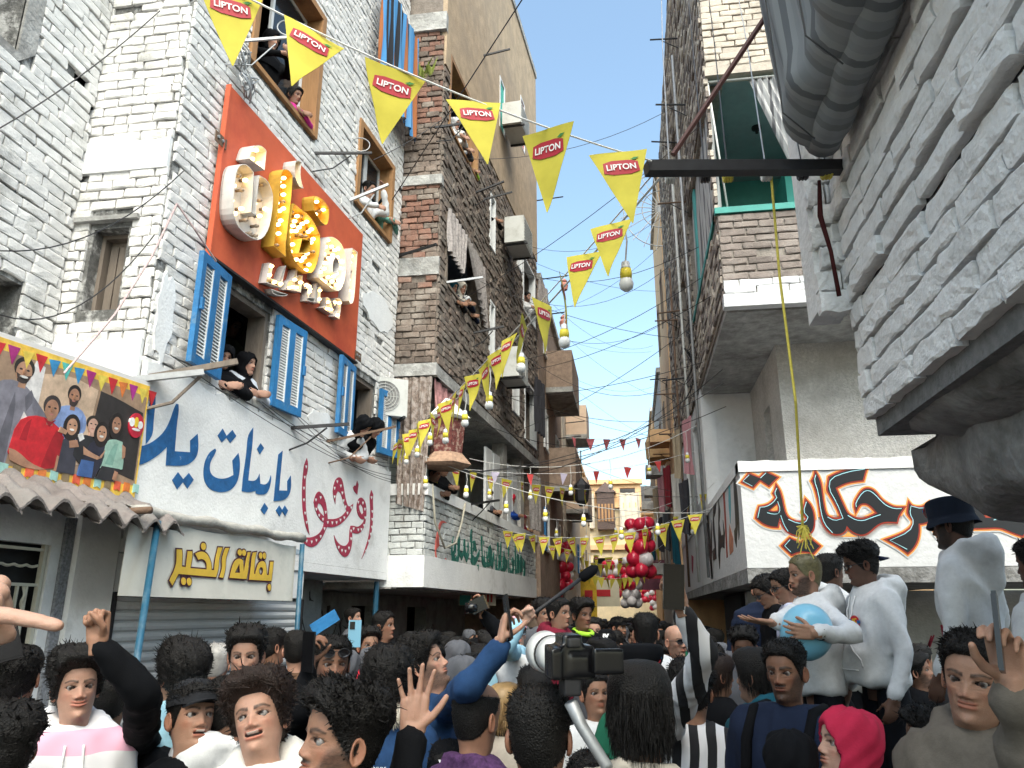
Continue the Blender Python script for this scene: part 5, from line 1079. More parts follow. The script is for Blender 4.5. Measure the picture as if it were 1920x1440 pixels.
def hand_mesh(pose, vox):
    """wrist at origin, fingers towards +z, palm faces -y, thumb on +x"""
    mb = MB(); fx = [.030, .010, -.0105, -.029]; kz = [.092, .096, .091, .082]; ln = [.072, .080, .074, .058]; rd = [.0088, .009, .0086, .0076]
    cur = {'open': [(8, 8, 6)]*4, 'relax': [(22, 30, 20), (28, 34, 22), (32, 38, 24), (36, 40, 26)], 'fist': [(78, 95, 60)]*4, 'grip': [(42, 55, 35), (48, 60, 35), (52, 62, 38), (56, 62, 38)], 'point': [(4, 6, 4), (70, 90, 55), (76, 92, 55), (78, 92, 55)], 'claw': [(30, 20, 12), (34, 24, 14), (36, 26, 14), (40, 26, 14)]}[pose]
    spr = {'open': [14, 3, -8, -20], 'claw': [12, 3, -7, -16]}.get(pose, [4, 1, -2, -5])
    for i in range(4):
        capsule(mb, (fx[i]*.75, 0, .012), (fx[i], -.002, kz[i]), .0145, .0118)
        p = Vector((fx[i], -.002, kz[i])); ang = 0; sp = R(spr[i])
        for j, fr_ in enumerate((.45, .31, .24)):
            ang += R(cur[i][j]); d = Vector((math.sin(sp)*math.cos(ang), -math.sin(ang), math.cos(sp)*math.cos(ang))); q = p+d*(ln[i]*fr_*1.08)
            capsule(mb, p, q, rd[i]*(1.06-.1*j), rd[i]*(.98-.1*j)); p = q
    capsule(mb, (.012, -.004, .02), (-.012, -.004, .02), .016, .016); capsule(mb, (-.015, 0, .03), (-.018, 0, .07), .013, .012); capsule(mb, (.0, -.002, .04), (0, -.002, .075), .014, .013)
    th = {'open': ((.75, -.15, .62), (.62, -.12, .78), (.5, -.1, .86)), 'relax': ((.55, -.5, .65), (.3, -.5, .8), (.15, -.45, .88)), 'fist': ((.35, -.65, .7), (-.3, -.6, .75), (-.6, -.3, .7)), 'grip': ((.5, -.75, .45), (.15, -.75, .65), (-.05, -.6, .8)), 'point': ((.6, -.5, .6), (.5, -.35, .8), (.35, -.2, .9)), 'claw': ((.6, -.6, .5), (.35, -.7, .6), (.2, -.7, .68))}[pose]
    p = Vector((.018, -.004, .022))
    for j, (d, l) in enumerate(zip(th, (.044, .033, .027))):
        q = p+Vector(d).normalized()*l; capsule(mb, p, q, (.0135, .0112, .0100)[j], (.0118, .0102, .0085)[j]); p = q
    mb.tube([(0, 0, -.035), (0, 0, -.01), (0, 0, .02)], [.025, .0255, .026], 12)
    V, F = remesh(mb, vox, 3, .5); V[:, 1] *= .92; return V, F
HANDS = {}
def get_hand(pose, vox=.0042):
    if (pose, vox) not in HANDS: HANDS[pose, vox] = hand_mesh(pose, vox)
    return HANDS[pose, vox]
def folds(V, amp, seed, freq=6.5, stretch=(1, 1, .6)):
    rg = np.random.default_rng(seed); W = V*np.array(stretch); d = np.zeros(len(V))
    for k in range(6):
        f = freq*(1+.55*k); a = rg.normal(size=3); a /= np.linalg.norm(a); b = rg.normal(size=3); b /= np.linalg.norm(b)
        d += np.sin(W@a*f*2.2+rg.uniform(0, 6)+1.7*np.sin(W@b*f*1.3+rg.uniform(0, 6)))/(1+.6*k)
    d = 1-2*np.abs(np.tanh(d*.55))**.8; return d*amp
def vnormals(V, F):
    N = np.zeros_like(V); Fq = np.array([f if len(f) == 4 else (*f, f[-1]) for f in F]); n = np.cross(V[Fq[:, 2]]-V[Fq[:, 0]], V[Fq[:, 3]]-V[Fq[:, 1]])
    for k in range(4): np.add.at(N, Fq[:, k], n)
    return N/(np.linalg.norm(N, axis=1, keepdims=True)+1e-12)
TORSO = [(.80, .175, .125), (.90, .178, .126), (1.02, .165, .12), (1.15, .182, .125), (1.28, .20, .122), (1.36, .197, .11), (1.405, .165, .095), (1.435, .12, .082), (1.465, .082, .07)]
def garment(kind, arms, wid=1., vox=.02, seed=1, fold=.007, belly=0., hem=.80):
    mb = MB(); n = 20; rows = []
    for (z, w, d) in TORSO:
        if z < hem-.03: continue
        bl = belly*math.exp(-((z-1.0)/.17)**2)
        rows.append([(w*wid*math.copysign(abs(math.cos(a))**.8, math.cos(a)), (d+bl*.5)*(.5+.5*wid)*math.copysign(abs(math.sin(a))**.8, math.sin(a))+.012-bl*.5, z) for a in [2*math.pi*j/n for j in range(n)]])
    mb.grid(rows, close=True); mb.add(rows[0], [tuple(range(n))[::-1]]); mb.add(rows[-1], [tuple(range(n))])
    for sx, (el, wr) in arms.items():
        s = Vector((sx*.158*wid, .012, 1.365)); el, wr = Vector(el), Vector(wr); short = kind in ('tee',)
        capsule(mb, (sx*.10*wid, .012, 1.375), s, .08, .072); capsule(mb, s, el, .071*wid**.5, .056)
        if not short: capsule(mb, el, el.lerp(wr, .92), .056, .046 if kind != 'tight' else .04)
        if not short and kind in ('hoodie', 'sweat', 'jacket', 'puffer'): capsule(mb, el.lerp(wr, .80), el.lerp(wr, .92), .05, .043)
    if kind == 'hoodie':
        pts = []; rs = []
        for k in range(13):
            a = math.pi*(.12+1.76*k/12)-math.pi/2-math.pi; ang = -math.pi/2+.5+(2*math.pi-1.0)*k/12
            back = max(0, math.sin(ang)); pts.append((.100*math.cos(ang), .02+.100*math.sin(ang)+.03*back, 1.462+.03*back-.05*max(0, -math.sin(ang)))); rs.append(.026+.024*back)
        mb.tube(pts, rs, 8); capsule(mb, (-.06, .14, 1.44), (.06, .14, 1.44), .052, .052); capsule(mb, (0, .145, 1.43), (0, .165, 1.29), .075, .03)
    elif kind in ('jacket', 'puffer', 'shirt', 'fur'):
        r = .026 if kind == 'fur' else .016
        mb.tube([(.083*math.cos(a), .012+.083*math.sin(a), 1.462+.018*math.sin(a)) for a in [-math.pi/2+.25+(2*math.pi-.5)*k/14 for k in range(15)]], r, 7)
    V, F = remesh(mb, vox, 5, .5); N = vnormals(V, F)
    amp = folds(V, fold, seed)
    if kind == 'puffer': amp = .016*(np.abs(np.sin(V[:, 2]*math.pi/.075))**.6-.6)
    if kind in ('hoodie', 'sweat'): amp = amp+.006*(np.abs(V[:, 2]-(hem+.045)) < .03)*-1*0
    V = V+N*amp[:, None]
    return V, F
def trousers(hip, wid=1., spread=.0):
    mb = MB(); n = 10
    for sx in (-1, 1):
        rows = []
        for (f, r, dy) in ((1.06, .072, .01), (.98, .082, .01), (.9, .088, .01), (.55, .075, 0), (.5, .072, 0), (.1, .058, .01), (.06, .06, .0), (.0, .05, -.01)):
            rows.append([(sx*(.085*wid+spread*(1-f))+r*wid*.95*math.cos(a), dy+.012+r*math.sin(a)*(1.0 if f > .08 else 1.6)-(.05 if f <= .08 else 0), hip*f) for a in [2*math.pi*j/n for j in range(n)]])
        mb.grid(rows[::-1], close=True); mb.add(rows[-1], [tuple(range(n))[::-1]]); mb.add(rows[0], [tuple(range(n))])
    return mb.v, mb.f
# ---- hair
def hair_shell(P, style, rg, nt=64, nz=40):
    top, side, wav = style['top'], style['side'], style.get('wav', .3)
    t = np.linspace(-np.pi, np.pi, nt, endpoint=False); z = np.linspace(.03, .2318, nz); T, Z = np.meshgrid(t, z)
    m = hair_mask(T, Z, P); th = side+(top-side)*sst(Z, .125, .195)
    if style.get('flat'): th = th*(1+.0*Z)
    fz = style.get('fringe', 0)*sst(np.cos(T), .5, .95)*np.exp(-((Z-.19)/.03)**2)
    nz_ = sum(np.sin(T*a+Z*b+rg.uniform(0, 6)) for a, b in ((7, 60), (13, 130), (23, 200), (5, 240), (31, 90)))/5
    off = (th+fz)*(1+wav*nz_)*m-.006*(1-m)
    X, Y, Z2 = head_surf(T, Z, off); Z2 = Z2+off*sst(Z, .15, .23)*1.0
    V = np.stack([X, Y, Z2], -1).reshape(-1, 3); I, J = np.meshgrid(np.arange(nz-1), np.arange(nt), indexing='ij'); J2 = (J+1) % nt
    F = np.stack([I*nt+J, I*nt+J2, (I+1)*nt+J2, (I+1)*nt+J], -1).reshape(-1, 4).tolist()
    F.append(tuple(range((nz-1)*nt, nz*nt)))
    return V, F, (T, Z, m, off)
def hair_strands(P, style, rg, n):
    T = rg.uniform(-np.pi, np.pi, n*3); Z = np.interp(rg.uniform(0, 1, n*3), _AC, _zz)
    m = hair_mask(T, Z, P); th = style['side']+(style['top']-style['side'])*sst(Z, .125, .195)
    keep = (m > .5) & (rg.uniform(size=n*3) < np.clip(th/.012, .12, 1)); T, Z, th = T[keep][:n], Z[keep][:n], th[keep][:n]; k = len(T)
    X, Y, Zb = head_surf(T, Z, th*.75); R0 = np.stack([X, Y, Zb+th*.7*sst(Z, .15, .23)], -1)
    c = np.array([0, .006, .115]); Nn = R0-c; Nn /= np.linalg.norm(Nn, axis=1, keepdims=True)
    flow = np.array(style.get('flow', (0, -.3, 0))); rnd = rg.normal(size=(k, 3)); cl = style.get('curl', .5)
    L = (style['len']*(.5+rg.uniform(size=k)))[:, None]*np.clip(th/style['top'], .25, 1)[:, None]
    d = Nn*style.get('lift', .7)+flow+rnd*cl*.6; d /= np.linalg.norm(d, axis=1, keepdims=True)
    side = np.cross(d, rg.normal(size=(k, 3))); side /= np.linalg.norm(side, axis=1, keepdims=True)
    bend = rg.normal(size=(k, 3))*cl+np.array([0, 0, -style.get('grav', .3)]); w = style.get('sw', .0016)
    pts = [R0, R0+d*L*.5+bend*L*.15, R0+d*L*.85+bend*L*.5, R0+d*L*1.0+bend*L*1.0]
    V = np.concatenate([np.stack([p-side*w*s, p+side*w*s], 1) for p, s in zip(pts, (1, .95, .75, .25))], 1).reshape(-1, 3)
    base = (np.arange(k)*8)[:, None]; F = np.concatenate([base+np.array([a, a+1, a+3, a+2]) for a in (0, 2, 4)]).tolist()
    return V, F
HST = {'curly': dict(top=.028, side=.008, wav=.28, len=.012, curl=.9, lift=.7, grav=.2, sw=.0026, fringe=.012),
       'bigcurl': dict(top=.042, side=.018, wav=.28, len=.014, curl=.9, lift=.7, grav=.2, sw=.0028, fringe=.018),
       'afro': dict(top=.032, side=.02, wav=.2, len=.010, curl=.9, lift=.7, grav=.1, sw=.0026),
       'short': dict(top=.013, side=.004, wav=.2, len=.011, curl=.4, lift=.45, flow=(0, -.5, 0), grav=.2, sw=.0016, fringe=.004),
       'quiff': dict(top=.028, side=.003, wav=.25, len=.020, curl=.35, lift=.4, flow=(.1, -.6, .1), grav=.1, sw=.0022, fringe=.012),
       'buzz': dict(top=.005, side=.002, wav=.1, len=.006, curl=.3, lift=1, sw=.0012),
       'straight': dict(top=.016, side=.012, wav=.06, len=.06, curl=.06, lift=.06, flow=(0, .25, -.9), grav=.3, sw=.0008, fringe=.012),
       'comb': dict(top=.02, side=.006, wav=.12, len=.028, curl=.15, lift=.35, flow=(.1, .8, 0), grav=.2, sw=.0016)}
def rotm(yaw, pitch, roll): return Matrix.Rotation(yaw, 3, 'Z') @ Matrix.Rotation(pitch, 3, 'X') @ Matrix.Rotation(roll, 3, 'Y')
CLOTH = {}
def cloth(name, color, **k):
    kw = dict(rough=.9, var=.08, scale=40, bump=.12, bscale=220, spec=.25); kw.update(k); return M('cloth_'+name, color, kw.pop('rough'), kw.pop('var'), kw.pop('scale'), kw.pop('bump'), kw.pop('bscale'), **kw)
C_WHITE = cloth('white_fleece', (.64, .65, .66)); C_BLACK = cloth('black_cotton', (.0045, .005, .0065), spec=.12); C_NAVY = cloth('navy', (.008, .015, .038)); C_DKGREY = cloth('charcoal', (.013, .014, .017)); C_GREY = cloth('grey', (.09, .095, .11))
C_BLUE = cloth('denim_blue', (.014, .045, .12), var=.25, scale=20); C_LBLUE = cloth('light_blue', (.32, .56, .70)); C_RED = cloth('red', (.55, .02, .045)); C_MAROON = cloth('maroon', (.17, .012, .03)); C_TEAL = cloth('teal', (.008, .075, .11)); C_BEIGE = cloth('beige', (.46, .42, .36)); C_TAN = cloth('taupe_velour', (.13, .112, .092), var=.15)
C_GREEN = cloth('green', (.015, .13, .075)); C_NEON = cloth('neon_green', (.42, .8, .06)); C_PINKH = cloth('pink_scarf', (.45, .02, .06)); C_BROWN = cloth('brown', (.09, .05, .03)); C_PURPLE = cloth('purple_print', (.07, .03, .09), var=.5, scale=60); C_OLIVE = cloth('olive', (.08, .085, .05)); C_ROYAL = cloth('royal_blue', (.01, .05, .26)); C_JEANS = cloth('dark_trousers', (.005, .006, .010)); C_LILAC = cloth('pale_lilac_tee', (.56, .60, .78))
C_WB = cloth('warm_white', (.7, .68, .64)); C_MINT = cloth('mint_print', (.12, .3, .25), var=.5, scale=50); C_MAG = cloth('magenta', (.5, .03, .22)); C_PINK = cloth('pink', (.7, .35, .4))
def build_person(label, loc, rz, P=None, hair='short', haircol=None, top=('sweat', None), wid=1., belly=0., head=(0, 0, 0), arms=None, hands=None, scale=1., hip=None, hat=None, group=None, res=2, seed=1, legs=C_JEANS, extra=None, lean=0., gaze=(0, 0), hem=.80, nstr=None, arms_world=None):
    """a person standing at loc facing -Y before rz; head=(yaw,pitch,roll) in degrees; arms {sx:(elbow,wrist)} in local space"""
    rg = np.random.default_rng(seed); P = dict(P or {}); P.setdefault('skin', TONES['tan']); P['skin'] = np.array(P['skin'])*rg.uniform(.93, 1.07)
    root = thing('person', loc, label, 'person', group, rz); root.scale = (scale,)*3
    kx, up0 = (Matrix.Rotation(R(lean), 3, 'X'), Vector((0, 0, .85)))
    z0 = 1.475                       # chin height
    nt, nz = {3: (92, 90), 2: (56, 58), 1: (32, 36), 0: (16, 18)}[res]
    for kk, lo_, hi_ in (('nw', .9, 1.25), ('nl', .85, 1.15), ('brow', .9, 1.25), ('cheek', .5, 1.5)): P.setdefault(kk, rg.uniform(lo_, hi_))
    fw = rg.uniform(.95, 1.05); fl = rg.uniform(.97, 1.04)
    V, F, C = head_grid(nt, nz, P); F = F.tolist()
    Rm = np.array(rotm(R(head[0]), R(head[1]), R(head[2]))); piv = np.array([0, .025, -.02])
    parts = [(V, F, C)]
    if res >= 1:
        for sx in (-1, 1):
            if not (hair is None and hat is not None): parts.append(ear_mesh(sx, P['skin']))
            if res >= 2 or True: parts.append(eye_mesh(sx, *gaze))
    def turn(V):
        w = sst(V[:, 2], -.085, .02)[:, None]; Vr = (V-piv)@Rm.T+piv; return V*(1-w)+Vr*w
    inv = None
    def place(V): V = turn(np.asarray(V, float)*np.array([fw, 1., fl]))+np.array([0, .0, z0]); return lean_(V)
    def lean_(V):
        if not lean: return V
        c = np.array([0, 0, .85]); w = sst(V[:, 2], .80, 1.0)[:, None]; Vr = (V-c)@np.array(kx).T+c; return V*(1-w)+Vr*w
    # hidden torso keeps the body one figure
    mbT = MB(); n = 12; rows = []
    for (z, w, d) in ((.82, .12, .08), (1.0, .12, .085), (1.2, .13, .085), (1.34, .135, .075), (1.40, .10, .062), (1.44, .055, .05)): rows.append([(w*math.cos(a), .012+d*math.sin(a), z) for a in [2*math.pi*j/n for j in range(n)]])
    mbT.grid(rows, close=True); tv = lean_(np.array(mbT.v))
    BV = []; BF = []; BC = []; off = 0
    for (v, f, c) in parts:
        v = place(np.array(v)); BV.append(v); BF += [tuple(i+off for i in q) for q in f]; BC.append(c); off += len(v)
    BV.append(tv); BF += [tuple(i+off for i in q) for q in mbT.f]; BC.append(np.tile(P['skin'], (len(tv), 1))); off += len(tv)
    A = {}
    rest = {1: ((.245*wid, .03, 1.10), (.245*wid+belly*.3, -.07, .86)), -1: ((-.245*wid, .03, 1.10), (-.245*wid-belly*.3, -.07, .86))}
    inv = (Matrix.Translation(loc) @ Matrix.Rotation(rz, 4, 'Z') @ Matrix.Scale(scale, 4)).inverted()
    for sx in (1, -1):
        a = (arms or {}).get(sx); aw = (arms_world or {}).get(sx)
        if aw: A[sx] = (inv @ Vector(aw[0]), inv @ Vector(aw[1]))
        elif a: A[sx] = a
        else: A[sx] = (Vector(rest[sx][0]), Vector(rest[sx][1]))
    for sx in (1, -1):
        if res >= 1:
            mb = MB(); mb.tube([Vector((sx*.09, .012, 1.37)), Vector((sx*.15, .012, 1.36)), Vector(A[sx][0]), Vector(A[sx][1])], [.034, .034, .022, .022], 8); v = np.array([tuple(q) for q in mb.v]); v = lean_(v); BV.append(v); BF += [tuple(i+off for i in q) for q in mb.f]; BC.append(np.tile(P['skin'], (len(v), 1))); off += len(v)
        h = (hands or {}).get(sx); el, wr = Vector(A[sx][0]), Vector(A[sx][1])
        if h is None:
            if res < 1: continue
            pose, fd, pn, vx = 'relax', (wr-el), Vector((-sx, 0, 0)), .012
        else:
            pose, fd, pn = h[:3]; vx = h[3] if len(h) > 3 else .0045
            R3 = inv.to_3x3(); fd = R3 @ Vector(fd); pn = R3 @ Vector(pn)
        zv = Vector(fd).normalized(); yv = -(Vector(pn)-zv*Vector(pn).dot(zv)).normalized(); xv = yv.cross(zv)
        hv, hf = get_hand(pose, vx); mir = h[4] if h is not None and len(h) > 4 else (-1 if sx > 0 else 1)
        Mh = np.array(Matrix((xv, yv, zv)).transposed()); v = (hv*np.array([mir, 1, 1]))@Mh.T+np.array(wr); 
        if lean and h is None: v = lean_(v)
        BV.append(v); BF += [tuple(i+off for i in (q if mir > 0 else q[::-1])) for q in hf]; sk = np.tile(P['skin'], (len(v), 1)); BC.append(sk); off += len(v)
        if top[0] != 'tee':
            mb = MB(); mb.tube([wr+(wr-el).normalized()*.012, wr, wr.lerp(el, .12), wr.lerp(el, .35)], [.02, .0265, .027, .026], 12); v = np.array([tuple(q) for q in mb.v]); v = lean_(v) if (lean and h is None) else v; BV.append(v); BF += [tuple(i+off for i in q) for q in mb.f]; BC.append(np.tile(P['skin'], (len(v), 1))); off += len(v)
        if top[0] == 'tee':
            mb = MB(); mb.tube([Vector((sx*.17, .012, 1.36)), el, wr], [.045, .042, .03], 10); v = np.array(mb.v); BV.append(v); BF += [tuple(i+off for i in q) for q in mb.f]; BC.append(np.tile(P['skin'], (len(v), 1))); off += len(v)
    mesh_obj('body', np.concatenate(BV), BF, SKIN, root, True, col=np.concatenate(BC), local=True)
    # hair
    if hair and hair in HST:
        st = HST[hair]; hm = haircol or HAIR; hv, hf, _ = hair_shell(P, st, rg, *((72, 44) if res == 3 else (48, 32) if res == 2 else (28, 20)))
        vs = [hv]; fs = list(hf); o_ = len(hv); ns = nstr if nstr is not None else {3: 4600, 2: 1200, 1: 220, 0: 0}[res]
        if ns:
            sv, sf = hair_strands(P, dict(st, sw=st['sw']*(1.0 if res == 3 else 1.7 if res == 2 else 2.6)), rg, ns); vs.append(sv); fs += [tuple(i+o_ for i in q) for q in sf]
        mesh_obj('hair', place(np.concatenate(vs)), fs, hm, root, True, local=True)
    # clothes
    kind, mat = top[0], top[1] or C_BLACK
    gv, gf = garment('tee' if kind == 'tee' else kind, {s: (np.array(A[s][0]), np.array(A[s][1])) for s in A}, wid, {3: .023, 2: .028, 1: .038, 0: .055}[res], seed, .013 if res > 1 else .007, belly, hem)
    if lean:
        gl = lean_(gv); gv = gl if not (arms_world or arms) else gl
    names = {'hoodie': 'hoodie', 'tee': 't_shirt', 'sweat': 'sweatshirt', 'jacket': 'jacket', 'puffer': 'padded_jacket', 'shirt': 'shirt', 'fur': 'denim_jacket', 'tight': 'top', 'robe': 'robe'}
    go = mesh_obj(names.get(kind, 'top'), gv, gf, mat, root, True, local=True)
    hp = max(.86, hem+.0)
    tv, tf = trousers(hp, wid)
    to = mesh_obj('trousers', tv, tf, legs, root, True, local=True)
    if loc[2] != 0 and False: pass
    if hip is not None:
        for v in to.data.vertices:
            if v.co.z < .8: v.co.z = .8-(.8-v.co.z)*hip
    if hat: hat(root, place, P)
    if extra: extra(root, place, inv)
    return root
# ---- headgear, glasses
def shell_part(root, place, name, mat, fn, nt=56, z0=-.02, z1=.2318, nz=34, thick=None):
    t = np.linspace(-np.pi, np.pi, nt, endpoint=False); z = np.linspace(z0, z1, nz); T, Z = np.meshgrid(t, z); V = fn(T, Z); V = np.stack(V, -1).reshape(-1, 3)
    I, J = np.meshgrid(np.arange(nz-1), np.arange(nt), indexing='ij'); J2 = (J+1) % nt; F = np.stack([I*nt+J, I*nt+J2, (I+1)*nt+J2, (I+1)*nt+J], -1).reshape(-1, 4).tolist(); F.append(tuple(range((nz-1)*nt, nz*nt)))
    return mesh_obj(name, place(V), F, mat, root, True, local=True)
def hat_cap(mat=None, back=False, brimless=False, puff=0.):
    mat = mat or C_BLACK
    def f(root, place, P):
        def fn(T, Z):
            a = .012+.006*sst(Z, .19, .23)+puff*sst(Z, .15, .2)*(1-.6*sst(Z, .21, .232)); X, Y, Z2 = head_surf(T, Z, a); return X, Y, Z2+a*.9*sst(Z, .15, .23)+.0012*np.cos(T*3)**8
        o = shell_part(root, place, 'cap', mat, fn, 60, .152, .2318, 22)
        if not brimless:
            s = 1 if back else -1; rows = []
            for i in range(9):
                r = i/8; rows.append([(.072*math.sin(a)*(1-.12*r), s*(.088*math.cos(a)+.07*r*math.cos(a)**.7)+(.008 if back else 0), .170-.012*r-.014*math.sin(a)**2) for a in [(-.5+j/14)*math.pi*.86 for j in range(15)]])
            V = np.array([p for r in rows for p in r]); n = 15; F = [(i*n+j, i*n+j+1, (i+1)*n+j+1, (i+1)*n+j) for i in range(8) for j in range(n-1)]; V2 = V-np.array([0, 0, .004]); k = len(V)
            mesh_obj('brim', place(np.concatenate([V, V2])), F+[tuple(x+k for x in q[::-1]) for q in F], mat, root, True, local=True)
        b = MB(); b.sphere((0, .004, .2475+puff*.4), .008, 8, 6); mesh_obj('cap_button', place(np.array(b.v)), b.f, mat, root, True, local=True)
    return f
def hat_bucket(mat=None):
    mat = mat or C_NAVY
    def f(root, place, P):
        def fn(T, Z):
            s = (Z-.10)/.14; r = np.interp(s, [0, .28, .32, .9, .97, 1], [.034, .016, .014, .013, .010, -.06]); w, d = .077+r, .100+r
            return w*np.sin(T), .006-d*np.cos(T), np.interp(s, [0, .28, 1], [.112, .150, .252])+.004*np.sin(T*5)*(s < .2)+(-.006)*np.cos(T*2)*(s > .9)
        shell_part(root, place, 'bucket_hat', mat, fn, 56, .10, .24, 26)
        badge(root, place, (.0, -.114, .205), (0, -1, .1), .026)
    return f
def hat_hijab(mat=None, flow=.17, face=True):
    mat = mat or C_BLACK
    def f(root, place, P):
        rg = np.random.default_rng(int(abs(root.location.x)*1000) % 9999)
        def fn(T, Z):
            zc = np.maximum(Z, -.125); a = .014+.006*np.sin(T*4+Z*40)*.6+.006*np.sin(T*9-Z*60+1)*.5; X, Y, _ = head_surf(T, zc, a)
            low = sst(-Z, -.03, .13); X2 = X*(1-low)+np.sin(T)*(.075+.13*low)*low; Y2 = Y*(1-low)+(.012-np.cos(T)*(.075+.06*low))*low
            Z2 = Z+a*.8*sst(Z, .15, .23)
            if face:
                xf = X2/.060; zf = (Z-.083)/.086; inside_ = (1-sst(xf**2+zf**2, .80, 1.12))*(np.cos(T) > .1); Y2 = Y2+.045*inside_
            return X2, Y2, Z2
        shell_part(root, place, 'headscarf', mat, fn, 60, -.22, .2318, 44)
    return f
def hat_net(root, place, P):
    def fn(T, Z):
        a = .016+.008*np.sin(T*11)*(1-sst(Z, .17, .23))+.01*sst(Z, .16, .21); X, Y, Z2 = head_surf(T, Z, a); return X, Y, Z2+a*.8*sst(Z, .15, .23)
    shell_part(root, place, 'hair_net', M('hair_net', (.62, .68, .72), .6, .2, 60, .2, 90), fn, 60, .135, .2318, 20)
def hat_hood(mat):
    def f(root, place, P):
        def fn(T, Z):
            a = .022+.006*np.sin(T*3+Z*30); zc = np.maximum(Z, -.1); X, Y, _ = head_surf(T, zc, a); xf = X/.062; zf = (Z-.085)/.092; ins = (1-sst(xf**2+zf**2, .8, 1.1))*(np.cos(T) > .1)
            return X, Y+.03*ins+.02*sst(-np.cos(T), .3, 1), Z+a*sst(Z, .15, .23)
        shell_part(root, place, 'hood', mat, fn, 60, -.1, .2318, 44)
    return f
BADGE_R = M('badge_red', (.55, .02, .03), .5, 0); BADGE_B = M('badge_blue', (.02, .16, .42), .5, 0); BADGE_Y = M('badge_yellow', (.75, .5, .03), .5, 0)
def disc(mb, c, nrm, r, ry=None, n=18, th=.002, mi=0):
    Rm = Vector(nrm).to_track_quat('Z', 'Y').to_matrix(); ry = ry or r; a = [Rm @ Vector((r*math.cos(2*math.pi*k/n), ry*math.sin(2*math.pi*k/n), z))+Vector(c) for z in (0, th) for k in range(n)]
    mb.add(a, [tuple(range(n))[::-1], tuple(range(n, 2*n))]+[(k, (k+1) % n, n+(k+1) % n, n+k) for k in range(n)], mi)
def badge(root, place, c, nrm, r):
    """round red emblem with blue and yellow letters across its middle"""
    Rm = Vector(nrm).to_track_quat('Z', 'Y').to_matrix(); mb = MB(); disc(mb, c, nrm, r, r*1.1)
    def T(x, y, z): return Rm @ Vector((x*r, y*r, z))+Vector(c)
    def blk(x0, x1, y0, y1, z, mi):
        q = [T(x, y, zz) for zz in (.0015, z) for x, y in ((x0, y0), (x1, y0), (x1, y1), (x0, y1))]; mb.add(q, [(3, 2, 1, 0), (4, 5, 6, 7), (0, 1, 5, 4), (1, 2, 6, 5), (2, 3, 7, 6), (3, 0, 4, 7)], mi)
    blk(-1.1, -.62, -.1, .5, .004, 1); blk(.55, 1.15, -.15, .35, .004, 1); blk(-.45, -.15, -.15, .6, .0045, 2); blk(-.05, .45, -.15, .1, .0045, 2); blk(-.05, .12, .1, .55, .0045, 2); blk(.0, .45, .45, .65, .0045, 2); blk(-.7, .7, -.42, -.28, .004, 1)
    v = np.array([tuple(p) for p in mb.v]); mesh_obj('emblem', place(v) if place else v, mb.f, [BADGE_R, BADGE_B, BADGE_Y], root, False, mb.m, local=True)
LENS = M('dark_lens', (.012, .012, .014), .08, 0, spec=.8); LENS_C = M('clear_lens', (.4, .45, .48), .05, 0, trans=.9, spec=.6)
def glasses(root, place, P, up=False, dark=True, dz=0):
    mb = MB(); ln = MB(); zc = .116+(.052 if up else 0)+dz; yf = -.100 if not up else -.098
    for sx in (-1, 1):
        lp = [(sx*.033+.026*math.cos(a)*(1), yf+.006*abs(math.cos(a)*.5)+(.006 if sx*math.cos(a) > .5 else 0), zc+.019*math.sin(a)) for a in [2*math.pi*k/16 for k in range(17)]]
        mb.tube(lp, .0019, 5); ln.add(lp[:16], [tuple(range(16))]); ln.add([(p[0], p[1]+.002, p[2]) for p in lp[:16]], [tuple(range(16))[::-1]])
        mb.tube([(sx*.059, yf+.012, zc+.006), (sx*.076, -.03, zc+.006), (sx*.077, .015, zc+.004), (sx*.076, .03, zc-.012)], .0022, 5)
    mb.tube([(-.008, yf, zc+.006), (0, yf-.004, zc+.009), (.008, yf, zc+.006)], .002, 5)
    o = mesh_obj('glasses', place(np.array([tuple(p) for p in mb.v])), mb.f, CABLE, root, True, local=True)
    mesh_obj('lenses', place(np.array([tuple(p) for p in ln.v])), ln.f, LENS if dark else LENS_C, root, False, local=True)
def rz_face(p, yaw): return math.atan2(-p.x, p.y)+R(yaw)
def who(label, px, py, hpx, yaw=0, hy=0, pitch=0, roll=0, scale=1., z0=0., **k):
    """place a person so that the middle of the head meets the pixel at the distance its size implies"""
    d = FPX*.272*scale/hpx; p = at(px, py, d); lean = k.get('lean', 0); ztar = p.z
    zc = 1.475+.130
    rz = rz_face(p, yaw); sc = scale
    off = Vector((0, 0, 0))
    if lean:
        q = Matrix.Rotation(R(lean), 3, 'X') @ Vector((0, 0, zc-.85)); off = Matrix.Rotation(rz, 3, 'Z') @ Vector((q.x*sc, q.y*sc, 0)); zc = .85+q.z
    loc = Vector((p.x-off.x, p.y-off.y, ztar-zc*sc))
    hip = max(.55, min(1.6, (loc.z-z0+.8*sc)/(.8*sc)))
    return build_person(label, loc, rz, head=(hy, pitch, roll), scale=sc, hip=hip, **k)
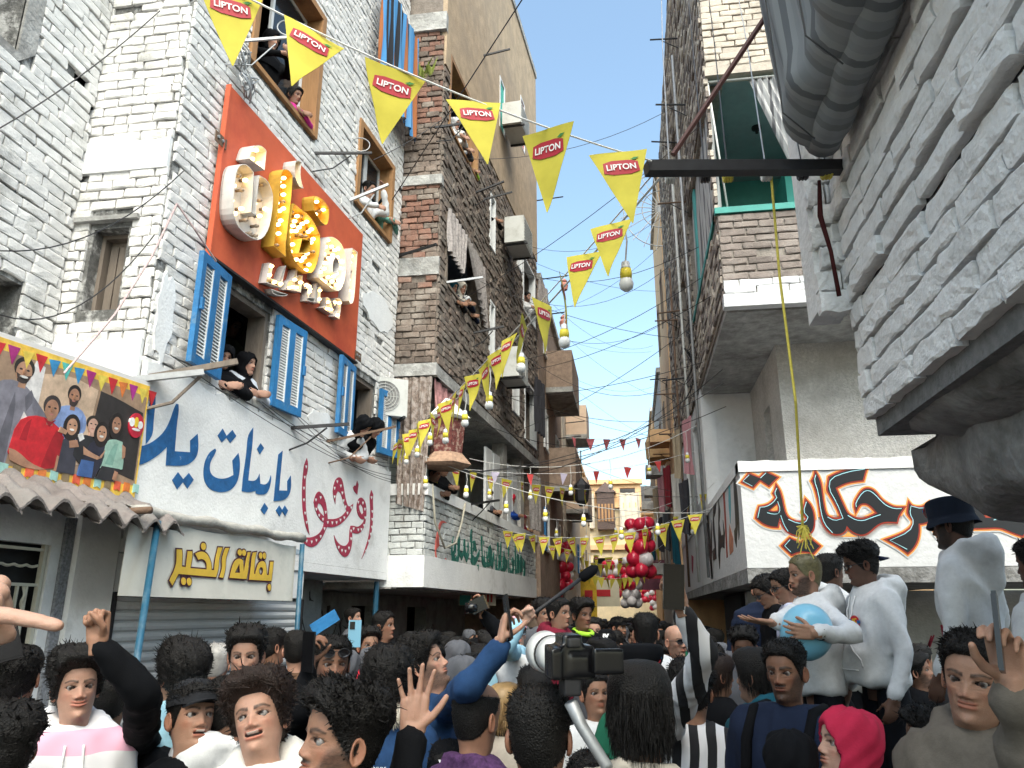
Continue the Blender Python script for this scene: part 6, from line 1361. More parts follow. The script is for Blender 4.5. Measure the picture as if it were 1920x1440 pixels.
# ================================================================== WHO STANDS WHERE
def stripes_mat(name, a, b, freq, axis=0, wob=0.):
    m = bpy.data.materials.new(name); m.use_nodes = True; nt = m.node_tree; bs = nt.nodes['Principled BSDF']; tc = nt.nodes.new('ShaderNodeTexCoord'); w = nt.nodes.new('ShaderNodeTexWave'); w.wave_type = 'BANDS'; w.bands_direction = 'XYZ'[axis]; w.inputs['Scale'].default_value = freq; w.inputs['Distortion'].default_value = wob
    r = nt.nodes.new('ShaderNodeValToRGB'); r.color_ramp.interpolation = 'CONSTANT'; r.color_ramp.elements[0].color = (*a, 1); r.color_ramp.elements[1].color = (*b, 1); r.color_ramp.elements[1].position = .55
    nt.links.new(tc.outputs['Object'], w.inputs['Vector']); nt.links.new(w.outputs['Fac'], r.inputs[0]); nt.links.new(r.outputs[0], bs.inputs['Base Color']); bs.inputs['Roughness'].default_value = .9; return m
C_STRIPE = stripes_mat('black_white_stripe', (.012, .012, .015), (.7, .7, .72), 4.2, 0, 1.2)
C_PINKSPRAY = stripes_mat('white_pink_spray', (.74, .74, .77), (.78, .42, .55), 1.9, 2, 2.5)
C_CHECK = stripes_mat('purple_check', (.5, .48, .55), (.09, .04, .14), 22, 0, 0)
def back_y(go, x, z, sgn, rad=.03):
    co = np.empty(len(go.data.vertices)*3); go.data.vertices.foreach_get('co', co); co = co.reshape(-1, 3); d = (co[:, 0]-x)**2+(co[:, 2]-z)**2; m = (d < rad*rad) & (co[:, 1]*sgn > 0)
    return (co[m, 1]*sgn).max()*sgn if m.any() else .13*sgn
def print_text(root, txt, x, z, size, sgn, mat, name='printed_text', rad=.02):
    go = [c for c in root.children if c.name.split('.')[0] in ('hoodie', 'sweatshirt', 't_shirt', 'jacket', 'denim_jacket')][0]
    V, F = text_mesh(txt, size)
    co = np.empty(len(go.data.vertices)*3); go.data.vertices.foreach_get('co', co); co = co.reshape(-1, 3); co = co[co[:, 1]*sgn > 0]; out = []
    for v in V:
        xx = x+v[0]*(-1 if sgn > 0 else 1); zz = z+v[1]; m = (co[:, 0]-xx)**2+(co[:, 2]-zz)**2 < rad*rad*1.6; out.append((xx, ((co[m, 1]*sgn).max() if m.any() else .13)*sgn+.004*sgn, zz))
    return mesh_obj(name, out, F, mat, root, False, local=True)
PRINT_W = M('white_print', (.72, .74, .75), .7, 0); PRINT_Y = M('yellow_print', (.6, .55, .1), .7, 0)
def chest_badge(root, x, z, r, ang=0):
    go = [c for c in root.children if c.name.split('.')[0] in ('hoodie', 'sweatshirt', 'jacket')][0]; y = back_y(go, x, z, -1, .03); badge(root, None, (x, y-.003, z), (math.sin(R(ang)), -math.cos(R(ang)), 0), r)
def seam(root, pts, r=.0035, name='seam', mat=None):
    go = [c for c in root.children if c.name.split('.')[0] == 'hoodie'][0]; q = []
    for (x0, z0), (x1, z1) in zip(pts[:-1], pts[1:]):
        for k in range(6): x, z = x0+(x1-x0)*k/6, z0+(z1-z0)*k/6; q.append((x, back_y(go, x, z, -1, .03)-.001, z))
    mb = MB(); mb.tube(q, r, 6); mesh_obj(name, mb.v, mb.f, mat or C_WHITE, root, True, local=True)
def hoodie_trim(p, hem):
    seam(p, [(.05, hem+.24), (.16, hem+.12), (.17, hem+.07)], .005, 'pocket_edge'); seam(p, [(-.05, hem+.24), (-.16, hem+.12), (-.17, hem+.07)], .005, 'pocket_edge'); seam(p, [(-.05, hem+.24), (.05, hem+.24)], .005, 'pocket_edge'); seam(p, [(-.17, hem+.06), (0, hem+.06), (.17, hem+.06)], .005, 'hem_band')
    for s_ in (-1, 1): seam(p, [(s_*.03, 1.40), (s_*.036, 1.30), (s_*.03, 1.24)], .0045, 'drawstring', TAPE_)
TAPE_ = M('white_tape', (.75, .75, .75), .8, 0)
UPV = Vector((0, 0, 1))
def toward(p): return (EYE-Vector(p)).normalized()
def neon_collar(r):
    mb = MB(); mb.tube([(.075*math.cos(a), .010+.08*math.sin(a)-.02, 1.455+.02*math.sin(a)) for a in [2*math.pi*k/20 for k in range(21)]], .02, 8); mesh_obj('neon_collar', mb.v, mb.f, C_NEON, r, True, local=True)
# ---- front row, from left to right
who('man with slick dark hair in purple checked shirt at far left edge', 40, 1262, 118, 145, 20, -8, P=dict(skin=TONES['tan']), hair='comb', top=('shirt', C_CHECK), res=2, seed=11)
p = who('smiling curly haired boy in white hoodie with pink spray marks at left', 150, 1283, 132, 8, 0, -4, -3, P=dict(skin=TONES['light'], smile=1, scalp=.8, young=1), hair='bigcurl', top=('hoodie', C_PINKSPRAY), res=3, seed=12, scale=.98); hoodie_trim(p, .84)
w_ = at(182, 1208, 2.5); e_ = at(268, 1300, 2.55)
who('person in black sweater raising a fist with thumb out behind the smiling boy', 205, 1305, 118, 170, P=dict(skin=TONES['tan']), hair='short', top=('sweat', C_BLACK), res=2, seed=13, arms_world={-1: (e_, w_)}, hands={-1: ('fist', Vector((-.1, 0, 1)), toward(w_)+Vector((-.5, 0, 0)), .0042, 1)})
who('person with black curly hair and dark glasses at the bottom left corner', 8, 1398, 160, -160, 0, 0, P=dict(skin=TONES['brown']), hair='curly', top=('sweat', C_BLACK), res=2, seed=14, extra=lambda r, pl, inv: glasses(r, pl, None))
who('curly black haired man in light blue hoodie looking up to the left', 322, 1258, 118, -140, 0, -18, P=dict(skin=TONES['tan']), hair='afro', top=('hoodie', C_LBLUE), res=3, seed=15)
who('young man with short hair peering out before the white roller shutter', 378, 1228, 62, 10, P=dict(skin=TONES['tan']), hair='short', top=('sweat', C_DKGREY), res=2, seed=16)
who('grey haired man seen from behind beside the roller shutter', 408, 1240, 78, 165, P=dict(skin=TONES['light'], haircol=(.3, .29, .28)), hair='short', haircol=HAIR_GY, top=('sweat', C_GREY), res=2, seed=17)
who('man with wavy black hair whose forehead shows above a grey haired head', 462, 1222, 104, -6, 0, 5, P=dict(skin=TONES['light']), hair='curly', top=('sweat', C_WHITE), res=2, seed=18)
who('boy in black baseball cap gazing up with open mouth', 362, 1342, 138, 22, 0, -12, 4, P=dict(skin=TONES['olive'], mouth=.35, young=1), hair='short', top=('tee', C_BLACK), hat=hat_cap(C_DKGREY), res=3, seed=19, gaze=(.25, .3))
who('bearded man with faded haircut in white hoodie turned to the right', 432, 1318, 132, 128, 0, -4, P=dict(skin=TONES['tan'], beard=1), hair='buzz', top=('hoodie', C_WHITE), res=3, seed=20)
who('laughing boy with big brown curls in a cream hoodie', 500, 1342, 156, -14, -4, -16, -14, P=dict(skin=TONES['light'], mouth=.5, smile=.7, young=1, brow=1.25), hair='bigcurl', haircol=HAIR_BR, top=('hoodie', C_WB), res=3, seed=21, gaze=(-.35, .45), scale=.97)
who('bearded man with swept black hair looking up left in the foreground', 628, 1385, 205, -66, -4, -8, P=dict(skin=TONES['tan'], beard=.75, must=.8, brow=1.2), hair='quiff', top=('jacket', C_BLACK), res=3, seed=22, gaze=(-.1, .5))
w_ = at(580, 1252, 3.15); e_ = at(560, 1330, 3.1)
who('moustached man in black jacket with sunglasses pushed up on forehead', 622, 1238, 110, 12, 0, 0, P=dict(skin=TONES['brown'], beard=.35, must=.7), hair='short', top=('jacket', C_BLACK), res=3, seed=23, extra=lambda r, pl, inv: glasses(r, pl, None, up=True), arms_world={-1: (e_, w_)}, hands={-1: ('grip', UPV, Vector((1, .2, 0)), .006, 1)})
who('woman in black headscarf seen from behind at the lower left', 288, 1462, 128, 178, P=dict(skin=TONES['olive']), hair=None, top=('sweat', C_BLACK), hat=hat_hijab(C_BLACK), res=2, seed=24)
who('dark haired person with faded sides near the blue folder', 512, 1210, 70, 120, P=dict(skin=TONES['tan']), hair='short', top=('sweat', C_DKGREY), res=2, seed=25)
who('person with short black hair facing away beside the raised phone', 556, 1216, 76, 170, P=dict(skin=TONES['light']), hair='short', top=('sweat', C_BROWN), res=2, seed=26)
who('child with black hair lifted above the crowd beside the blue post', 664, 1156, 40, 70, 0, -6, P=dict(skin=TONES['light']), hair='short', top=('sweat', C_GREY), res=2, seed=27, scale=.8)
who('young man with cropped hair looking right under the painted wall', 722, 1172, 56, 62, 0, -4, P=dict(skin=TONES['brown']), hair='short', top=('sweat', C_BLACK), res=2, seed=28)
who('young man in bright red hoodie behind a raised phone', 692, 1208, 68, 14, 0, -4, P=dict(skin=TONES['olive']), hair='quiff', top=('hoodie', C_RED), res=2, seed=29)
p = who('black curly haired person in denim jacket with cream fur collar', 728, 1272, 122, 176, P=dict(skin=TONES['tan']), hair='afro', top=('fur', C_BLUE), res=3, seed=30, scale=1.0)
def fur(root):
    rg = np.random.default_rng(3); k = 2600; a = rg.uniform(-math.pi/2+.2, 1.5*math.pi-.2, k); b = rg.uniform(0, 2*math.pi, k); r = .034
    c = np.stack([(.09+r*np.cos(b))*np.cos(a), .014+(.09+r*np.cos(b))*np.sin(a), 1.455+.02*np.sin(a)+r*np.sin(b)], -1); n = np.stack([np.cos(b)*np.cos(a), np.cos(b)*np.sin(a), np.sin(b)], -1)+rg.normal(size=(k, 3))*.5
    s = np.cross(n, rg.normal(size=(k, 3))); s /= np.linalg.norm(s, axis=1, keepdims=True); tip = c+n*.014
    V = np.stack([c-s*.003, c+s*.003, tip], 1).reshape(-1, 3); F = [(3*i, 3*i+1, 3*i+2) for i in range(k)]
    mb = MB(); mb.tube([(.09*math.cos(t), .014+.09*math.sin(t), 1.455+.02*math.sin(t)) for t in [-math.pi/2+.2+(2*math.pi-.4)*i/20 for i in range(21)]], .033, 10)
    o = len(V); mesh_obj('fur_collar', np.concatenate([V, np.array([tuple(q) for q in mb.v])]), F+[tuple(i+o for i in f) for f in mb.f], M('cream_fleece', (.62, .58, .5), .95, .15, 90), root, True, local=True)
fur(p); print_text(p, 'Jeanns', .02, 1.28, .03, 1, PRINT_W); print_text(p, 'standards', .03, 1.25, .026, 1, PRINT_Y)
mbx = MB(); mbx.tube([(-.11, .10, 1.43), (-.05, .155, 1.25), (.05, .165, 1.08), (.15, .12, .95)], .014, 6); mesh_obj('bag_strap', mbx.v, mbx.f, C_BLACK, p, True, local=True)
w_ = at(938, 1206, 2.75); e_ = at(880, 1288, 2.7)
who('man with light beard gazing up right in navy jacket raising his phone arm', 818, 1240, 112, 74, 0, -24, P=dict(skin=TONES['light'], beard=.5), hair='curly', top=('jacket', C_BLUE), res=3, seed=31, arms_world={1: (e_, w_)}, hands={1: ('grip', Vector((.15, .1, 1)), Vector((.9, .3, 0)), .0045)})
w_ = at(773, 1378, 2.1); e_ = at(755, 1500, 2.0)
p = who('person in black cap with white graffiti lettering waving an open hand', 842, 1452, 128, -165, 0, 0, P=dict(skin=TONES['light']), hair='short', top=('sweat', C_BLACK), hat=hat_cap(C_BLACK, brimless=True), res=2, seed=32, arms_world={1: (e_, w_)}, hands={1: ('open', Vector((.02, .1, 1)), toward(w_), .0038, 1)})
def cap_print(root, txt, z, size):
    V, F = text_mesh(txt, size, .004)
    zz = z+V[:, 1]; T = np.pi-V[:, 0]/.095; X, Y, Z = head_surf(T, zz, .02); Z = Z+.014*sst(zz, .15, .23); hd = root
    mesh_obj('cap_lettering', np.stack([X, Y, Z+1.475], -1), F, PRINT_W, root, False, local=True)
cap_print(p, 'gunk', .155, .075)
who('balding man in purple patterned jacket turned to the right', 890, 1338, 142, 140, 0, 6, P=dict(skin=TONES['tan'], bald=1), hair='buzz', top=('jacket', C_PURPLE), res=3, seed=33)
who('broad dark haired head seen from behind at lower centre', 1012, 1372, 186, 172, 0, 0, P=dict(skin=TONES['tan']), hair='short', top=('jacket', C_BLACK), res=3, seed=34)
who('dark haired person bending low at the bottom centre', 1092, 1462, 150, 30, 0, 25, P=dict(skin=TONES['light']), hair='short', top=('sweat', C_BLACK), res=3, seed=35)
who('person with long straight black hair in beige jacket seen from behind', 1200, 1322, 186, 178, 0, 4, P=dict(skin=TONES['tan'], hairline=-.03), hair='straight', top=('jacket', C_BEIGE), res=3, seed=36, nstr=5000)
p = who('man in a black beret style cap with small coloured emblem', 1205, 1262, 104, 165, 0, 0, P=dict(skin=TONES['tan']), hair='short', top=('jacket', C_GREEN), hat=hat_cap(C_BLACK, brimless=True, puff=.03), res=2, seed=37)
badge(p, None, (-.085, .05, 1.475+.205), (-.8, .6, .2), .024)
who('person with a white hood pulled up near the camera lens', 962, 1268, 84, -120, P=dict(skin=TONES['light']), hair=None, top=('hoodie', C_WHITE), hat=hat_hood(C_WHITE), res=2, seed=38)
who('dark haired man with lined forehead just left of the big camera', 1002, 1286, 92, 0, 0, 18, P=dict(skin=TONES['brown']), hair='comb', top=('sweat', C_BLACK), res=2, seed=39)
who('woman with blonde hair behind the balding man', 948, 1322, 92, 150, P=dict(skin=TONES['light'], haircol=(.3, .2, .1)), hair='straight', haircol=HAIR_BL, top=('sweat', C_BEIGE), res=2, seed=40)
w_ = at(975, 1168, 4.3); e_ = at(930, 1230, 4.3)
who('woman in pink cap and glasses holding up the boom microphone pole', 968, 1185, 64, 20, 0, -4, P=dict(skin=TONES['pale'], smile=.6), hair='short', top=('sweat', C_LBLUE), hat=hat_cap(C_PINK), res=2, seed=41, extra=lambda r, pl, inv: glasses(r, pl, None, dark=False), arms_world={1: (at(945, 1215, 4.2), w_)}, hands={1: ('fist', Vector((.5, .1, .5)), toward(w_), .006)})
who('person wearing a pale translucent hair net in the middle of the crowd', 1094, 1202, 56, -8, P=dict(skin=TONES['light']), hair=None, top=('sweat', C_WHITE), hat=hat_net, res=2, seed=42)
w_ = at(905, 1150, 5.2); e_ = at(940, 1192, 5.2)
who('person in black lifting a video camera above the crowd', 962, 1192, 52, 160, P=dict(skin=TONES['tan']), hair='short', top=('sweat', C_BLACK), res=2, seed=43, arms_world={-1: (e_, w_)}, hands={-1: ('grip', UPV, Vector((-1, 0, 0)), .007, 1)})
p = who('boy in maroon hoodie raised above the crowd looking right', 1047, 1146, 62, 48, 10, 0, P=dict(skin=TONES['olive']), hair='short', top=('hoodie', C_MAROON), res=2, seed=44, scale=.85, wid=.9); chest_badge(p, -.07, 1.22, .03)
who('boy in grey top standing behind the maroon hoodie boy', 1018, 1147, 52, 25, 0, 6, P=dict(skin=TONES['olive']), hair='curly', top=('sweat', C_GREY), res=2, seed=45, scale=.85)
who('boy in black jacket with neon green collar raised above the crowd', 1091, 1150, 60, 34, 0, 2, P=dict(skin=TONES['brown']), hair='curly', top=('jacket', C_BLACK), res=2, seed=46, scale=.85, extra=lambda r, pl, inv: neon_collar(r))
who('tall man with neat cropped hair in white tee seen from behind', 1211, 1182, 78, 176, P=dict(skin=TONES['olive']), hair='short', top=('tee', C_WHITE), res=3, seed=47)
who('man in dark cap with beard looking right in the middle of the street', 1160, 1175, 42, 55, P=dict(skin=TONES['tan'], beard=1), hair='short', top=('sweat', C_BLACK), hat=hat_cap(C_BLACK), res=2, seed=48)
p = who('person in black cap with white crossed letters seen from behind', 1138, 1208, 60, 172, P=dict(skin=TONES['tan']), hair='short', top=('sweat', C_BLACK), hat=hat_cap(C_BLACK, brimless=True), res=2, seed=49); cap_print(p, 'YL', .165, .055)
who('man with dark fringe beside the hair net wearer', 1112, 1180, 56, 8, P=dict(skin=TONES['light']), hair='short', top=('sweat', C_NAVY), res=2, seed=50)
who('shaven headed man with dark glasses in black at centre right', 1268, 1200, 66, 35, P=dict(skin=TONES['light'], bald=1, scalp=.25, beard=.3), hair=None, top=('jacket', C_BLACK), res=2, seed=51, extra=lambda r, pl, inv: glasses(r, pl, None))
w_ = at(1277, 1138, 2.75); e_ = at(1325, 1225, 2.8)
who('curly black haired person in black and white striped shirt filming overhead', 1297, 1290, 112, 176, P=dict(skin=TONES['tan']), hair='curly', top=('sweat', C_STRIPE), res=3, seed=52, arms_world={1: (e_, w_)}, hands={1: ('grip', Vector((-.25, 0, 1)), Vector((-.6, .8, 0)), .0042)})
who('child in blue with head just above the crowd near the dark stall', 1330, 1212, 44, -10, P=dict(skin=TONES['olive']), hair='short', top=('sweat', C_BLUE), res=2, seed=53, scale=.8)
who('frowning boy with thick dark fringe before the padded jacket', 1396, 1210, 74, -4, 0, 8, P=dict(skin=TONES['brown']), hair='quiff', top=('sweat', C_GREY), res=2, seed=54)
p = who('man in teal hoodie with white back print and hood down', 1418, 1262, 104, -128, 10, 0, P=dict(skin=TONES['olive']), hair='straight', top=('hoodie', C_TEAL), res=3, seed=55, wid=1.05)
print_text(p, 'BERENMASHION', 0, 1.24, .036, 1, PRINT_W); print_text(p, 'miu', 0, 1.07, .15, 1, PRINT_W); print_text(p, 'BERENMASH', .0, 1.025, .04, 1, PRINT_W); print_text(p, 'miu', .0, .90, .15, 1, PRINT_W)
who('person in dark knit cap with long brown hair before the teal hoodie', 1345, 1262, 82, 120, P=dict(skin=TONES['tan'], hairline=-.03), hair='straight', haircol=HAIR_BR, top=('sweat', C_BLACK), hat=hat_cap(C_BLACK, brimless=True), res=2, seed=56)
p = who('stocky bearded man in navy tee with backpack straps glancing back', 1472, 1250, 122, -28, 8, 4, P=dict(skin=TONES['brown'], beard=.6, must=.9, brow=1.35, eye=.8), hair='short', top=('sweat', C_NAVY), res=3, seed=57, wid=1.25)
for sx in (-1, 1):
    mbx = MB(); mbx.tube([(sx*.12, .12, 1.35), (sx*.125, .05, 1.45), (sx*.13, -.05, 1.44), (sx*.13, -.13, 1.33), (sx*.14, -.145, 1.15), (sx*.17, -.1, 1.0)], .022, 6); mesh_obj('backpack_strap', mbx.v, mbx.f, C_BLACK, p, True, local=True)
mbx = MB(); mbx.box((0, .2, 1.2), (.3, .14, .42)); bm_ = remesh(mbx, .02, 6); mesh_obj('backpack', bm_[0], bm_[1], C_BLACK, p, True, local=True)
who('girl in pink and crimson headscarf looking up left', 1575, 1392, 148, -64, 0, -12, P=dict(skin=TONES['pale']), hair=None, top=('sweat', C_PINKH), hat=hat_hijab(C_PINKH), res=3, seed=58, gaze=(-.1, .3))
who('woman in black headscarf in front of the pink scarf girl', 1485, 1432, 150, 172, P=dict(skin=TONES['olive']), hair=None, top=('sweat', C_BLACK), hat=hat_hijab(C_BLACK, face=False), res=2, seed=59)
who('boy in royal blue jacket seen in profile at lower right', 1738, 1382, 108, -82, 0, -2, P=dict(skin=TONES['brown']), hair='curly', top=('puffer', C_ROYAL), res=3, seed=60, scale=.9)
who('smiling man in grey blazer half hidden behind the boy', 1756, 1302, 58, -60, P=dict(skin=TONES['light'], smile=1, beard=.3), hair='short', top=('jacket', cloth('grey_blazer', (.10, .13, .18))), res=2, seed=61)
who('person in blue working among the crowd at right', 1790, 1320, 64, -120, P=dict(skin=TONES['tan']), hair='short', top=('sweat', C_NAVY), res=2, seed=611)
w_ = at(1902, 1290, 1.6); e_ = at(1930, 1450, 1.66)
who('young man in taupe velour hoodie holding a phone by his face at right', 1812, 1258, 182, -16, 0, 4, 10, P=dict(skin=TONES['olive'], brow=1.1), hair='short', top=('hoodie', C_TAN), res=3, seed=62, gaze=(.1, 0), arms_world={1: (e_, w_)}, hands={1: ('grip', Vector((.0, 0, 1)), Vector((-.5, -.6, 0)), .0038)})
# ---- raised group in white hoodies on the right
PZ = .52
mb = MB(); mb.box((1.62, 4.75, PZ/2), (1.9, 2.3, PZ)); pf = thing('platform', (1.62, 4.75, 0), 'low black platform under the men in white hoodies', 'platform')
mb.build('deck', C_DKGREY, pf)
p = who('stocky man in white hoodie and sunglasses with cap worn backwards', 1622, 1052, 84, -66, -12, 10, P=dict(skin=TONES['dark']), hair='quiff', top=('hoodie', C_WHITE), hat=None, res=3, seed=63, wid=1.14, belly=.10, z0=PZ, hem=.93, extra=lambda r, pl, inv: glasses(r, pl, None)); chest_badge(p, .085, 1.25, .036, 22); hoodie_trim(p, .93)
hat_cap(C_NAVY, back=True)(p, lambda V: V*np.array([.97, 1, 1])+np.array([0, .045, 1.468]), None) if False else None
mbx = MB(); rows = [[(.06*math.sin(a), .085+.085*r*math.cos(a)**.6, .15-.03*r+.006*math.cos(a)) for a in [(-.5+j/10)*math.pi*.8 for j in range(11)]] for r in (0, .33, .66, 1)]; mbx.grid(rows); mbx.grid([[(q[0], q[1], q[2]-.006) for q in r] for r in rows])
Rm_ = np.array(rotm(R(-12), R(10), 0)); v = np.array(mbx.v); v = (v-np.array([0, .025, -.02]))@Rm_.T+np.array([0, .025, -.02])+np.array([0, 0, 1.475]); mesh_obj('cap_brim', v, mbx.f, C_NAVY, p, True, local=True)
w1, e1 = at(1450, 1168, 4.15), at(1490, 1152, 4.3); w2, e2 = at(1528, 1187, 3.95), at(1600, 1190, 4.1)
p = who('bearded man with green dyed hair in white hoodie holding a blue balloon', 1512, 1074, 82, -70, 0, 4, P=dict(skin=TONES['olive'], beard=1, haircol=(.09, .075, .045), scalp=.5), hair='buzz', haircol=HAIR_GRN, top=('hoodie', C_WHITE), res=3, seed=64, wid=1.05, belly=.05, z0=PZ, hem=.93, arms_world={-1: (e1, w1), 1: (e2, w2)}, hands={-1: ('open', Vector((-1, 0, .1)), Vector((0, .2, 1)), .005), 1: ('claw', Vector((-1, .1, .1)), Vector((.1, .9, .1)), .0045)}); chest_badge(p, .07, 1.27, .034, 20); hoodie_trim(p, .93)
mbx = MB(); mbx.tube([w2+(e2-w2).normalized()*t for t in (.035, .065)], .036, 14); pl_ = thing('wristwatch', tuple(w2), 'square black wristwatch on the balloon holder', 'watch'); mbx.build('strap', CABLE, pl_, smooth=True)
mbx = MB(); c_ = w2+(e2-w2).normalized()*.05; n_ = toward(c_); mbx.box(c_+n_*.036, (.036, .012, .04), n_.to_track_quat('-Y', 'Z').to_matrix()); mbx.build('dial', GLASS_DK, pl_)
who('man with cropped hair in white hoodie turned away between two others', 1556, 1068, 72, 130, P=dict(skin=TONES['dark']), hair='short', top=('hoodie', C_WHITE), res=2, seed=65, z0=PZ)
who('young man with glasses in pale lilac tee looking down', 1480, 1092, 70, -72, 0, 14, P=dict(skin=TONES['olive']), hair='short', top=('tee', C_LILAC), res=2, seed=66, z0=PZ, extra=lambda r, pl, inv: glasses(r, pl, None, dark=False))
who('bespectacled man bending his head beside the padded jacket', 1452, 1098, 66, -70, 0, 28, P=dict(skin=TONES['olive']), hair='short', top=('sweat', C_BLACK), res=2, seed=67, z0=PZ, extra=lambda r, pl, inv: glasses(r, pl, None, dark=False))
who('man in a navy quilted jacket seen from behind', 1428, 1098, 62, 172, 0, 30, P=dict(skin=TONES['tan']), hair='short', top=('puffer', C_NAVY), res=2, seed=68, z0=PZ, wid=1.1)
p = who('man in navy bucket hat and white hoodie turned away at right', 1790, 978, 98, -112, 0, 6, P=dict(skin=TONES['dark'], beard=1), hair='buzz', top=('hoodie', C_WHITE), hat=hat_bucket(cloth('ink_denim', (.01, .016, .03))), res=3, seed=69, wid=1.05, z0=PZ)
who('man in white hoodie cut off by the right edge', 1948, 1052, 110, -120, P=dict(skin=TONES['dark']), hair='short', top=('hoodie', C_WHITE), res=2, seed=70, wid=1.15, z0=PZ)
# ---- a pointing hand with dark nail polish entering at the left
w_ = at(-205, 1118, .74); hp_ = at(-1500, 1250, .8)
build_person('woman with dark nail polish pointing in from the left edge', Vector((hp_.x-.15, hp_.y-.3, hp_.z-1.6)), R(-120), P=dict(skin=TONES['pale']), hair='straight', top=('sweat', C_BLACK), res=2, seed=71, arms_world={1: (at(-700, 1230, .72), w_)}, hands={1: ('point', Vector((1, .25, .0)), Vector((-.1, .5, -1)), .0034)})
# ---- people at the windows
def win(label, px, py, fr, d, yaw, scale=.92, inside=None, **k):
    """a person standing inside the opening; lean > 30 bends far out over the sill"""
    ln = k.pop('lean', 0); far = ln > 30; lean = 50 if far else 6; d = .24 if far else (-.55 if d < -.2 else -.10); yaw = -25+yaw*.35; u, v = fr.uv(px, py, d); P_ = fr.p(u, v, d); zc = 1.593; rz = math.atan2(fr.N.x, -fr.N.y)+R(yaw)
    q = Matrix.Rotation(R(lean), 3, 'X') @ Vector((0, 0, zc-.85)); o = Matrix.Rotation(rz, 3, 'Z') @ Vector((0, q.y*scale, 0))
    hd = k.pop('head', (0, 0, 0)); hd = (hd[0]*.5, hd[1]*.6-(18 if far else 0), hd[2])
    return build_person(label, Vector((P_.x-o.x, P_.y-o.y, P_.z-(.85+q.z)*scale)), rz, head=hd, scale=scale, lean=lean, **k)
sill = {1: ((.24, -.13, 1.25), (.02, -.23, 1.27)), -1: ((-.24, -.13, 1.25), (-.03, -.25, 1.28))}
win('woman in black headscarf and pale grey hoodie leaning on the window sill', 462, 683, FA, .16, 30, .86, lean=24, head=(25, -8, 0), P=dict(skin=TONES['light']), hair=None, top=('hoodie', cloth('pale_grey', (.52, .56, .62))), hat=hat_hijab(C_BLACK, .1), res=2, seed=81, arms=sill)
win('woman in black headscarf looking down beside the blue shutter', 418, 668, FA, .12, -20, .86, lean=20, head=(-10, 20, 0), P=dict(skin=TONES['light']), hair=None, top=('sweat', C_BLACK), hat=hat_hijab(C_BLACK, .1), res=2, seed=82, arms=sill)
win('girl standing in the dark room behind two women at the window', 432, 612, FA, -.35, 20, .86, head=(10, 20, 0), P=dict(skin=TONES['tan']), hair='straight', top=('sweat', C_OLIVE), res=2, seed=83)
win('woman in black bowed out of the second blue shuttered window', 682, 800, FA, .22, 20, .86, lean=46, head=(20, 20, 0), P=dict(skin=TONES['light']), hair=None, top=('sweat', C_WHITE), hat=hat_hijab(C_BLACK), res=2, seed=84, arms=sill)
win('woman in black gown reaching down from the second shuttered window', 705, 803, FA, .34, 35, .86, lean=50, head=(10, 20, 0), P=dict(skin=TONES['light']), hair=None, top=('sweat', C_BLACK), hat=hat_hijab(C_BLACK), res=2, seed=85, arms={1: ((.22, -.05, 1.1), (.15, -.12, .86)), -1: sill[-1]})
win('woman in dark headscarf looking at her phone in the upper window', 505, 78, FA, .06, 10, .86, lean=18, head=(10, 18, 0), P=dict(skin=TONES['light']), hair=None, top=('sweat', C_BLACK), hat=hat_hijab(C_BLACK, .1), res=2, seed=86, arms={1: ((.22, -.16, 1.25), (.03, -.36, 1.3)), -1: ((-.22, -.16, 1.25), (-.03, -.36, 1.3))})
win('smiling girl with bobbed hair in a pink top at the upper window', 550, 180, FA, .14, 25, .78, lean=20, head=(15, 8, 0), P=dict(skin=TONES['tan'], smile=1), hair='straight', top=('sweat', C_MAG), res=2, seed=87, arms=sill)
win('woman in black headscarf and green printed dress at the wooden window', 718, 384, FA, .22, 45, .86, lean=24, head=(30, 8, 0), P=dict(skin=TONES['light']), hair=None, top=('sweat', C_MINT), hat=hat_hijab(C_BLACK, .1), res=2, seed=88, arms=sill)
win('person in white shading their eyes at the wooden window', 690, 356, FA, .1, 30, .86, lean=16, head=(25, 5, 0), P=dict(skin=TONES['light']), hair='short', top=('sweat', C_WHITE), res=2, seed=89, arms={1: ((.24, -.2, 1.3), (.1, -.2, 1.6)), -1: sill[-1]})
FD1 = FD
win('girl in teal headscarf leftmost in the curtained brick window', 848, 540, FD, .02, 10, .86, lean=8, P=dict(skin=TONES['tan']), hair=None, top=('sweat', C_DKGREY), hat=hat_hijab(C_TEAL, .1), res=1, seed=90, arms=sill)
win('girl in beige headscarf in the middle of the curtained brick window', 864, 541, FD, .04, 5, .86, lean=8, P=dict(skin=TONES['tan']), hair=None, top=('sweat', C_NAVY), hat=hat_hijab(C_BEIGE, .1), res=1, seed=91, arms=sill)
win('smiling girl in white headscarf lowest in the curtained brick window', 873, 566, FD, .08, -5, .8, lean=12, P=dict(skin=TONES['tan'], smile=1), hair=None, top=('sweat', C_NAVY), hat=hat_hijab(C_WHITE, .1), res=1, seed=92, arms=sill)
win('woman in white headscarf topmost at the high brick window', 852, 234, FD, .1, 20, .86, lean=20, P=dict(skin=TONES['light']), hair=None, top=('sweat', C_WHITE), hat=hat_hijab(C_WHITE, .1), res=1, seed=93, arms=sill)
win('woman in pale grey headscarf leaning from the high brick window', 862, 258, FD, .16, 10, .86, lean=26, P=dict(skin=TONES['light']), hair=None, top=('sweat', C_GREY), hat=hat_hijab(C_WB, .1), res=1, seed=94, arms=sill)
win('child in neon vest lowest at the high brick window', 879, 303, FD, .12, 10, .7, lean=14, P=dict(skin=TONES['tan']), hair='short', top=('sweat', C_NEON), res=1, seed=95, arms=sill)
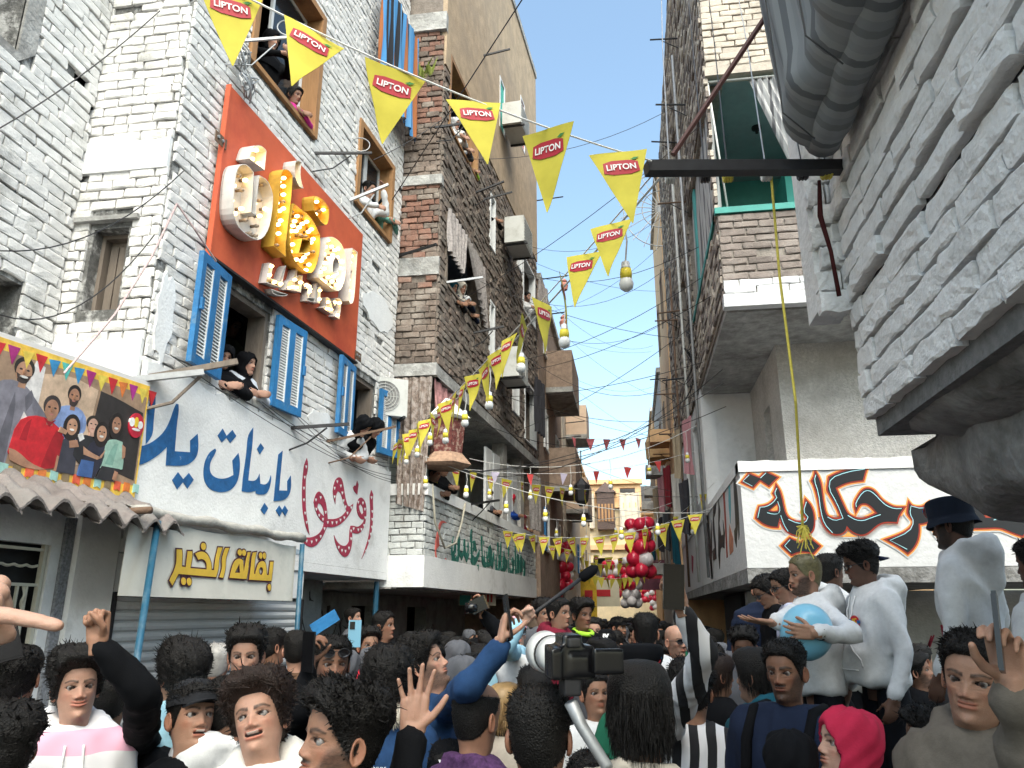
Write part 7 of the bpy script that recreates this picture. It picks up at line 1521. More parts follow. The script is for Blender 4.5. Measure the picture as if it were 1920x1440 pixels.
win('woman in dark red scarf at the narrow brick window', 919, 392, FD, .06, 10, .86, lean=8, P=dict(skin=TONES['tan']), hair=None, top=('sweat', C_BLACK), hat=hat_hijab(C_MAROON, .1), res=1, seed=96, arms=sill)
win('woman in black at the narrow window beside the air conditioner', 918, 636, FD, .06, 10, .86, lean=8, P=dict(skin=TONES['light']), hair=None, top=('sweat', C_BLACK), hat=hat_hijab(C_GREY, .1), res=1, seed=97, arms=sill)
win('person in red knit hat behind the bunting on the white brick balcony', 829, 876, FW, -.1, 30, .86, lean=25, head=(20, 20, 0), P=dict(skin=TONES['tan']), hair=None, top=('sweat', C_BLACK), hat=hat_cap(C_RED, brimless=True), res=1, seed=98, arms=sill)
win('dark dressed person leaning over the white brick balcony corner', 812, 886, FW, -.12, 20, .86, lean=25, head=(20, 20, 0), P=dict(skin=TONES['tan']), hair='short', top=('sweat', C_BLACK), res=1, seed=99, arms=sill)
win('woman in grey patterned headscarf leaning out over the green writing', 914, 928, FW, .1, 25, .86, lean=22, P=dict(skin=TONES['tan']), hair=None, top=('sweat', C_BLACK), hat=hat_hijab(C_GREY, .1), res=1, seed=100, arms=sill)
win('person in blue with a red hood on the white brick balcony', 957, 938, FW, .0, 60, .86, lean=10, P=dict(skin=TONES['tan']), hair=None, top=('sweat', C_ROYAL), hat=hat_hood(C_RED), res=1, seed=101, arms=sill)
win('child in maroon near the far end of the white brick balcony', 981, 974, FW, .0, 30, .7, lean=10, P=dict(skin=TONES['tan']), hair=None, top=('sweat', C_MAROON), hat=hat_hijab(C_MAROON, .1), res=1, seed=102, arms=sill)
win('man in grey shirt at the far end of the white brick balcony', 1001, 980, FW, .0, 20, .86, lean=6, P=dict(skin=TONES['tan']), hair='short', top=('sweat', C_GREY), res=1, seed=103, arms=sill)
win('bearded man leaning from the far brown balcony against the sky', 988, 557, FD, .3, 10, .86, lean=10, P=dict(skin=TONES['light'], beard=1), hair='short', top=('sweat', C_WHITE), res=1, seed=104, arms=sill)
win('man in grey shirt resting on the far brown balcony', 1006, 588, FD, .3, 10, .86, lean=20, P=dict(skin=TONES['light'], beard=1), hair='short', top=('sweat', C_GREY), res=1, seed=105, arms=sill)

# ---- the packed street behind: prototypes, then copies
protos = []
tops = [('black', C_BLACK), ('charcoal', C_DKGREY), ('navy', C_NAVY), ('white', C_WHITE), ('grey', C_GREY), ('brown', C_BROWN), ('red', C_RED), ('olive', C_OLIVE), ('blue', C_BLUE), ('green', C_GREEN)]
hs = ['short', 'curly', 'afro', 'comb', 'quiff', 'short', 'curly', None]; sk = ['tan', 'olive', 'brown', 'light', 'tan', 'brown', 'tan', 'light']
PROTO = {}
for res in (1, 0):
    for i in range(8):
        kw = dict(hat=hat_hijab([C_BLACK, C_GREY, C_BROWN][i % 3], .12)) if hs[i] is None else (dict(hat=hat_cap(C_BLACK)) if i == 5 else {})
        PROTO[res, i] = build_person('crowd member', Vector((0, 0, 0)), 0, P=dict(skin=TONES[sk[i]], beard=[0, .6, 0, 1, 0, .4, 0, 0][i]), hair=hs[i], top=(['sweat', 'hoodie', 'jacket', 'sweat'][i % 4], C_BLACK), res=res, seed=200+i, head=([0, 15, -15, 5, -10, 20, 0, 10][i], [-6, -10, 0, -4, 4, -12, -2, 0][i], 0), **kw)
FRONT = []
for o in COL.objects:
    if o.type == 'EMPTY' and o.get('category') == 'person' and o.location.length > .5:
        X_, Y_, D_ = project(o.location+Vector((0, 0, 1.6*o.scale.x)))
        if D_ < 5.2: FRONT.append((X_, Y_, D_, FPX*.14*o.scale.x/D_))
taken = [(o.location.x, o.location.y) for o in COL.objects if o.type == 'EMPTY' and o.get('category') == 'person' and o.location.length > .5]
used = set(); rg = random.Random(21); cnt = 0
def crowd_at(x, y, far):
    global cnt
    if any((x-a)**2+(y-b)**2 < .28**2 for a, b in taken): return
    X_, Y_, D_ = project((x, y, 1.55)); rf = FPX*.14/D_
    if any(D_ < d_+.1 and abs(X_-a) < .9*r_+1.1*rf and Y_-1.2*rf < b+.9*r_ for a, b, d_, r_ in FRONT): return
    i = rg.randrange(8); src = PROTO[0 if far else 1, i]; key = (0 if far else 1, i)
    if key in used: o = copy_tree(src)
    else: o = src; used.add(key)
    sc = rg.uniform(.88, .985)*(1 if rg.random() > .12 else .86); o.location = (x, y, 0); o.scale = (sc, sc, sc)
    yaw = rg.choice([180, 180, 160, 200, 150, 20, -30, 60, -70, 110, -120, 0])+rg.uniform(-25, 25); o.rotation_euler = (0, 0, math.atan2(-x, y)+R(yaw))
    nm, mt = rg.choice(tops[:3]+tops[:3]+tops)
    for c in o.children:
        if c.name.split('.')[0] in ('sweatshirt', 'hoodie', 'jacket'):
            c.material_slots[0].link = 'OBJECT'; c.material_slots[0].material = mt
    hw = ['cropped hair', 'curly hair', 'round curls', 'combed hair', 'swept hair', 'black cap', 'tight curls', 'headscarf'][i]; side_ = 'left' if x < -1.4 else 'right' if x > .2 else 'middle'
    fb = 'seen from behind' if 100 < abs(((yaw+180) % 360)-180) else 'face showing'
    o['label'] = ('tiny far person in %s top, %s, %s, %s of street' if far else 'person in %s top, %s, %s, packed %s of street') % (nm, hw, fb, side_)
    o['group'] = 'distant crowd filling the far street' if far else 'crowd packed behind the front rows'
    taken.append((x, y)); cnt += 1
for r in range(30):
    y = 2.85+r*.31; lx = max(-2.75, -.55-.55*y) if y < 8.6 else -2.3; rx = .75 if y < 5.6 else (2.4 if y < 7.4 else .85); x = lx+rg.uniform(0, .3)
    while x < rx: crowd_at(x+rg.uniform(-.08, .08), y+rg.uniform(-.12, .12), False); x += rg.uniform(.33, .46)
for r in range(40):
    y = 11.9+r*.6; x = -2.0+rg.uniform(0, .3) if y < 15 else -1.5
    while x < .85: crowd_at(x+rg.uniform(-.1, .1), y+rg.uniform(-.2, .2), True); x += rg.uniform(.48, .72)
for k, o in PROTO.items():
    if k not in used: 
        for c in list(o.children): bpy.data.objects.remove(c)
        bpy.data.objects.remove(o)

# ================================================================== THINGS IN THE AIR, ON THE WALLS AND IN HANDS
FLAGY = M('yellow_flag_cloth', (.56, .49, .07), .75, .10, 9, spec=.2); FLAGR = M('flag_badge_red', (.40, .015, .03), .6, 0); FLAGW = M('flag_white_print', (.8, .8, .78), .7, 0); FLAGG = M('flag_leaf_green', (.05, .22, .05), .7, 0); TAPE = M('white_tape', (.75, .75, .75), .8, 0)
tv_, tf_ = text_mesh('LIPTON', .052, .0012)
FLAGM = {}
def flag_meshes(var):
    """pennant .2 wide, .29 long, hanging down -z, front towards -y; gently curved"""
    if var in FLAGM: return FLAGM[var]
    rg = random.Random(var); a, b, c = rg.uniform(-.02, .02), rg.uniform(-.025, .025), rg.uniform(.6, 1.4)
    def bend(x, z): return a*math.sin(z*9*c)+b*math.sin(x*13+z*5)+.15*b*math.sin(z*30)
    rows = []; n = 8
    for i in range(11):
        t = i/10; w = .1*(1-t)+.0015; rows.append([(-w+2*w*j/n, bend(-w+2*w*j/n, -.29*t), -.29*t) for j in range(n+1)])
    mb = MB(); mb.grid(rows); mb.grid([[(p[0], p[1]+.0015, p[2]) for p in r][::-1] for r in rows])
    out = []
    def mk(nm, v, f, m):
        me = bpy.data.meshes.new(nm); me.from_pydata([tuple(p) for p in v], [], f); me.materials.append(m); me.polygons.foreach_set('use_smooth', np.ones(len(me.polygons), dtype=bool)); return me
    out.append(mk('flag', mb.v, mb.f, FLAGY))
    for side in (-1, 1):
        o = -.0025 if side < 0 else .004
        def P(x, z, e=0): return (x*side*-1, bend(x*side*-1, z)+o+e*side, z)
        hexa = [(-.06, -.048), (-.03, -.040), (.03, -.040), (.06, -.048), (.062, -.088), (.03, -.098), (-.03, -.098), (-.062, -.088)]
        k = []; g2 = [(hexa[i][0]+(hexa[7-i][0]-hexa[i][0])*j/4, hexa[i][1]+(hexa[7-i][1]-hexa[i][1])*j/4) for j in range(5) for i in range(4)]
        fs = [(j*4+i, j*4+i+1, (j+1)*4+i+1, (j+1)*4+i) for j in range(4) for i in range(3)]
        out.append(mk('badge', [P(x, z) for x, z in g2], fs, FLAGR)); out.append(mk('lettering', [P(v[0]*.58, -.080+v[1]*.62, .0035) for v in tv_], tf_, FLAGW))
        out.append(mk('leaf', [P(.035, -.040, .001), P(.05, -.030, .001), P(.068, -.030, .001), P(.052, -.041, .001)], [(0, 1, 2, 3)], FLAGG))
    FLAGM[var] = out; return out
rgf = random.Random(9)
def bunting(label, a, b, n, sag=.05, size=1., yaw0=None, twist=35, badge_=True, start=.03, end=.97, name='bunting', colors=None, slant=8, group='yellow pennant strings across the street'):
    t0 = thing(name, tuple(a), label, 'bunting', group); a, b = Vector(a), Vector(b); mb = MB(); pts = wire(mb, a, b, sag, .0035*max(.8, size), 24); mb.build('string', TAPE, t0)
    d = b-a; base = math.atan2(d.y, d.x)
    if (Matrix.Rotation(base, 3, 'Z') @ Vector((0, -1, 0))).dot(EYE-(a+b)/2) < 0: base += math.pi
    for i in range(n):
        t = start+(end-start)*(i+.5)/n; p = a.lerp(b, t); p.z -= sag*4*t*(1-t)
        ms = flag_meshes(rgf.randrange(6)); f = link('flag', ms[0], t0)
        rz = base+R(rgf.uniform(-twist, twist)); f.matrix_local = Matrix.Translation(p-a-Vector((0, 0, .004))) @ Matrix.Rotation(rz, 4, 'Z') @ Matrix.Rotation(R(rgf.uniform(-slant, slant)), 4, 'Y') @ Matrix.Rotation(R(rgf.uniform(-8, 8)), 4, 'X') @ Matrix.Scale(size*rgf.uniform(.95, 1.05), 4)
        if badge_:
            for m in ms[1:]: link(m.name.split('.')[0], m, f)
        if colors: f.material_slots[0].link = 'OBJECT'; f.material_slots[0].material = rgf.choice(colors)
PE = at(1222, 302, 2.83)
bunting('large yellow pennants across the top of the street to the black pole', at(330, -75, 2.45), PE, 6, .06, 1., twist=48, start=.02, end=1.0, slant=14)
e2_ = FA.p(4.2, *[FA.uv(700, 826)[1]], .12)
bunting('yellow pennants running from the black pole down to the second shuttered window', at(1232, 318, 2.86), e2_, 21, .10, .95, twist=40, start=.04)
bunting('yellow pennants strung left to right below the curtained loggia', e2_+Vector((0, 0, -.02)), at(1115, 918, 14), 12, .12, 1.0, twist=14)
bunting('yellow pennants high across the street before the balloons', at(932, 990, 12.3), at(1335, 952, 9.6), 14, .25, .95, twist=25)
bunting('yellow pennants from the green lettered balcony into the street', at(934, 994, 12.2), at(1235, 1052, 19), 11, .12, .9, twist=30)
bunting('far yellow pennants across the sunlit end, upper string', at(1078, 1040, 20), at(1245, 1020, 17), 12, .35, 1.0, badge_=False)
bunting('far yellow pennants across the sunlit end, lower string', at(1085, 1065, 24), at(1240, 1052, 22), 13, .4, 1.1, badge_=False)
bunting('farthest yellow pennants hanging over the distant crowd', at(1090, 1082, 29), at(1236, 1078, 28), 12, .4, 1.1, badge_=False)
bunting('short yellow pennants beside the dark window of the right house', at(1205, 1000, 16), at(1340, 905, 9.8), 6, .1, .9)
bunting('small pink pennants high across the sky gap', at(1055, 818, 15), at(1215, 820, 16), 5, .05, .8, badge_=False, colors=[M('pink_pennant', (.5, .12, .14), .8, .1, 5)], name='pink_bunting', group='small coloured pennants')
bunting('small red and lilac pennants crossing below the balconies', at(880, 880, 10.5), at(1325, 838, 12), 7, .2, .6, badge_=False, colors=[MATS['pink_pennant'], M('lilac_pennant', (.42, .38, .5), .8), M('red_pennant', (.5, .05, .05), .8)], name='small_bunting', group='small coloured pennants')
# ---- hanging bulbs
BW = M('frosted_bulb', (.75, .76, .76), .35, 0); BY = M('yellow_bulb_collar', (.75, .62, .05), .5, 0); BC = M('white_bulb_cap', (.7, .72, .75), .4, 0)
def bulb(parent, p, s=1.):
    org = wloc(parent)
    key = 'hb'
    if key not in FLAGM:
        mb = MB(); mb.lathe((0, 0, 0), [(.006, -.0), (.028, -.03), (.036, -.055), (.031, -.08), (.012, -.094)], 12); b = mb
        c = MB(); c.lathe((0, 0, 0), [(.012, .06), (.020, .055), (.022, .03), (.026, .022)], 10); y = MB(); y.lathe((0, 0, 0), [(.026, .022), (.030, -.005), (.028, -.03)], 10)
        FLAGM[key] = []
        for nm, q, m in (('bulb', b, BW), ('cap', c, BC), ('collar', y, BY)):
            me = bpy.data.meshes.new(nm); me.from_pydata(q.v, [], q.f); me.materials.append(m); me.polygons.foreach_set('use_smooth', np.ones(len(me.polygons), dtype=bool)); FLAGM[key].append(me)
    o = link('bulb', FLAGM[key][0], parent); o.matrix_local = Matrix.Translation(p-org) @ Matrix.Rotation(R(rgf.uniform(-12, 12)), 4, 'X') @ Matrix.Scale(s, 4)
    for m in FLAGM[key][1:]: link(m.name.split('.')[0], m, o)
def bulb_string(label, a, b, n, sag, drop, s=1., mat=None):
    t0 = thing('bulb_string', tuple(a), label, 'light string', 'strings of unlit hanging bulbs'); a, b = Vector(a), Vector(b); mb = MB(); wire(mb, a, b, sag, .005, 24)
    ps = []
    for i in range(n):
        t = (i+.5)/n; p = a.lerp(b, t); p.z -= sag*4*t*(1-t); dl = drop*rgf.uniform(.6, 1.3); mb.tube([p, p+Vector((.01, 0, -dl*.5)), p+Vector((0, 0, -dl))], .004, 5); ps.append(p+Vector((0, 0, -dl-.05)))
    mb.build('cable', CABLE_W, t0)
    for p in ps: bulb(t0, p, s)
bulb_string('unlit bulbs hanging beside the descending yellow pennants', at(1245, 325, 2.95), FA.p(4.3, 3.8, .2), 9, .1, .16, .85)
bulb_string('unlit bulbs on the cable crossing before the loggia', FA.p(4.3, 3.75, .25), at(1330, 960, 10), 8, .25, .2, 1.0)
bulb_string('unlit bulbs on the high cable before the sky gap', at(880, 860, 11), at(1320, 790, 11.5), 6, .35, .3, 1.0)
bulb_string('unlit bulbs on the far cable over the street end', at(960, 960, 15), at(1290, 930, 15), 6, .3, .3, 1.1)
# ---- balloons
BRED = M('red_balloon', (.66, .02, .06), .3, .03, 3, spec=.5, coat=.3); BWH = M('white_balloon', (.78, .74, .75), .35, .03, 3, spec=.5)
def cluster(label, px, py, d, r, layers, per=4, stand=False):
    c = at(px, py, d); t0 = thing('balloon_cluster', tuple(c), label, 'balloons', 'red and white balloon clusters'); rg = random.Random(px)
    for k in range(layers):
        z = (k-(layers-1)/2)*r*1.5
        for j in range(per):
            a = 2*math.pi*(j+.5*(k % 2))/per+rg.uniform(-.2, .2); rr = r*rg.uniform(.9, 1.12); mb = MB(); p = c+Vector((math.cos(a)*r*1.05, math.sin(a)*r*1.05, z+rg.uniform(-.2, .2)*r))
            q = (Vector((math.cos(a), math.sin(a), .25*(k-(layers-1)/2)))).to_track_quat('Z', 'Y').to_matrix(); mb.sphere(p, (rr, rr, rr*1.12), 16, 12, rot=q); mb.build('balloon', BRED if (k % 2 == 0) != (rg.random() < .15) else BWH, t0, smooth=True)
    mb = MB(); mb.tube([c+Vector((0, 0, -layers*r*.75)), c+Vector((0, 0, layers*r*.75+.5))], .006, 5); mb.build('cord', CABLE_W, t0)
    if stand: mb = MB(); mb.lathe(c+Vector((-.1, 0, -layers*r*.8-.55)), [(.05, 0), (.06, .1), (.13, .5), (.14, .55)], 12); mb.build('red_cone', BRED, t0, smooth=True)
cluster('nearest red and white balloon cluster hanging under the pennants', 1200, 1026, 16.5, .155, 5)
cluster('red and white balloon cluster on a red cone at left', 1053, 1062, 19.5, .15, 5, stand=True)
cluster('banded balloon column left of two over the far crowd', 1147, 1086, 27, .16, 5); cluster('banded balloon column right of two over the far crowd', 1182, 1091, 23, .155, 6)
cluster('tiny far balloon column beside the right houses', 1228, 1112, 36, .14, 7); cluster('tiny far balloon column between the others', 1208, 1112, 37, .14, 4); cluster('small loose balloon bunch below the banded columns', 1163, 1103, 29, .12, 2)
bl = at(1512, 1185, 4.12); o_ = MB(); o_.sphere(bl, (.135, .13, .15), 28, 20, rot=Matrix.Rotation(R(25), 3, 'Y')); o = o_.build('blue_balloon', M('sky_blue_balloon', (.20, .50, .68), .35, .02, 3, spec=.5, coat=.3, trans=.0), smooth=True); tag(o, 'pale blue balloon held by the bearded man in white', 'balloon')
# ---- rods, brackets and wires on the left walls
def rod(label, fr, A, B, d, r=.012, mat=None, strut=True, name='wall_bracket', ring=False):
    mat = mat or METAL_DK; ua, va = fr.uv(*A, .02); ub, vb = fr.uv(*B, d); t0 = thing(name, tuple(fr.p(ua, va, .0)), label, 'bracket'); mb = MB(); mb.bar(fr.p(ua, va, -.03), fr.p(ub, vb, d), r*2, r*2); mb.build('rod', mat, t0)
    if strut:
        mb = MB(); mb.tube([fr.p(ua, va-.22, .0), fr.p(ua*.6+ub*.4, va-.12, d*.35), fr.p(ua*.35+ub*.65, (va+vb)/2-.01, d*.65)], r*.6, 6); mb.build('strut', mat, t0)
    if ring:
        c = fr.p(ub*.8+ua*.2, vb*.8+va*.2+.1, d*.8); mb = MB(); mb.tube([c+Vector((.09*math.cos(t), .03*math.cos(t), .08*math.sin(t))) for t in [i*2*math.pi/20 for i in range(21)]], .006, 6); mb.build('ring', METAL_GREY, t0)
rod('pale rod with coiled wire and ring before the top window', FA, (425, 78), (567, 68), .45, .011, METAL_GREY, True, ring=True)
rod('dark rod at the very top above the top window', FA, (408, 12), (482, 10), .35, .012, METAL_RUST, False)
rod('black laundry rod above the red sign', FA, (588, 286), (697, 287), .5, .012, METAL_DK, True, ring=True)
rod('black laundry rod beside the second blue shutter', FA, (538, 803), (655, 795), .5, .014, METAL_DK)
rod('rusty rod under the second blue shutter', FA, (610, 830), (742, 800), .55, .012, METAL_RUST)
rod('bamboo pole at the first blue shuttered window', FA, (262, 712), (445, 678), .45, .02, WOOD_GREY, True); rod('grey pipe under the bamboo pole at left corner', FA, (255, 712), (382, 698), .32, .02, METAL_GREY, False)
rod('grey rod above the wooden window', FA, (655, 378), (728, 346), .4, .014, METAL_GREY, True)
for i, (A, B) in enumerate((((822, 238), (895, 228)), ((835, 530), (905, 520)), ((888, 625), (945, 612)), ((905, 105), (956, 92)), ((893, 362), (945, 340)), ((740, 478), (818, 458)), ((890, 945), (936, 938)), ((905, 375), (960, 360)))):
    rod(['upper rod under the high brick window', 'pale lintel rod of the curtained brick window', 'dark rod below the curtained window', 'short rod on the tan wall', 'dark rod by the narrow brick window', 'green tied rod between the two houses', 'black rod over the green writing', 'lower thin rod by the narrow window'][i], FD if i != 5 else FC, A, B, .45, .014, [METAL_DK, METAL_GREY][i == 1], i % 2 == 0)
for i, (y, z) in enumerate(((9.8, 8.9), (10.8, 7.9), (11.5, 9.4), (12.5, 6.8), (12.5, 5.6), (14, 7.2), (15, 5.2), (16, 6.3), (18.5, 7.4), (19, 5.6), (22, 6.4), (24, 5.2), (10.2, 10.4), (26, 7.0))):
    t0 = thing('wall_bracket', (1.05, y, z), 'thin rod %s on the right row, %s' % (['jutting', 'sticking out', 'angled'][i % 3], ['above the balcony', 'below the cables', 'beside the peach house', 'near the cloths', 'over the painted side', 'high against the sky', 'far along'][i % 7]), 'bracket', 'rods on the right row')
    mb = MB(); mb.tube([(1.1, y, z), (.62, y, z+rgf.uniform(-.05, .08))], .014, 6); mb.build('rod', METAL_RUST if i % 2 else METAL_DK, t0); mb = MB(); mb.tube([(1.08, y, z-.2), (.8, y, z-.01)], .008, 5); mb.build('strut', METAL_DK, t0)
for i, (y, z) in enumerate(((16.4, 9.3), (15.6, 10.9), (15.9, 8.2), (18, 7.2), (20, 6.3), (22, 7.2), (24.5, 6.4))):
    t0 = thing('wall_bracket', (-1.8, y, z), ['highest rod on the far left houses', 'rod level with the tan roof', 'rod holding a pink lantern', 'rod below the far balcony', 'rod beside the far shutters', 'rod on the pale house', 'farthest rod on the left'][i], 'bracket', 'rods on the far left row')
    mb = MB(); mb.tube([(-1.85, y, z), (-1.2, y, z+.05)], .015, 6); mb.build('rod', METAL_DK, t0)
    if i in (0, 2): mb = MB(); mb.lathe((-1.28, y, z-.32), [(.02, .3), (.07, .24), (.05, .2), (.09, .14), (.07, .02), (.03, 0)], 10); mb.build('pink_lantern', M('pink_lantern', (.6, .25, .2), .6), t0)
wr_ = MB(); rgw = random.Random(4)
for k in range(30):
    y = rgw.uniform(9, 26); z = rgw.uniform(4.2, 11)*(.6+.02*y); y2 = y+rgw.uniform(-5, 6); z2 = z+rgw.uniform(-2.2, 1.5); wire(wr_, (-2.3+.03*(y-9), max(9, y), z), (1.06, max(8.2, y2), max(3.6, z2)), rgw.uniform(.1, .6), .0045, 12)
for k in range(6): wire(wr_, FA.p(.1+rgw.random()*2, 3.4+rgw.random()*.2, .06), FA.p(4.3, 3.3+rgw.random()*.4, .15), .12, .003, 12)
for a, b, s in (((0, 240), (300, 20), .05), ((0, 470), (345, 320), .15), ((0, 590), (290, 440), .2)): wire(wr_, at(*a, 3.6), at(*b, 4.6), s, .0035, 12)
wire(wr_, at(735, 375, 8.6), at(985, -10, 6.5), .0, .006, 12); wire(wr_, at(700, 300, 7.9), at(860, 200, 9), .05, .004, 10)
o = wr_.build('overhead_wires', CABLE, kind='stuff'); tag(o, 'tangle of thin overhead wires crossing the street', 'wires')
def coil(label, c, n, r, mat, seed, name='cable_coil'):
    rg = random.Random(seed); mb = MB()
    for k in range(n):
        ph = rg.uniform(0, 6); a, b = rg.uniform(.7, 1.2), rg.uniform(.8, 1.3); q = Vector((rg.uniform(-.3, .3), rg.uniform(-.3, .3), rg.uniform(-.4, .4)))*r
        mb.tube([Vector(c)+q+Vector((.25*r*math.sin(t*2+ph), r*a*math.cos(t+ph), r*b*math.sin(t))) for t in [i*2*math.pi/18 for i in range(19)]], .006, 5)
    tag(mb.build(name, mat), label, 'cable')
coil('coil of grey wire hanging at the corner of the red sign', FA.p(.62, 6.12, .12), 7, .09, METAL_GREY, 3); coil('loose bundle of wire under the top window', FA.p(.55, 6.35, .1), 6, .08, METAL_GREY, 4)
coil('big black cable coil on the right brick wall', (1.02, 11.2, 5.35), 9, .26, CABLE, 5); coil('tangled black cables above the big coil', (1.03, 11.3, 5.95), 8, .2, CABLE, 6)
mb = MB(); pts = [FA.uv(333, 380), FA.uv(240, 560), FA.uv(150, 680)]; mb.tube([at(332, 382, 4.62), at(285, 480, 4.45), at(215, 590, 4.2), at(120, 700, 3.9)], .006, 6); mb.tube([at(332, 382, 4.62), at(365, 430, 4.7), at(405, 490, 4.95)], .006, 6); tag(mb.build('twine', M('red_white_cord', (.6, .45, .45), .8, .4, 120)), 'red and white twisted cord tied at the corner of the white house', 'cord')
# ---- air conditioners
ACW = M('aged_white_plastic', (.55, .56, .54), .5, .08, 8, dirt=(.35, .35, .32), dscale=4)
def ac(label, P, N, U, w=.7, h=.5, dp=.28, fan=True):
    P, N, U = Vector(P), Vector(N), Vector(U); t0 = thing('air_conditioner', tuple(P), label, 'air conditioner'); Z = Vector((0, 0, 1)); rot = Matrix((U, N, Z)).transposed()
    mb = MB(); mb.box(P+N*dp/2, (w, dp, h), rot); mb.build('casing', ACW, t0)
    mb = MB(); Rq = N.to_track_quat('Z', 'Y').to_matrix()
    if fan:
        c = P+N*(dp+.002)-U*w*.12; disc(mb, c, N, h*.4, h*.4, 24, .004); mb.build('fan_recess', CONC_DK, t0)
        mb = MB()
        for r in (.4, .32, .24, .16, .08): mb.tube([c+N*.012+(U*math.cos(t)+Z*math.sin(t))*h*r for t in [i*2*math.pi/20 for i in range(21)]], .004, 5)
        for k in range(8): t = k*math.pi/4; mb.tube([c+N*.012, c+N*.012+(U*math.cos(t)+Z*math.sin(t))*h*.4], .003, 4)
        mb.build('grille', ACW, t0)
    else:
        for k in range(8): mb = MB(); mb.box(P+N*(dp+.004)+Z*(h*(-.4+.8*k/7)), (w*.85, .012, h*.05), rot); mb.build('louvre', ACW, t0)
    for s in (-.4, .4): mb = MB(); mb.bar(P+U*w*s-Z*(h/2+.015), P+U*w*s+N*(dp+.05)-Z*(h/2+.015), .03, .03); mb.build('support', METAL_DK, t0)
ac('air conditioner with round fan beside the curtained loggia', (-2.86, 8.62, 4.32), (.55, -.83, 0), (.83, .55, 0), .46, .46, .16)
U4 = FD.U
ac('air conditioner with louvred side on the brown wall', FD.p(3.6, 8.35, .1), FD.N, U4, .75, .5, .35, False); ac('boxy air conditioner above the bunting on the brown wall', FD.p(3.15, 5.75, .1), FD.N, U4, .7, .5, .35); ac('highest air conditioner on the tan wall', FD.p(3.4, 10.6, .1), FD.N, U4, .75, .45, .35, False)
# ---- curtains and cloths
def drape(name, label, pts_top, pts_bot, mat, n=40, amp=.03, freq=9., rows=10, cat='curtain', thick=.004, seed=1):
    a, b = [Vector(p) for p in pts_top]; c, d = [Vector(p) for p in pts_bot]; nrm = (b-a).cross(c-a).normalized(); rg = random.Random(seed); ph = rg.uniform(0, 6); g_ = []
    for i in range(rows+1):
        v = i/rows; g_.append([a.lerp(b, u).lerp(c.lerp(d, u), v)+nrm*amp*(math.sin(u*freq*6.28+ph+.8*math.sin(v*3+u*5))+.4*math.sin(u*freq*14+v*4))*(.5+.6*v) for u in [j/n for j in range(n+1)]])
    mb = MB(); mb.grid(g_); mb.grid([[p+nrm*thick for p in r][::-1] for r in g_]); o = mb.build(name, mat, smooth=True); return tag(o, label, cat)
def cstripe(name, cols, freq, axis=0):
    m = bpy.data.materials.new(name); m.use_nodes = True; nt = m.node_tree; bs = nt.nodes['Principled BSDF']; ge = nt.nodes.new('ShaderNodeNewGeometry'); sp_ = nt.nodes.new('ShaderNodeSeparateXYZ'); nt.links.new(ge.outputs['Position'], sp_.inputs[0]); mu = nt.nodes.new('ShaderNodeMath'); mu.operation = 'MULTIPLY'; mu.inputs[1].default_value = freq; nt.links.new(sp_.outputs[axis], mu.inputs[0]); fr_ = nt.nodes.new('ShaderNodeMath'); fr_.operation = 'FRACT'; nt.links.new(mu.outputs[0], fr_.inputs[0]); r = nt.nodes.new('ShaderNodeValToRGB'); r.color_ramp.interpolation = 'CONSTANT'
    el = r.color_ramp.elements; el[0].color = (*cols[0], 1); el[1].position = 1/len(cols); el[1].color = (*cols[1], 1)
    for k in range(2, len(cols)): e = el.new(k/len(cols)); e.color = (*cols[k], 1)
    nt.links.new(fr_.outputs[0], r.inputs[0]); nt.links.new(r.outputs[0], bs.inputs['Base Color']); bs.inputs['Roughness'].default_value = .9; return m
BLK = cstripe('blue_black_stripes', [(.05, .2, .42), (.012, .014, .02), (.06, .24, .5), (.35, .12, .04), (.06, .24, .5), (.012, .014, .02), (.10, .28, .52)], 2.6, 1)
q = [FA.uv(668, -60), FA.uv(772, -60), FA.uv(668, 100), FA.uv(752, 222)]
drape('striped_blanket', 'blue black and orange striped blanket hanging from the top of the white house', (FA.p(3.05, 9.6, .2), FA.p(4.3, 9.6, .2)), (FA.p(3.0, 8.05, .22), FA.p(4.32, 7.95, .22)), BLK, 60, .03, 6, cat='blanket')
GRS = cstripe('grey_stripe_cloth', [(.5, .5, .5), (.46, .46, .46), (.12, .12, .13), (.5, .5, .5), (.3, .3, .31)], 6.5, 0)
drape('balcony_curtain', 'grey striped curtain drawn to the right of the teal balcony', (FR.p(.48, 7.70, -.06), FR.p(1.0, 7.72, -.06)), (FR.p(.95, 6.2, -.06), FR.p(1.5, 6.2, -.06)), GRS, 60, .035, 7)
GRS2 = cstripe('grey_side_curtain', [(.46, .46, .46), (.4, .4, .4), (.16, .16, .17)], 8, 1)
drape('balcony_side_curtain', 'grey striped curtain along the street side of the teal balcony', (FS.p(.15, 7.7, -.06), FS.p(3.0, 7.7, -.06)), (FS.p(.25, 6.06, -.06), FS.p(3.0, 6.06, -.06)), GRS2, 80, .03, 14)
mb = MB(); mb.tube([FR.p(-.02, 7.70, -.05), FR.p(2.2, 7.70, -.05)], .014, 8); mb.tube([FR.p(.02, 7.7, -.05), FR.p(.12, 6.05, -.05)], .012, 8); tag(mb.build('curtain_pipe', ACW, smooth=True), 'white pipe frame holding the teal balcony curtains', 'pipe')
DUST = M('dusty_lace_cloth', (.33, .30, .29), .95, .4, 25, .3, 60)
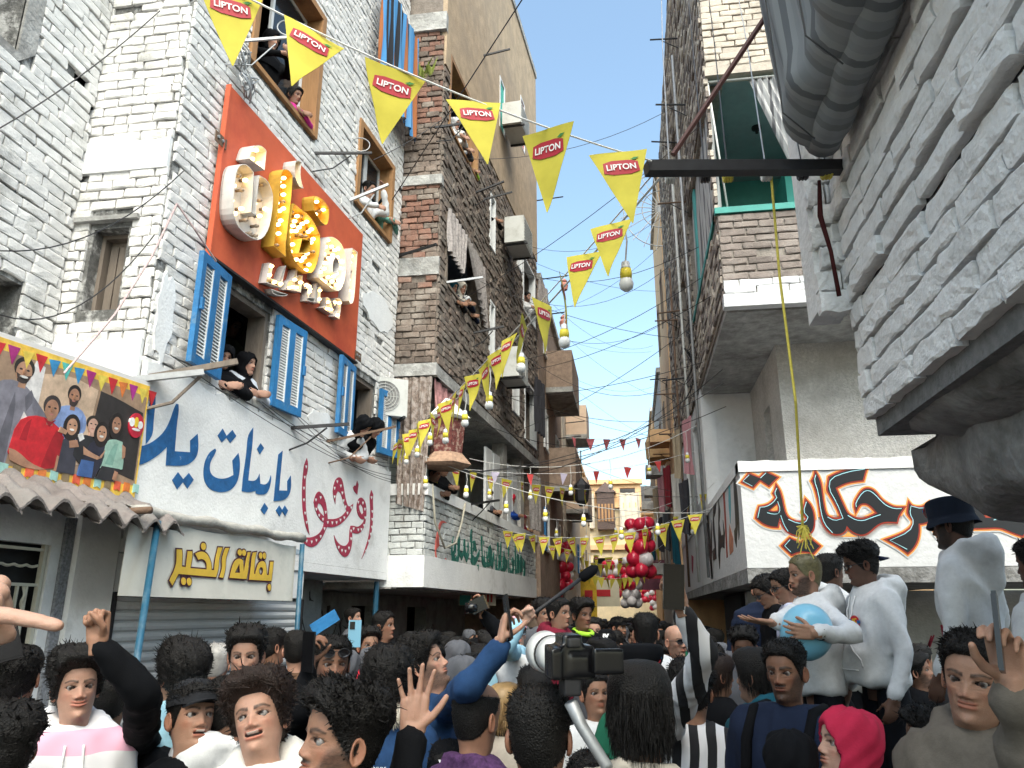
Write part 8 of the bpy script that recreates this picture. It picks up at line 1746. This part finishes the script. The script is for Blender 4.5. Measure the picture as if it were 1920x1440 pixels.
drape('window_curtain', 'dusty lace curtain hanging out of the brown brick window', (FD.p(.22, 7.15, .06), FD.p(1.1, 7.15, .06)), (FD.p(.2, 6.5, .08), FD.p(.75, 6.35, .12)), DUST, 40, .03, 6); drape('window_curtain', 'torn grey curtain at the right side of the brown brick window', (FD.p(1.1, 7.15, .07), FD.p(2.05, 7.05, .07)), (FD.p(1.6, 6.5, .1), FD.p(2.1, 6.0, .1)), DUST, 40, .03, 6, seed=3)
FLOR = M('brown_print_cloth', (.20, .155, .13), .95, .6, 22, .3, 60, dirt=(.38, .33, .3), dscale=14, dlo=.45, dhi=.55)
drape('loggia_curtain', 'brown patterned curtain beside the air conditioner', (FC.p(.12, 4.66, .04), FC.p(.62, 4.66, .04)), (FC.p(.22, 3.1, .06), FC.p(.56, 3.0, .06)), FLOR, 50, .035, 5); drape('loggia_cloth', 'pink mottled cloth under the brown bay', (FD.p(.02, 4.66, -.02), FD.p(1.2, 4.66, -.02)), (FD.p(.05, 4.1, .0), FD.p(1.0, 4.3, .0)), M('pink_mottled_cloth', (.4, .2, .2), .95, .5, 14), 40, .03, 5, seed=5)
ln_ = thing('fabric_lantern', (-2.22, 9.0, 3.75), 'large red and cream fabric lantern hanging under the brown bay', 'lantern'); cF = Vector((-2.2, 9.05, 0))
for nm, zz, m in (('lantern_top', ((.03, 4.42), (.30, 4.16), (.27, 4.13)), CANV), ('lantern_body', ((.24, 4.13), (.20, 3.72)), M('red_print_cloth', (.13, .035, .03), .9, .6, 25, dirt=(.35, .25, .2), dscale=18, dlo=.5, dhi=.6)), ('lantern_base', ((.2, 3.72), (.32, 3.58), (.28, 3.55)), M('orange_print_cloth', (.34, .22, .15), .9, .4, 20))):
    mb = MB(); mb.lathe(cF, list(zz), 6); mb.build(nm, m, ln_)
DRK = cloth('dark_hanging_cloth', (.05, .05, .06))
for i, (u, v0, v1, m) in enumerate(((5.4, 5.2, 6.3, DRK), (5.9, 7.9, 8.6, DUST), (4.9, 3.3, 4.3, DUST))): drape('hanging_cloth', ['dark cloth on the far brown balcony', 'dusty cloth high on the far brown wall', 'pale cloth in the far loggia'][i], (FD.p(u, v1, .2), FD.p(u+.7, v1, .25)), (FD.p(u, v0, .2), FD.p(u+.7, v0, .25)), m, 24, .03, 3, cat='cloth')
CLC = [cloth('maroon_cloth', (.2, .02, .03)), cloth('slate_cloth', (.06, .07, .08)), cloth('pink_cloth', (.5, .25, .28)), DRK, cloth('sand_cloth', (.42, .34, .24)), cloth('ivory_cloth', (.6, .58, .54)), C_TEAL]
for i in range(2, 14):
    y = [9.3, 10.1, 11.5, 12.4, 13.1, 13.9, 15, 16, 17, 18.5, 20, 21.5, 23, 25][i]; z = [4.6, 4.4, 4.7, 3.9, 4.9, 4.3, 3.6, 4.8, 4.0, 5.0, 4.2, 5.2, 4.5, 4.3][i]; x = 1.0-.02*i
    drape('hanging_laundry', 'cloth %s on the right row above the street, %s' % (['maroon', 'slate', 'pink', 'black', 'sand', 'ivory', 'teal'][i % 7], 'near the painted side' if i < 7 else 'farther along'), ((x, y, z), (x-.12, y+.5, z)), ((x-.02, y, z-.9), (x-.1, y+.45, z-.8)), CLC[i % 7], 14, .03, 2, 6, cat='laundry', seed=i)
mb = MB(); mb.lathe((.80, 19.5, 5.5), [(.1, 0), (.34, .08), (.36, .5), (.25, .75), (.05, .85)], 8); tag(mb.build('cloth_awning', M('sunlit_tan_cloth', (.62, .42, .22), .9, .1, 5), smooth=False), 'tan cloth awning lit by sun on the right row', 'awning')
# ---- rolled awning and black beam on the near right bay
aw = thing('rolled_awning', (.75, 2, 3.5), 'grey striped awning cloth rolled up against the white brick bay', 'awning'); rows = []
AWM = cstripe('awning_stripes', [(.26, .275, .285), (.24, .255, .265), (.27, .285, .29), (.13, .14, .15), (.26, .275, .28), (.22, .235, .245), (.17, .18, .19)], 4.3, 1)
for i in range(26):
    t = i/25; row = []
    for j in range(46):
        s = j/45; y = .2+2.55*s
        if t < .62: z = 5.6-(5.6-3.72)*t/.62; x = .66-.05*math.sin(t*5)
        else: a = (t-.62)/.38*3.4; x = .745-.105*math.cos(a)+.02*a*.3; z = 3.70-.12*math.sin(a)-.03*a*.2
        row.append(Vector((x+.018*math.sin(s*31+t*3)+.012*math.sin(s*77+t*9), y+.02*math.sin(t*14), z+.012*math.sin(s*23))))
    rows.append(row)
mb = MB(); mb.grid(rows); mb.build('awning_cloth', AWM, aw, smooth=True)
mb = MB(); mb.tube([(.80, .2+2.55*i/30, 3.60+.01*math.sin(i*1.3)) for i in range(31)], [.07+.004*math.sin(i*2.1) for i in range(31)], 14); mb.build('cloth_roll', AWM, aw, smooth=True)
for y in (1.5, 2.1, 2.5): mb = MB(); mb.tube([(.62, y, 5.4), (.60, y+.05, 4.2), (.62, y+.06, 3.62), (.72, y+.06, 3.50)], .003, 5); mb.build('cord', CABLE, aw)
bm = thing('black_beam', (.5, 2.85, 3.55), 'black steel beam jutting from the white brick bay with tied ropes', 'beam')
mb = MB(); mb.bar((.98, 2.87, 3.55), PE+Vector((-.02, .03, -.01)), .05, .045); mb.build('beam', METAL_DK, bm)
for i, x in enumerate((.22, .36, .45, .60, .74, .83)):
    mb = MB(); c = Vector((x, 2.85, 3.6-.06*x)); 
    for k in range(3): mb.tube([c+Vector((k*.012-.012, .034*math.cos(t), .034*math.sin(t)-.01)) for t in [q*2*math.pi/12 for q in range(13)]], .007, 5)
    mb.build('rope_tie', [CABLE_W, CABLE, M('yellow_rope', (.6, .5, .08), .8, .2, 80)][i % 3], bm)
    mb = MB(); mb.tube([c, c+Vector((.1+.04*i, 1.2, 1.6)), c+Vector((.25+.06*i, 2.6, 3.9))], .0032, 5); mb.build('line', CABLE if i % 3 else METAL_GREY, bm)
mb = MB(); a_, b_ = at(1262, 290, 3.0), at(1470, -20, 3.2); mb.tube([a_, b_], .012, 6); mb.tube([a_+Vector((.01, 0, .02)), b_+Vector((.02, 0, .02))], .008, 6); tag(mb.build('brown_cable', M('brown_cable', (.09, .035, .03), .7)), 'thick brown cable running up past the teal balcony', 'cable')
yr = thing('yellow_rope', tuple(at(1503, 1015, 2.95)), 'yellow rope with frayed tassel hanging before the painted balcony', 'rope'); yx, yy = .55, 2.86
YR = MATS['yellow_rope']; mb = MB(); e_y = at(1505, 985, 2.95); mb.tube([(.62, 2.86, 3.56), (.61, 2.86, 3.1), (.62, 2.865, 2.6), tuple(e_y)], .005, 6); mb.build('rope', YR, yr)
mb = MB(); rgt = random.Random(8)
for k in range(40): d_ = Vector((rgt.gauss(0, .018), rgt.gauss(0, .015), -abs(rgt.gauss(.05, .03)))); mb.tube([e_y, e_y+d_*.5+Vector((rgt.gauss(0, .008), 0, 0)), e_y+d_], .0022, 4)
mb.build('tassel', YR, yr)
mb = MB(); mb.tube([(.80, 2.86, 3.5), (.79, 2.87, 3.35), (.815, 2.88, 3.2), (.83, 2.9, 3.02)], [.007, .011, .008, .009], 8); tag(mb.build('red_strap', cloth('dark_red_strap', (.06, .012, .012)), smooth=True), 'dark red strap knotted below the black beam', 'strap')
mb = MB(); mb.tube([FW.p(.12, 3.35, .05), FW.p(.2, 2.9, .07), FW.p(.55, 2.62, .09), FW.p(1.0, 2.72, .09), FW.p(1.3, 3.0, .07), FW.p(1.5, 3.3, .06)], .014, 7); tag(mb.build('hanging_hose', M('beige_hose', (.45, .42, .34), .7), smooth=True), 'beige hose looping over the white brick balcony', 'hose')
mb = MB(); mb.tube([(-2.86, 8.78, 4.6), (-2.85, 8.77, 2.6)], .018, 8); tag(mb.build('drain_pipe', ACW, smooth=True), 'white drain pipe at the end of the crimson word', 'pipe')
mb = MB()
for k in range(3):
    y = 8.6+k*1.4; mb.tube([(1.0-.03*k, y+2, 10.5), (1.0-.03*k, y+2, 2.3)], .02, 7)
mb.build('x', METAL_GREY) if False else None
for k, y in enumerate((10.7, 12.3, 14.5)): mb = MB(); mb.tube([(.99, y, 10.5-k), (.985, y, 2.3)], .022, 7); tag(mb.build('wall_pipe', [METAL_GREY, ACW, METAL_RUST][k], smooth=True), ['grey pipe down the right brick wall beside the coil', 'pale pipe on the right row behind the coil', 'rusty pipe farther along the right row'][k], 'pipe')
sd = thing('satellite_grid', (.75, 18.5, 10.2), 'round wire satellite grid against the sky on the right row', 'antenna'); mb = MB()
for r in (.9, .45): mb.tube([Vector((.95-r*math.sin(t)*.9, 15.5, 10.4+r*math.cos(t))) for t in [math.pi*i/18 for i in range(19)]], .012, 5)
for k in range(10): t = math.pi*(k+.5)/10; mb.tube([(.95, 15.5, 10.4), (.95-1.0*math.sin(t)*.9, 15.5, 10.4+1.0*math.cos(t))], .01, 4)
mb.build('wire_grid', METAL_GREY, sd)
pt = thing('potted_plant', tuple(FC.p(.2, 9.75, .1)), 'small leafy plant on the brick pillar ledge', 'plant'); LEAF = M('yellow_green_leaf', (.22, .26, .04), .7, .3, 20); mb = MB(); rgl2 = random.Random(3)
for k in range(40):
    c = FC.p(.1+rgl2.random()*.4, 9.0+rgl2.random()*.1, .1); d_ = Vector((rgl2.gauss(0, .1), rgl2.gauss(0, .05)-.03, .05+rgl2.random()*.2)); s_ = Vector((.02, 0, .01)); mb.add([c, c+d_*.5+s_, c+d_, c+d_*.5-s_], [(0, 1, 2, 3)])
mb.build('leaves', LEAF, pt)
# far signs and cloth banners
for (px, py, w, h, m, lab) in ((1104, 1120, .5, 1.7, M('yellow_print_banner', (.75, .5, .04), .7, .3, 4), 'tall yellow printed banner on the left far wall'), (1128, 1112, 1.1, .8, M('pale_sign_board', (.7, .66, .5), .7, .1, 4), 'pale square sign board down the street'), (1226, 1078, 1.0, .9, M('dark_red_sign_board', (.12, .03, .05), .7, .5, 5), 'dark red sign board on the far right wall')):
    p = at(px, py, 24 if px != 1102 else 19); t0 = thing('street_sign', tuple(p), lab, 'sign'); mb = MB(); mb.box(p, (w, .05, h)); mb.build('board', m, t0); mb = MB(); mb.box(p-Vector((0, .03, 0)), (w*.5, .01, h*.25)); mb.build('print', BADGE_R, t0)
lt = thing('street_lantern', tuple(at(1091, 915, 15)), 'black metal lantern hanging at the far left houses', 'lantern'); mb = MB(); mb.lathe(at(1091, 930, 15), [(.02, .35), (.06, .3), (.16, .2), (.12, -.1), (.05, -.2)], 6); mb.build('lamp_body', METAL_DK, lt); mb = MB(); mb.tube([at(1091, 930, 15)+Vector((0, 0, .35)), at(1091, 930, 15)+Vector((0, 0, .9))], .012, 5); mb.build('chain', METAL_DK, lt)
# ---- phones, camera, microphone
PHB = M('phone_black', (.004, .004, .005), .25, 0, spec=.45); PHS = M('phone_screen', (.05, .08, .12), .1, 0, emit=(.12, .25, .42), estr=.25)
def phone(label, p, nrm, up=(0, 0, 1), w=.075, h=.155, mat=None, screen=True, pic=False):
    p = Vector(p); n = Vector(nrm).normalized(); u = (Vector(up)-n*Vector(up).dot(n)).normalized(); x = u.cross(n); rot = Matrix((x, n, u)).transposed(); t0 = thing('phone', tuple(p), label, 'phone'); mb = MB(); mb.box(p, (w, .009, h), rot); mb.build('case', mat or PHB, t0)
    if screen:
        mb = MB(); mb.box(p+n*.0052, (w*.9, .001, h*.92), rot); mb.build('screen', PHS if pic else PHB, t0)
        if pic:
            for s in (-1, 1):
                mb = MB(); mb.box(p+n*.0058+x*s*w*.3-u*h*.1, (w*.41, .0006, h*.8), rot); mb.build('screen_image', PHB, t0)
    else:
        mb = MB(); mb.box(p+n*.006+u*h*.3-x*w*.2, (w*.4, .004, h*.28), rot); mb.build('camera_bump', PHB, t0)
phone('phone held overhead by the striped shirt person, screen dark', at(1263, 1100, 2.72), toward(at(1263, 1100, 2.72))+Vector((.25, 0, 0)), (.05, 0, 1))
phone('dark phone held beside the taupe hoodie man', at(1872, 1185, 1.58), Vector((-.87, .40, .05)), (.12, .1, 1))
phone('phone in the navy jacket man raised hand', at(952, 1158, 2.76), Vector((.9, .3, .1)), (.1, .2, 1)); phone('phone beside the man with sunglasses on forehead', at(578, 1222, 3.1), Vector((-.5, -.8, 0)), (0, 0, 1))
phone('blue backed phone raised before the red hoodie', at(665, 1188, 4.6), Vector((.2, -1, 0)), (0, 0, 1), mat=M('phone_blue', (.16, .36, .5), .3, 0), screen=False); phone('black phone held at the left edge below the pointing hand', at(8, 1192, 2.3), Vector((.6, -.6, .3)), (-.4, 0, 1))
fo = thing('blue_folder', tuple(at(610, 1168, 4.4)), 'blue folder held up over the crowd near the post', 'folder'); mb = MB(); mb.bar(at(585, 1182, 4.4), at(632, 1152, 4.5), .004, .07); mb.build('cover', BLUE_PAINT, fo)
cc = at(1068, 1240, 2.05); ck = thing('video_camera', tuple(cc), 'black video camera with white lens raised in the middle of the crowd', 'camera'); vx = Vector((-.42, .90, .08)).normalized(); uz = Vector((0, 0, 1)); ux = vx.cross(uz).normalized(); rot = Matrix((ux, vx, uz)).transposed()
def rnd(name, boxes, mat, vox=.006):
    mb = MB()
    for c, sz in boxes: mb.box(c, sz, rot)
    v, f = remesh(mb, vox, 3); mesh_obj(name, v, f, mat, ck, True)
rnd('camera_body', [(cc, (.125, .06, .085)), (cc+uz*.05+vx*.005, (.055, .07, .04)), (cc-vx*.03-ux*.052, (.03, .045, .08)), (cc-vx*.03+ux*.02-uz*.005, (.06, .012, .05))], PHB)
rnd('viewfinder', [(cc+uz*.05-vx*.03, (.035, .03, .025))], M('rubber_black', (.02, .02, .02), .7, 0), .005)
Rl = vx.to_track_quat('Z', 'Y').to_matrix(); LW = M('white_lens_barrel', (.68, .68, .66), .4, .05, 20)
mb = MB(); mb.lathe(cc+vx*.035, [(.036, 0), (.04, .01), (.04, .055)], 24, rot=Rl); mb.build('lens_ring', PHB, ck, smooth=True); mb = MB(); mb.lathe(cc+vx*.09, [(.041, 0), (.047, .012), (.05, .05)], 24, rot=Rl); mb.build('lens_barrel', LW, ck, smooth=True)
mb = MB(); mb.lathe(cc+vx*.14, [(.05, 0), (.0515, .014)], 24, rot=Rl); mb.build('lens_ring', PHB, ck, smooth=True); mb = MB(); mb.lathe(cc+vx*.154, [(.05, 0), (.056, .01), (.058, .055), (.052, .055), (.046, .03)], 24, rot=Rl); mb.build('lens_hood', LW, ck, smooth=True)
sc_ = cc-vx*.055+ux*.088+uz*.005; rnd('side_monitor', [(sc_, (.085, .016, .065))], PHB, .005); rnd('mount', [(cc-uz*.062, (.05, .05, .045))], METAL_DK)
mb = MB(); mb.tube([cc-uz*.1, cc-uz*.16+ux*.03, at(1140, 1440, 1.9)], [.018, .016, .014], 10); mb.build('support_pole', METAL_GREY, ck, smooth=True)
bo = thing('boom_microphone', tuple(at(975, 1168, 4.3)), 'black boom pole with furry microphone slanting up over the crowd', 'microphone'); A_, B_ = at(968, 1175, 4.3), at(1092, 1083, 4.6); mb = MB(); mb.tube([A_, B_], .012, 8); mb.build('pole', METAL_DK, bo, smooth=True); d_ = (B_-A_).normalized(); mb = MB(); mb.tube([B_-d_*.02, B_, B_+d_*.05, B_+d_*.1, B_+d_*.13], [.012, .03, .034, .03, .01], 12); mb.build('windshield', C_BLACK, bo, smooth=True)
vc = thing('handheld_camcorder', tuple(at(900, 1135, 5.15)), 'small dark camcorder lifted above the crowd at left centre', 'camera'); mb = MB(); mb.bar(at(885, 1140, 5.15), at(912, 1128, 5.15), .07, .09); mb.build('camcorder_body', PHB, vc); mb = MB(); mb.lathe(at(886, 1140, 5.13), [(.03, -.03), (.035, .0), (.035, .05)], 14, rot=Vector((-1, -.2, 0)).to_track_quat('Z', 'Y').to_matrix()); mb.build('camcorder_lens', PHB, vc, smooth=True)
bpy.data.scenes.remove(_TS)
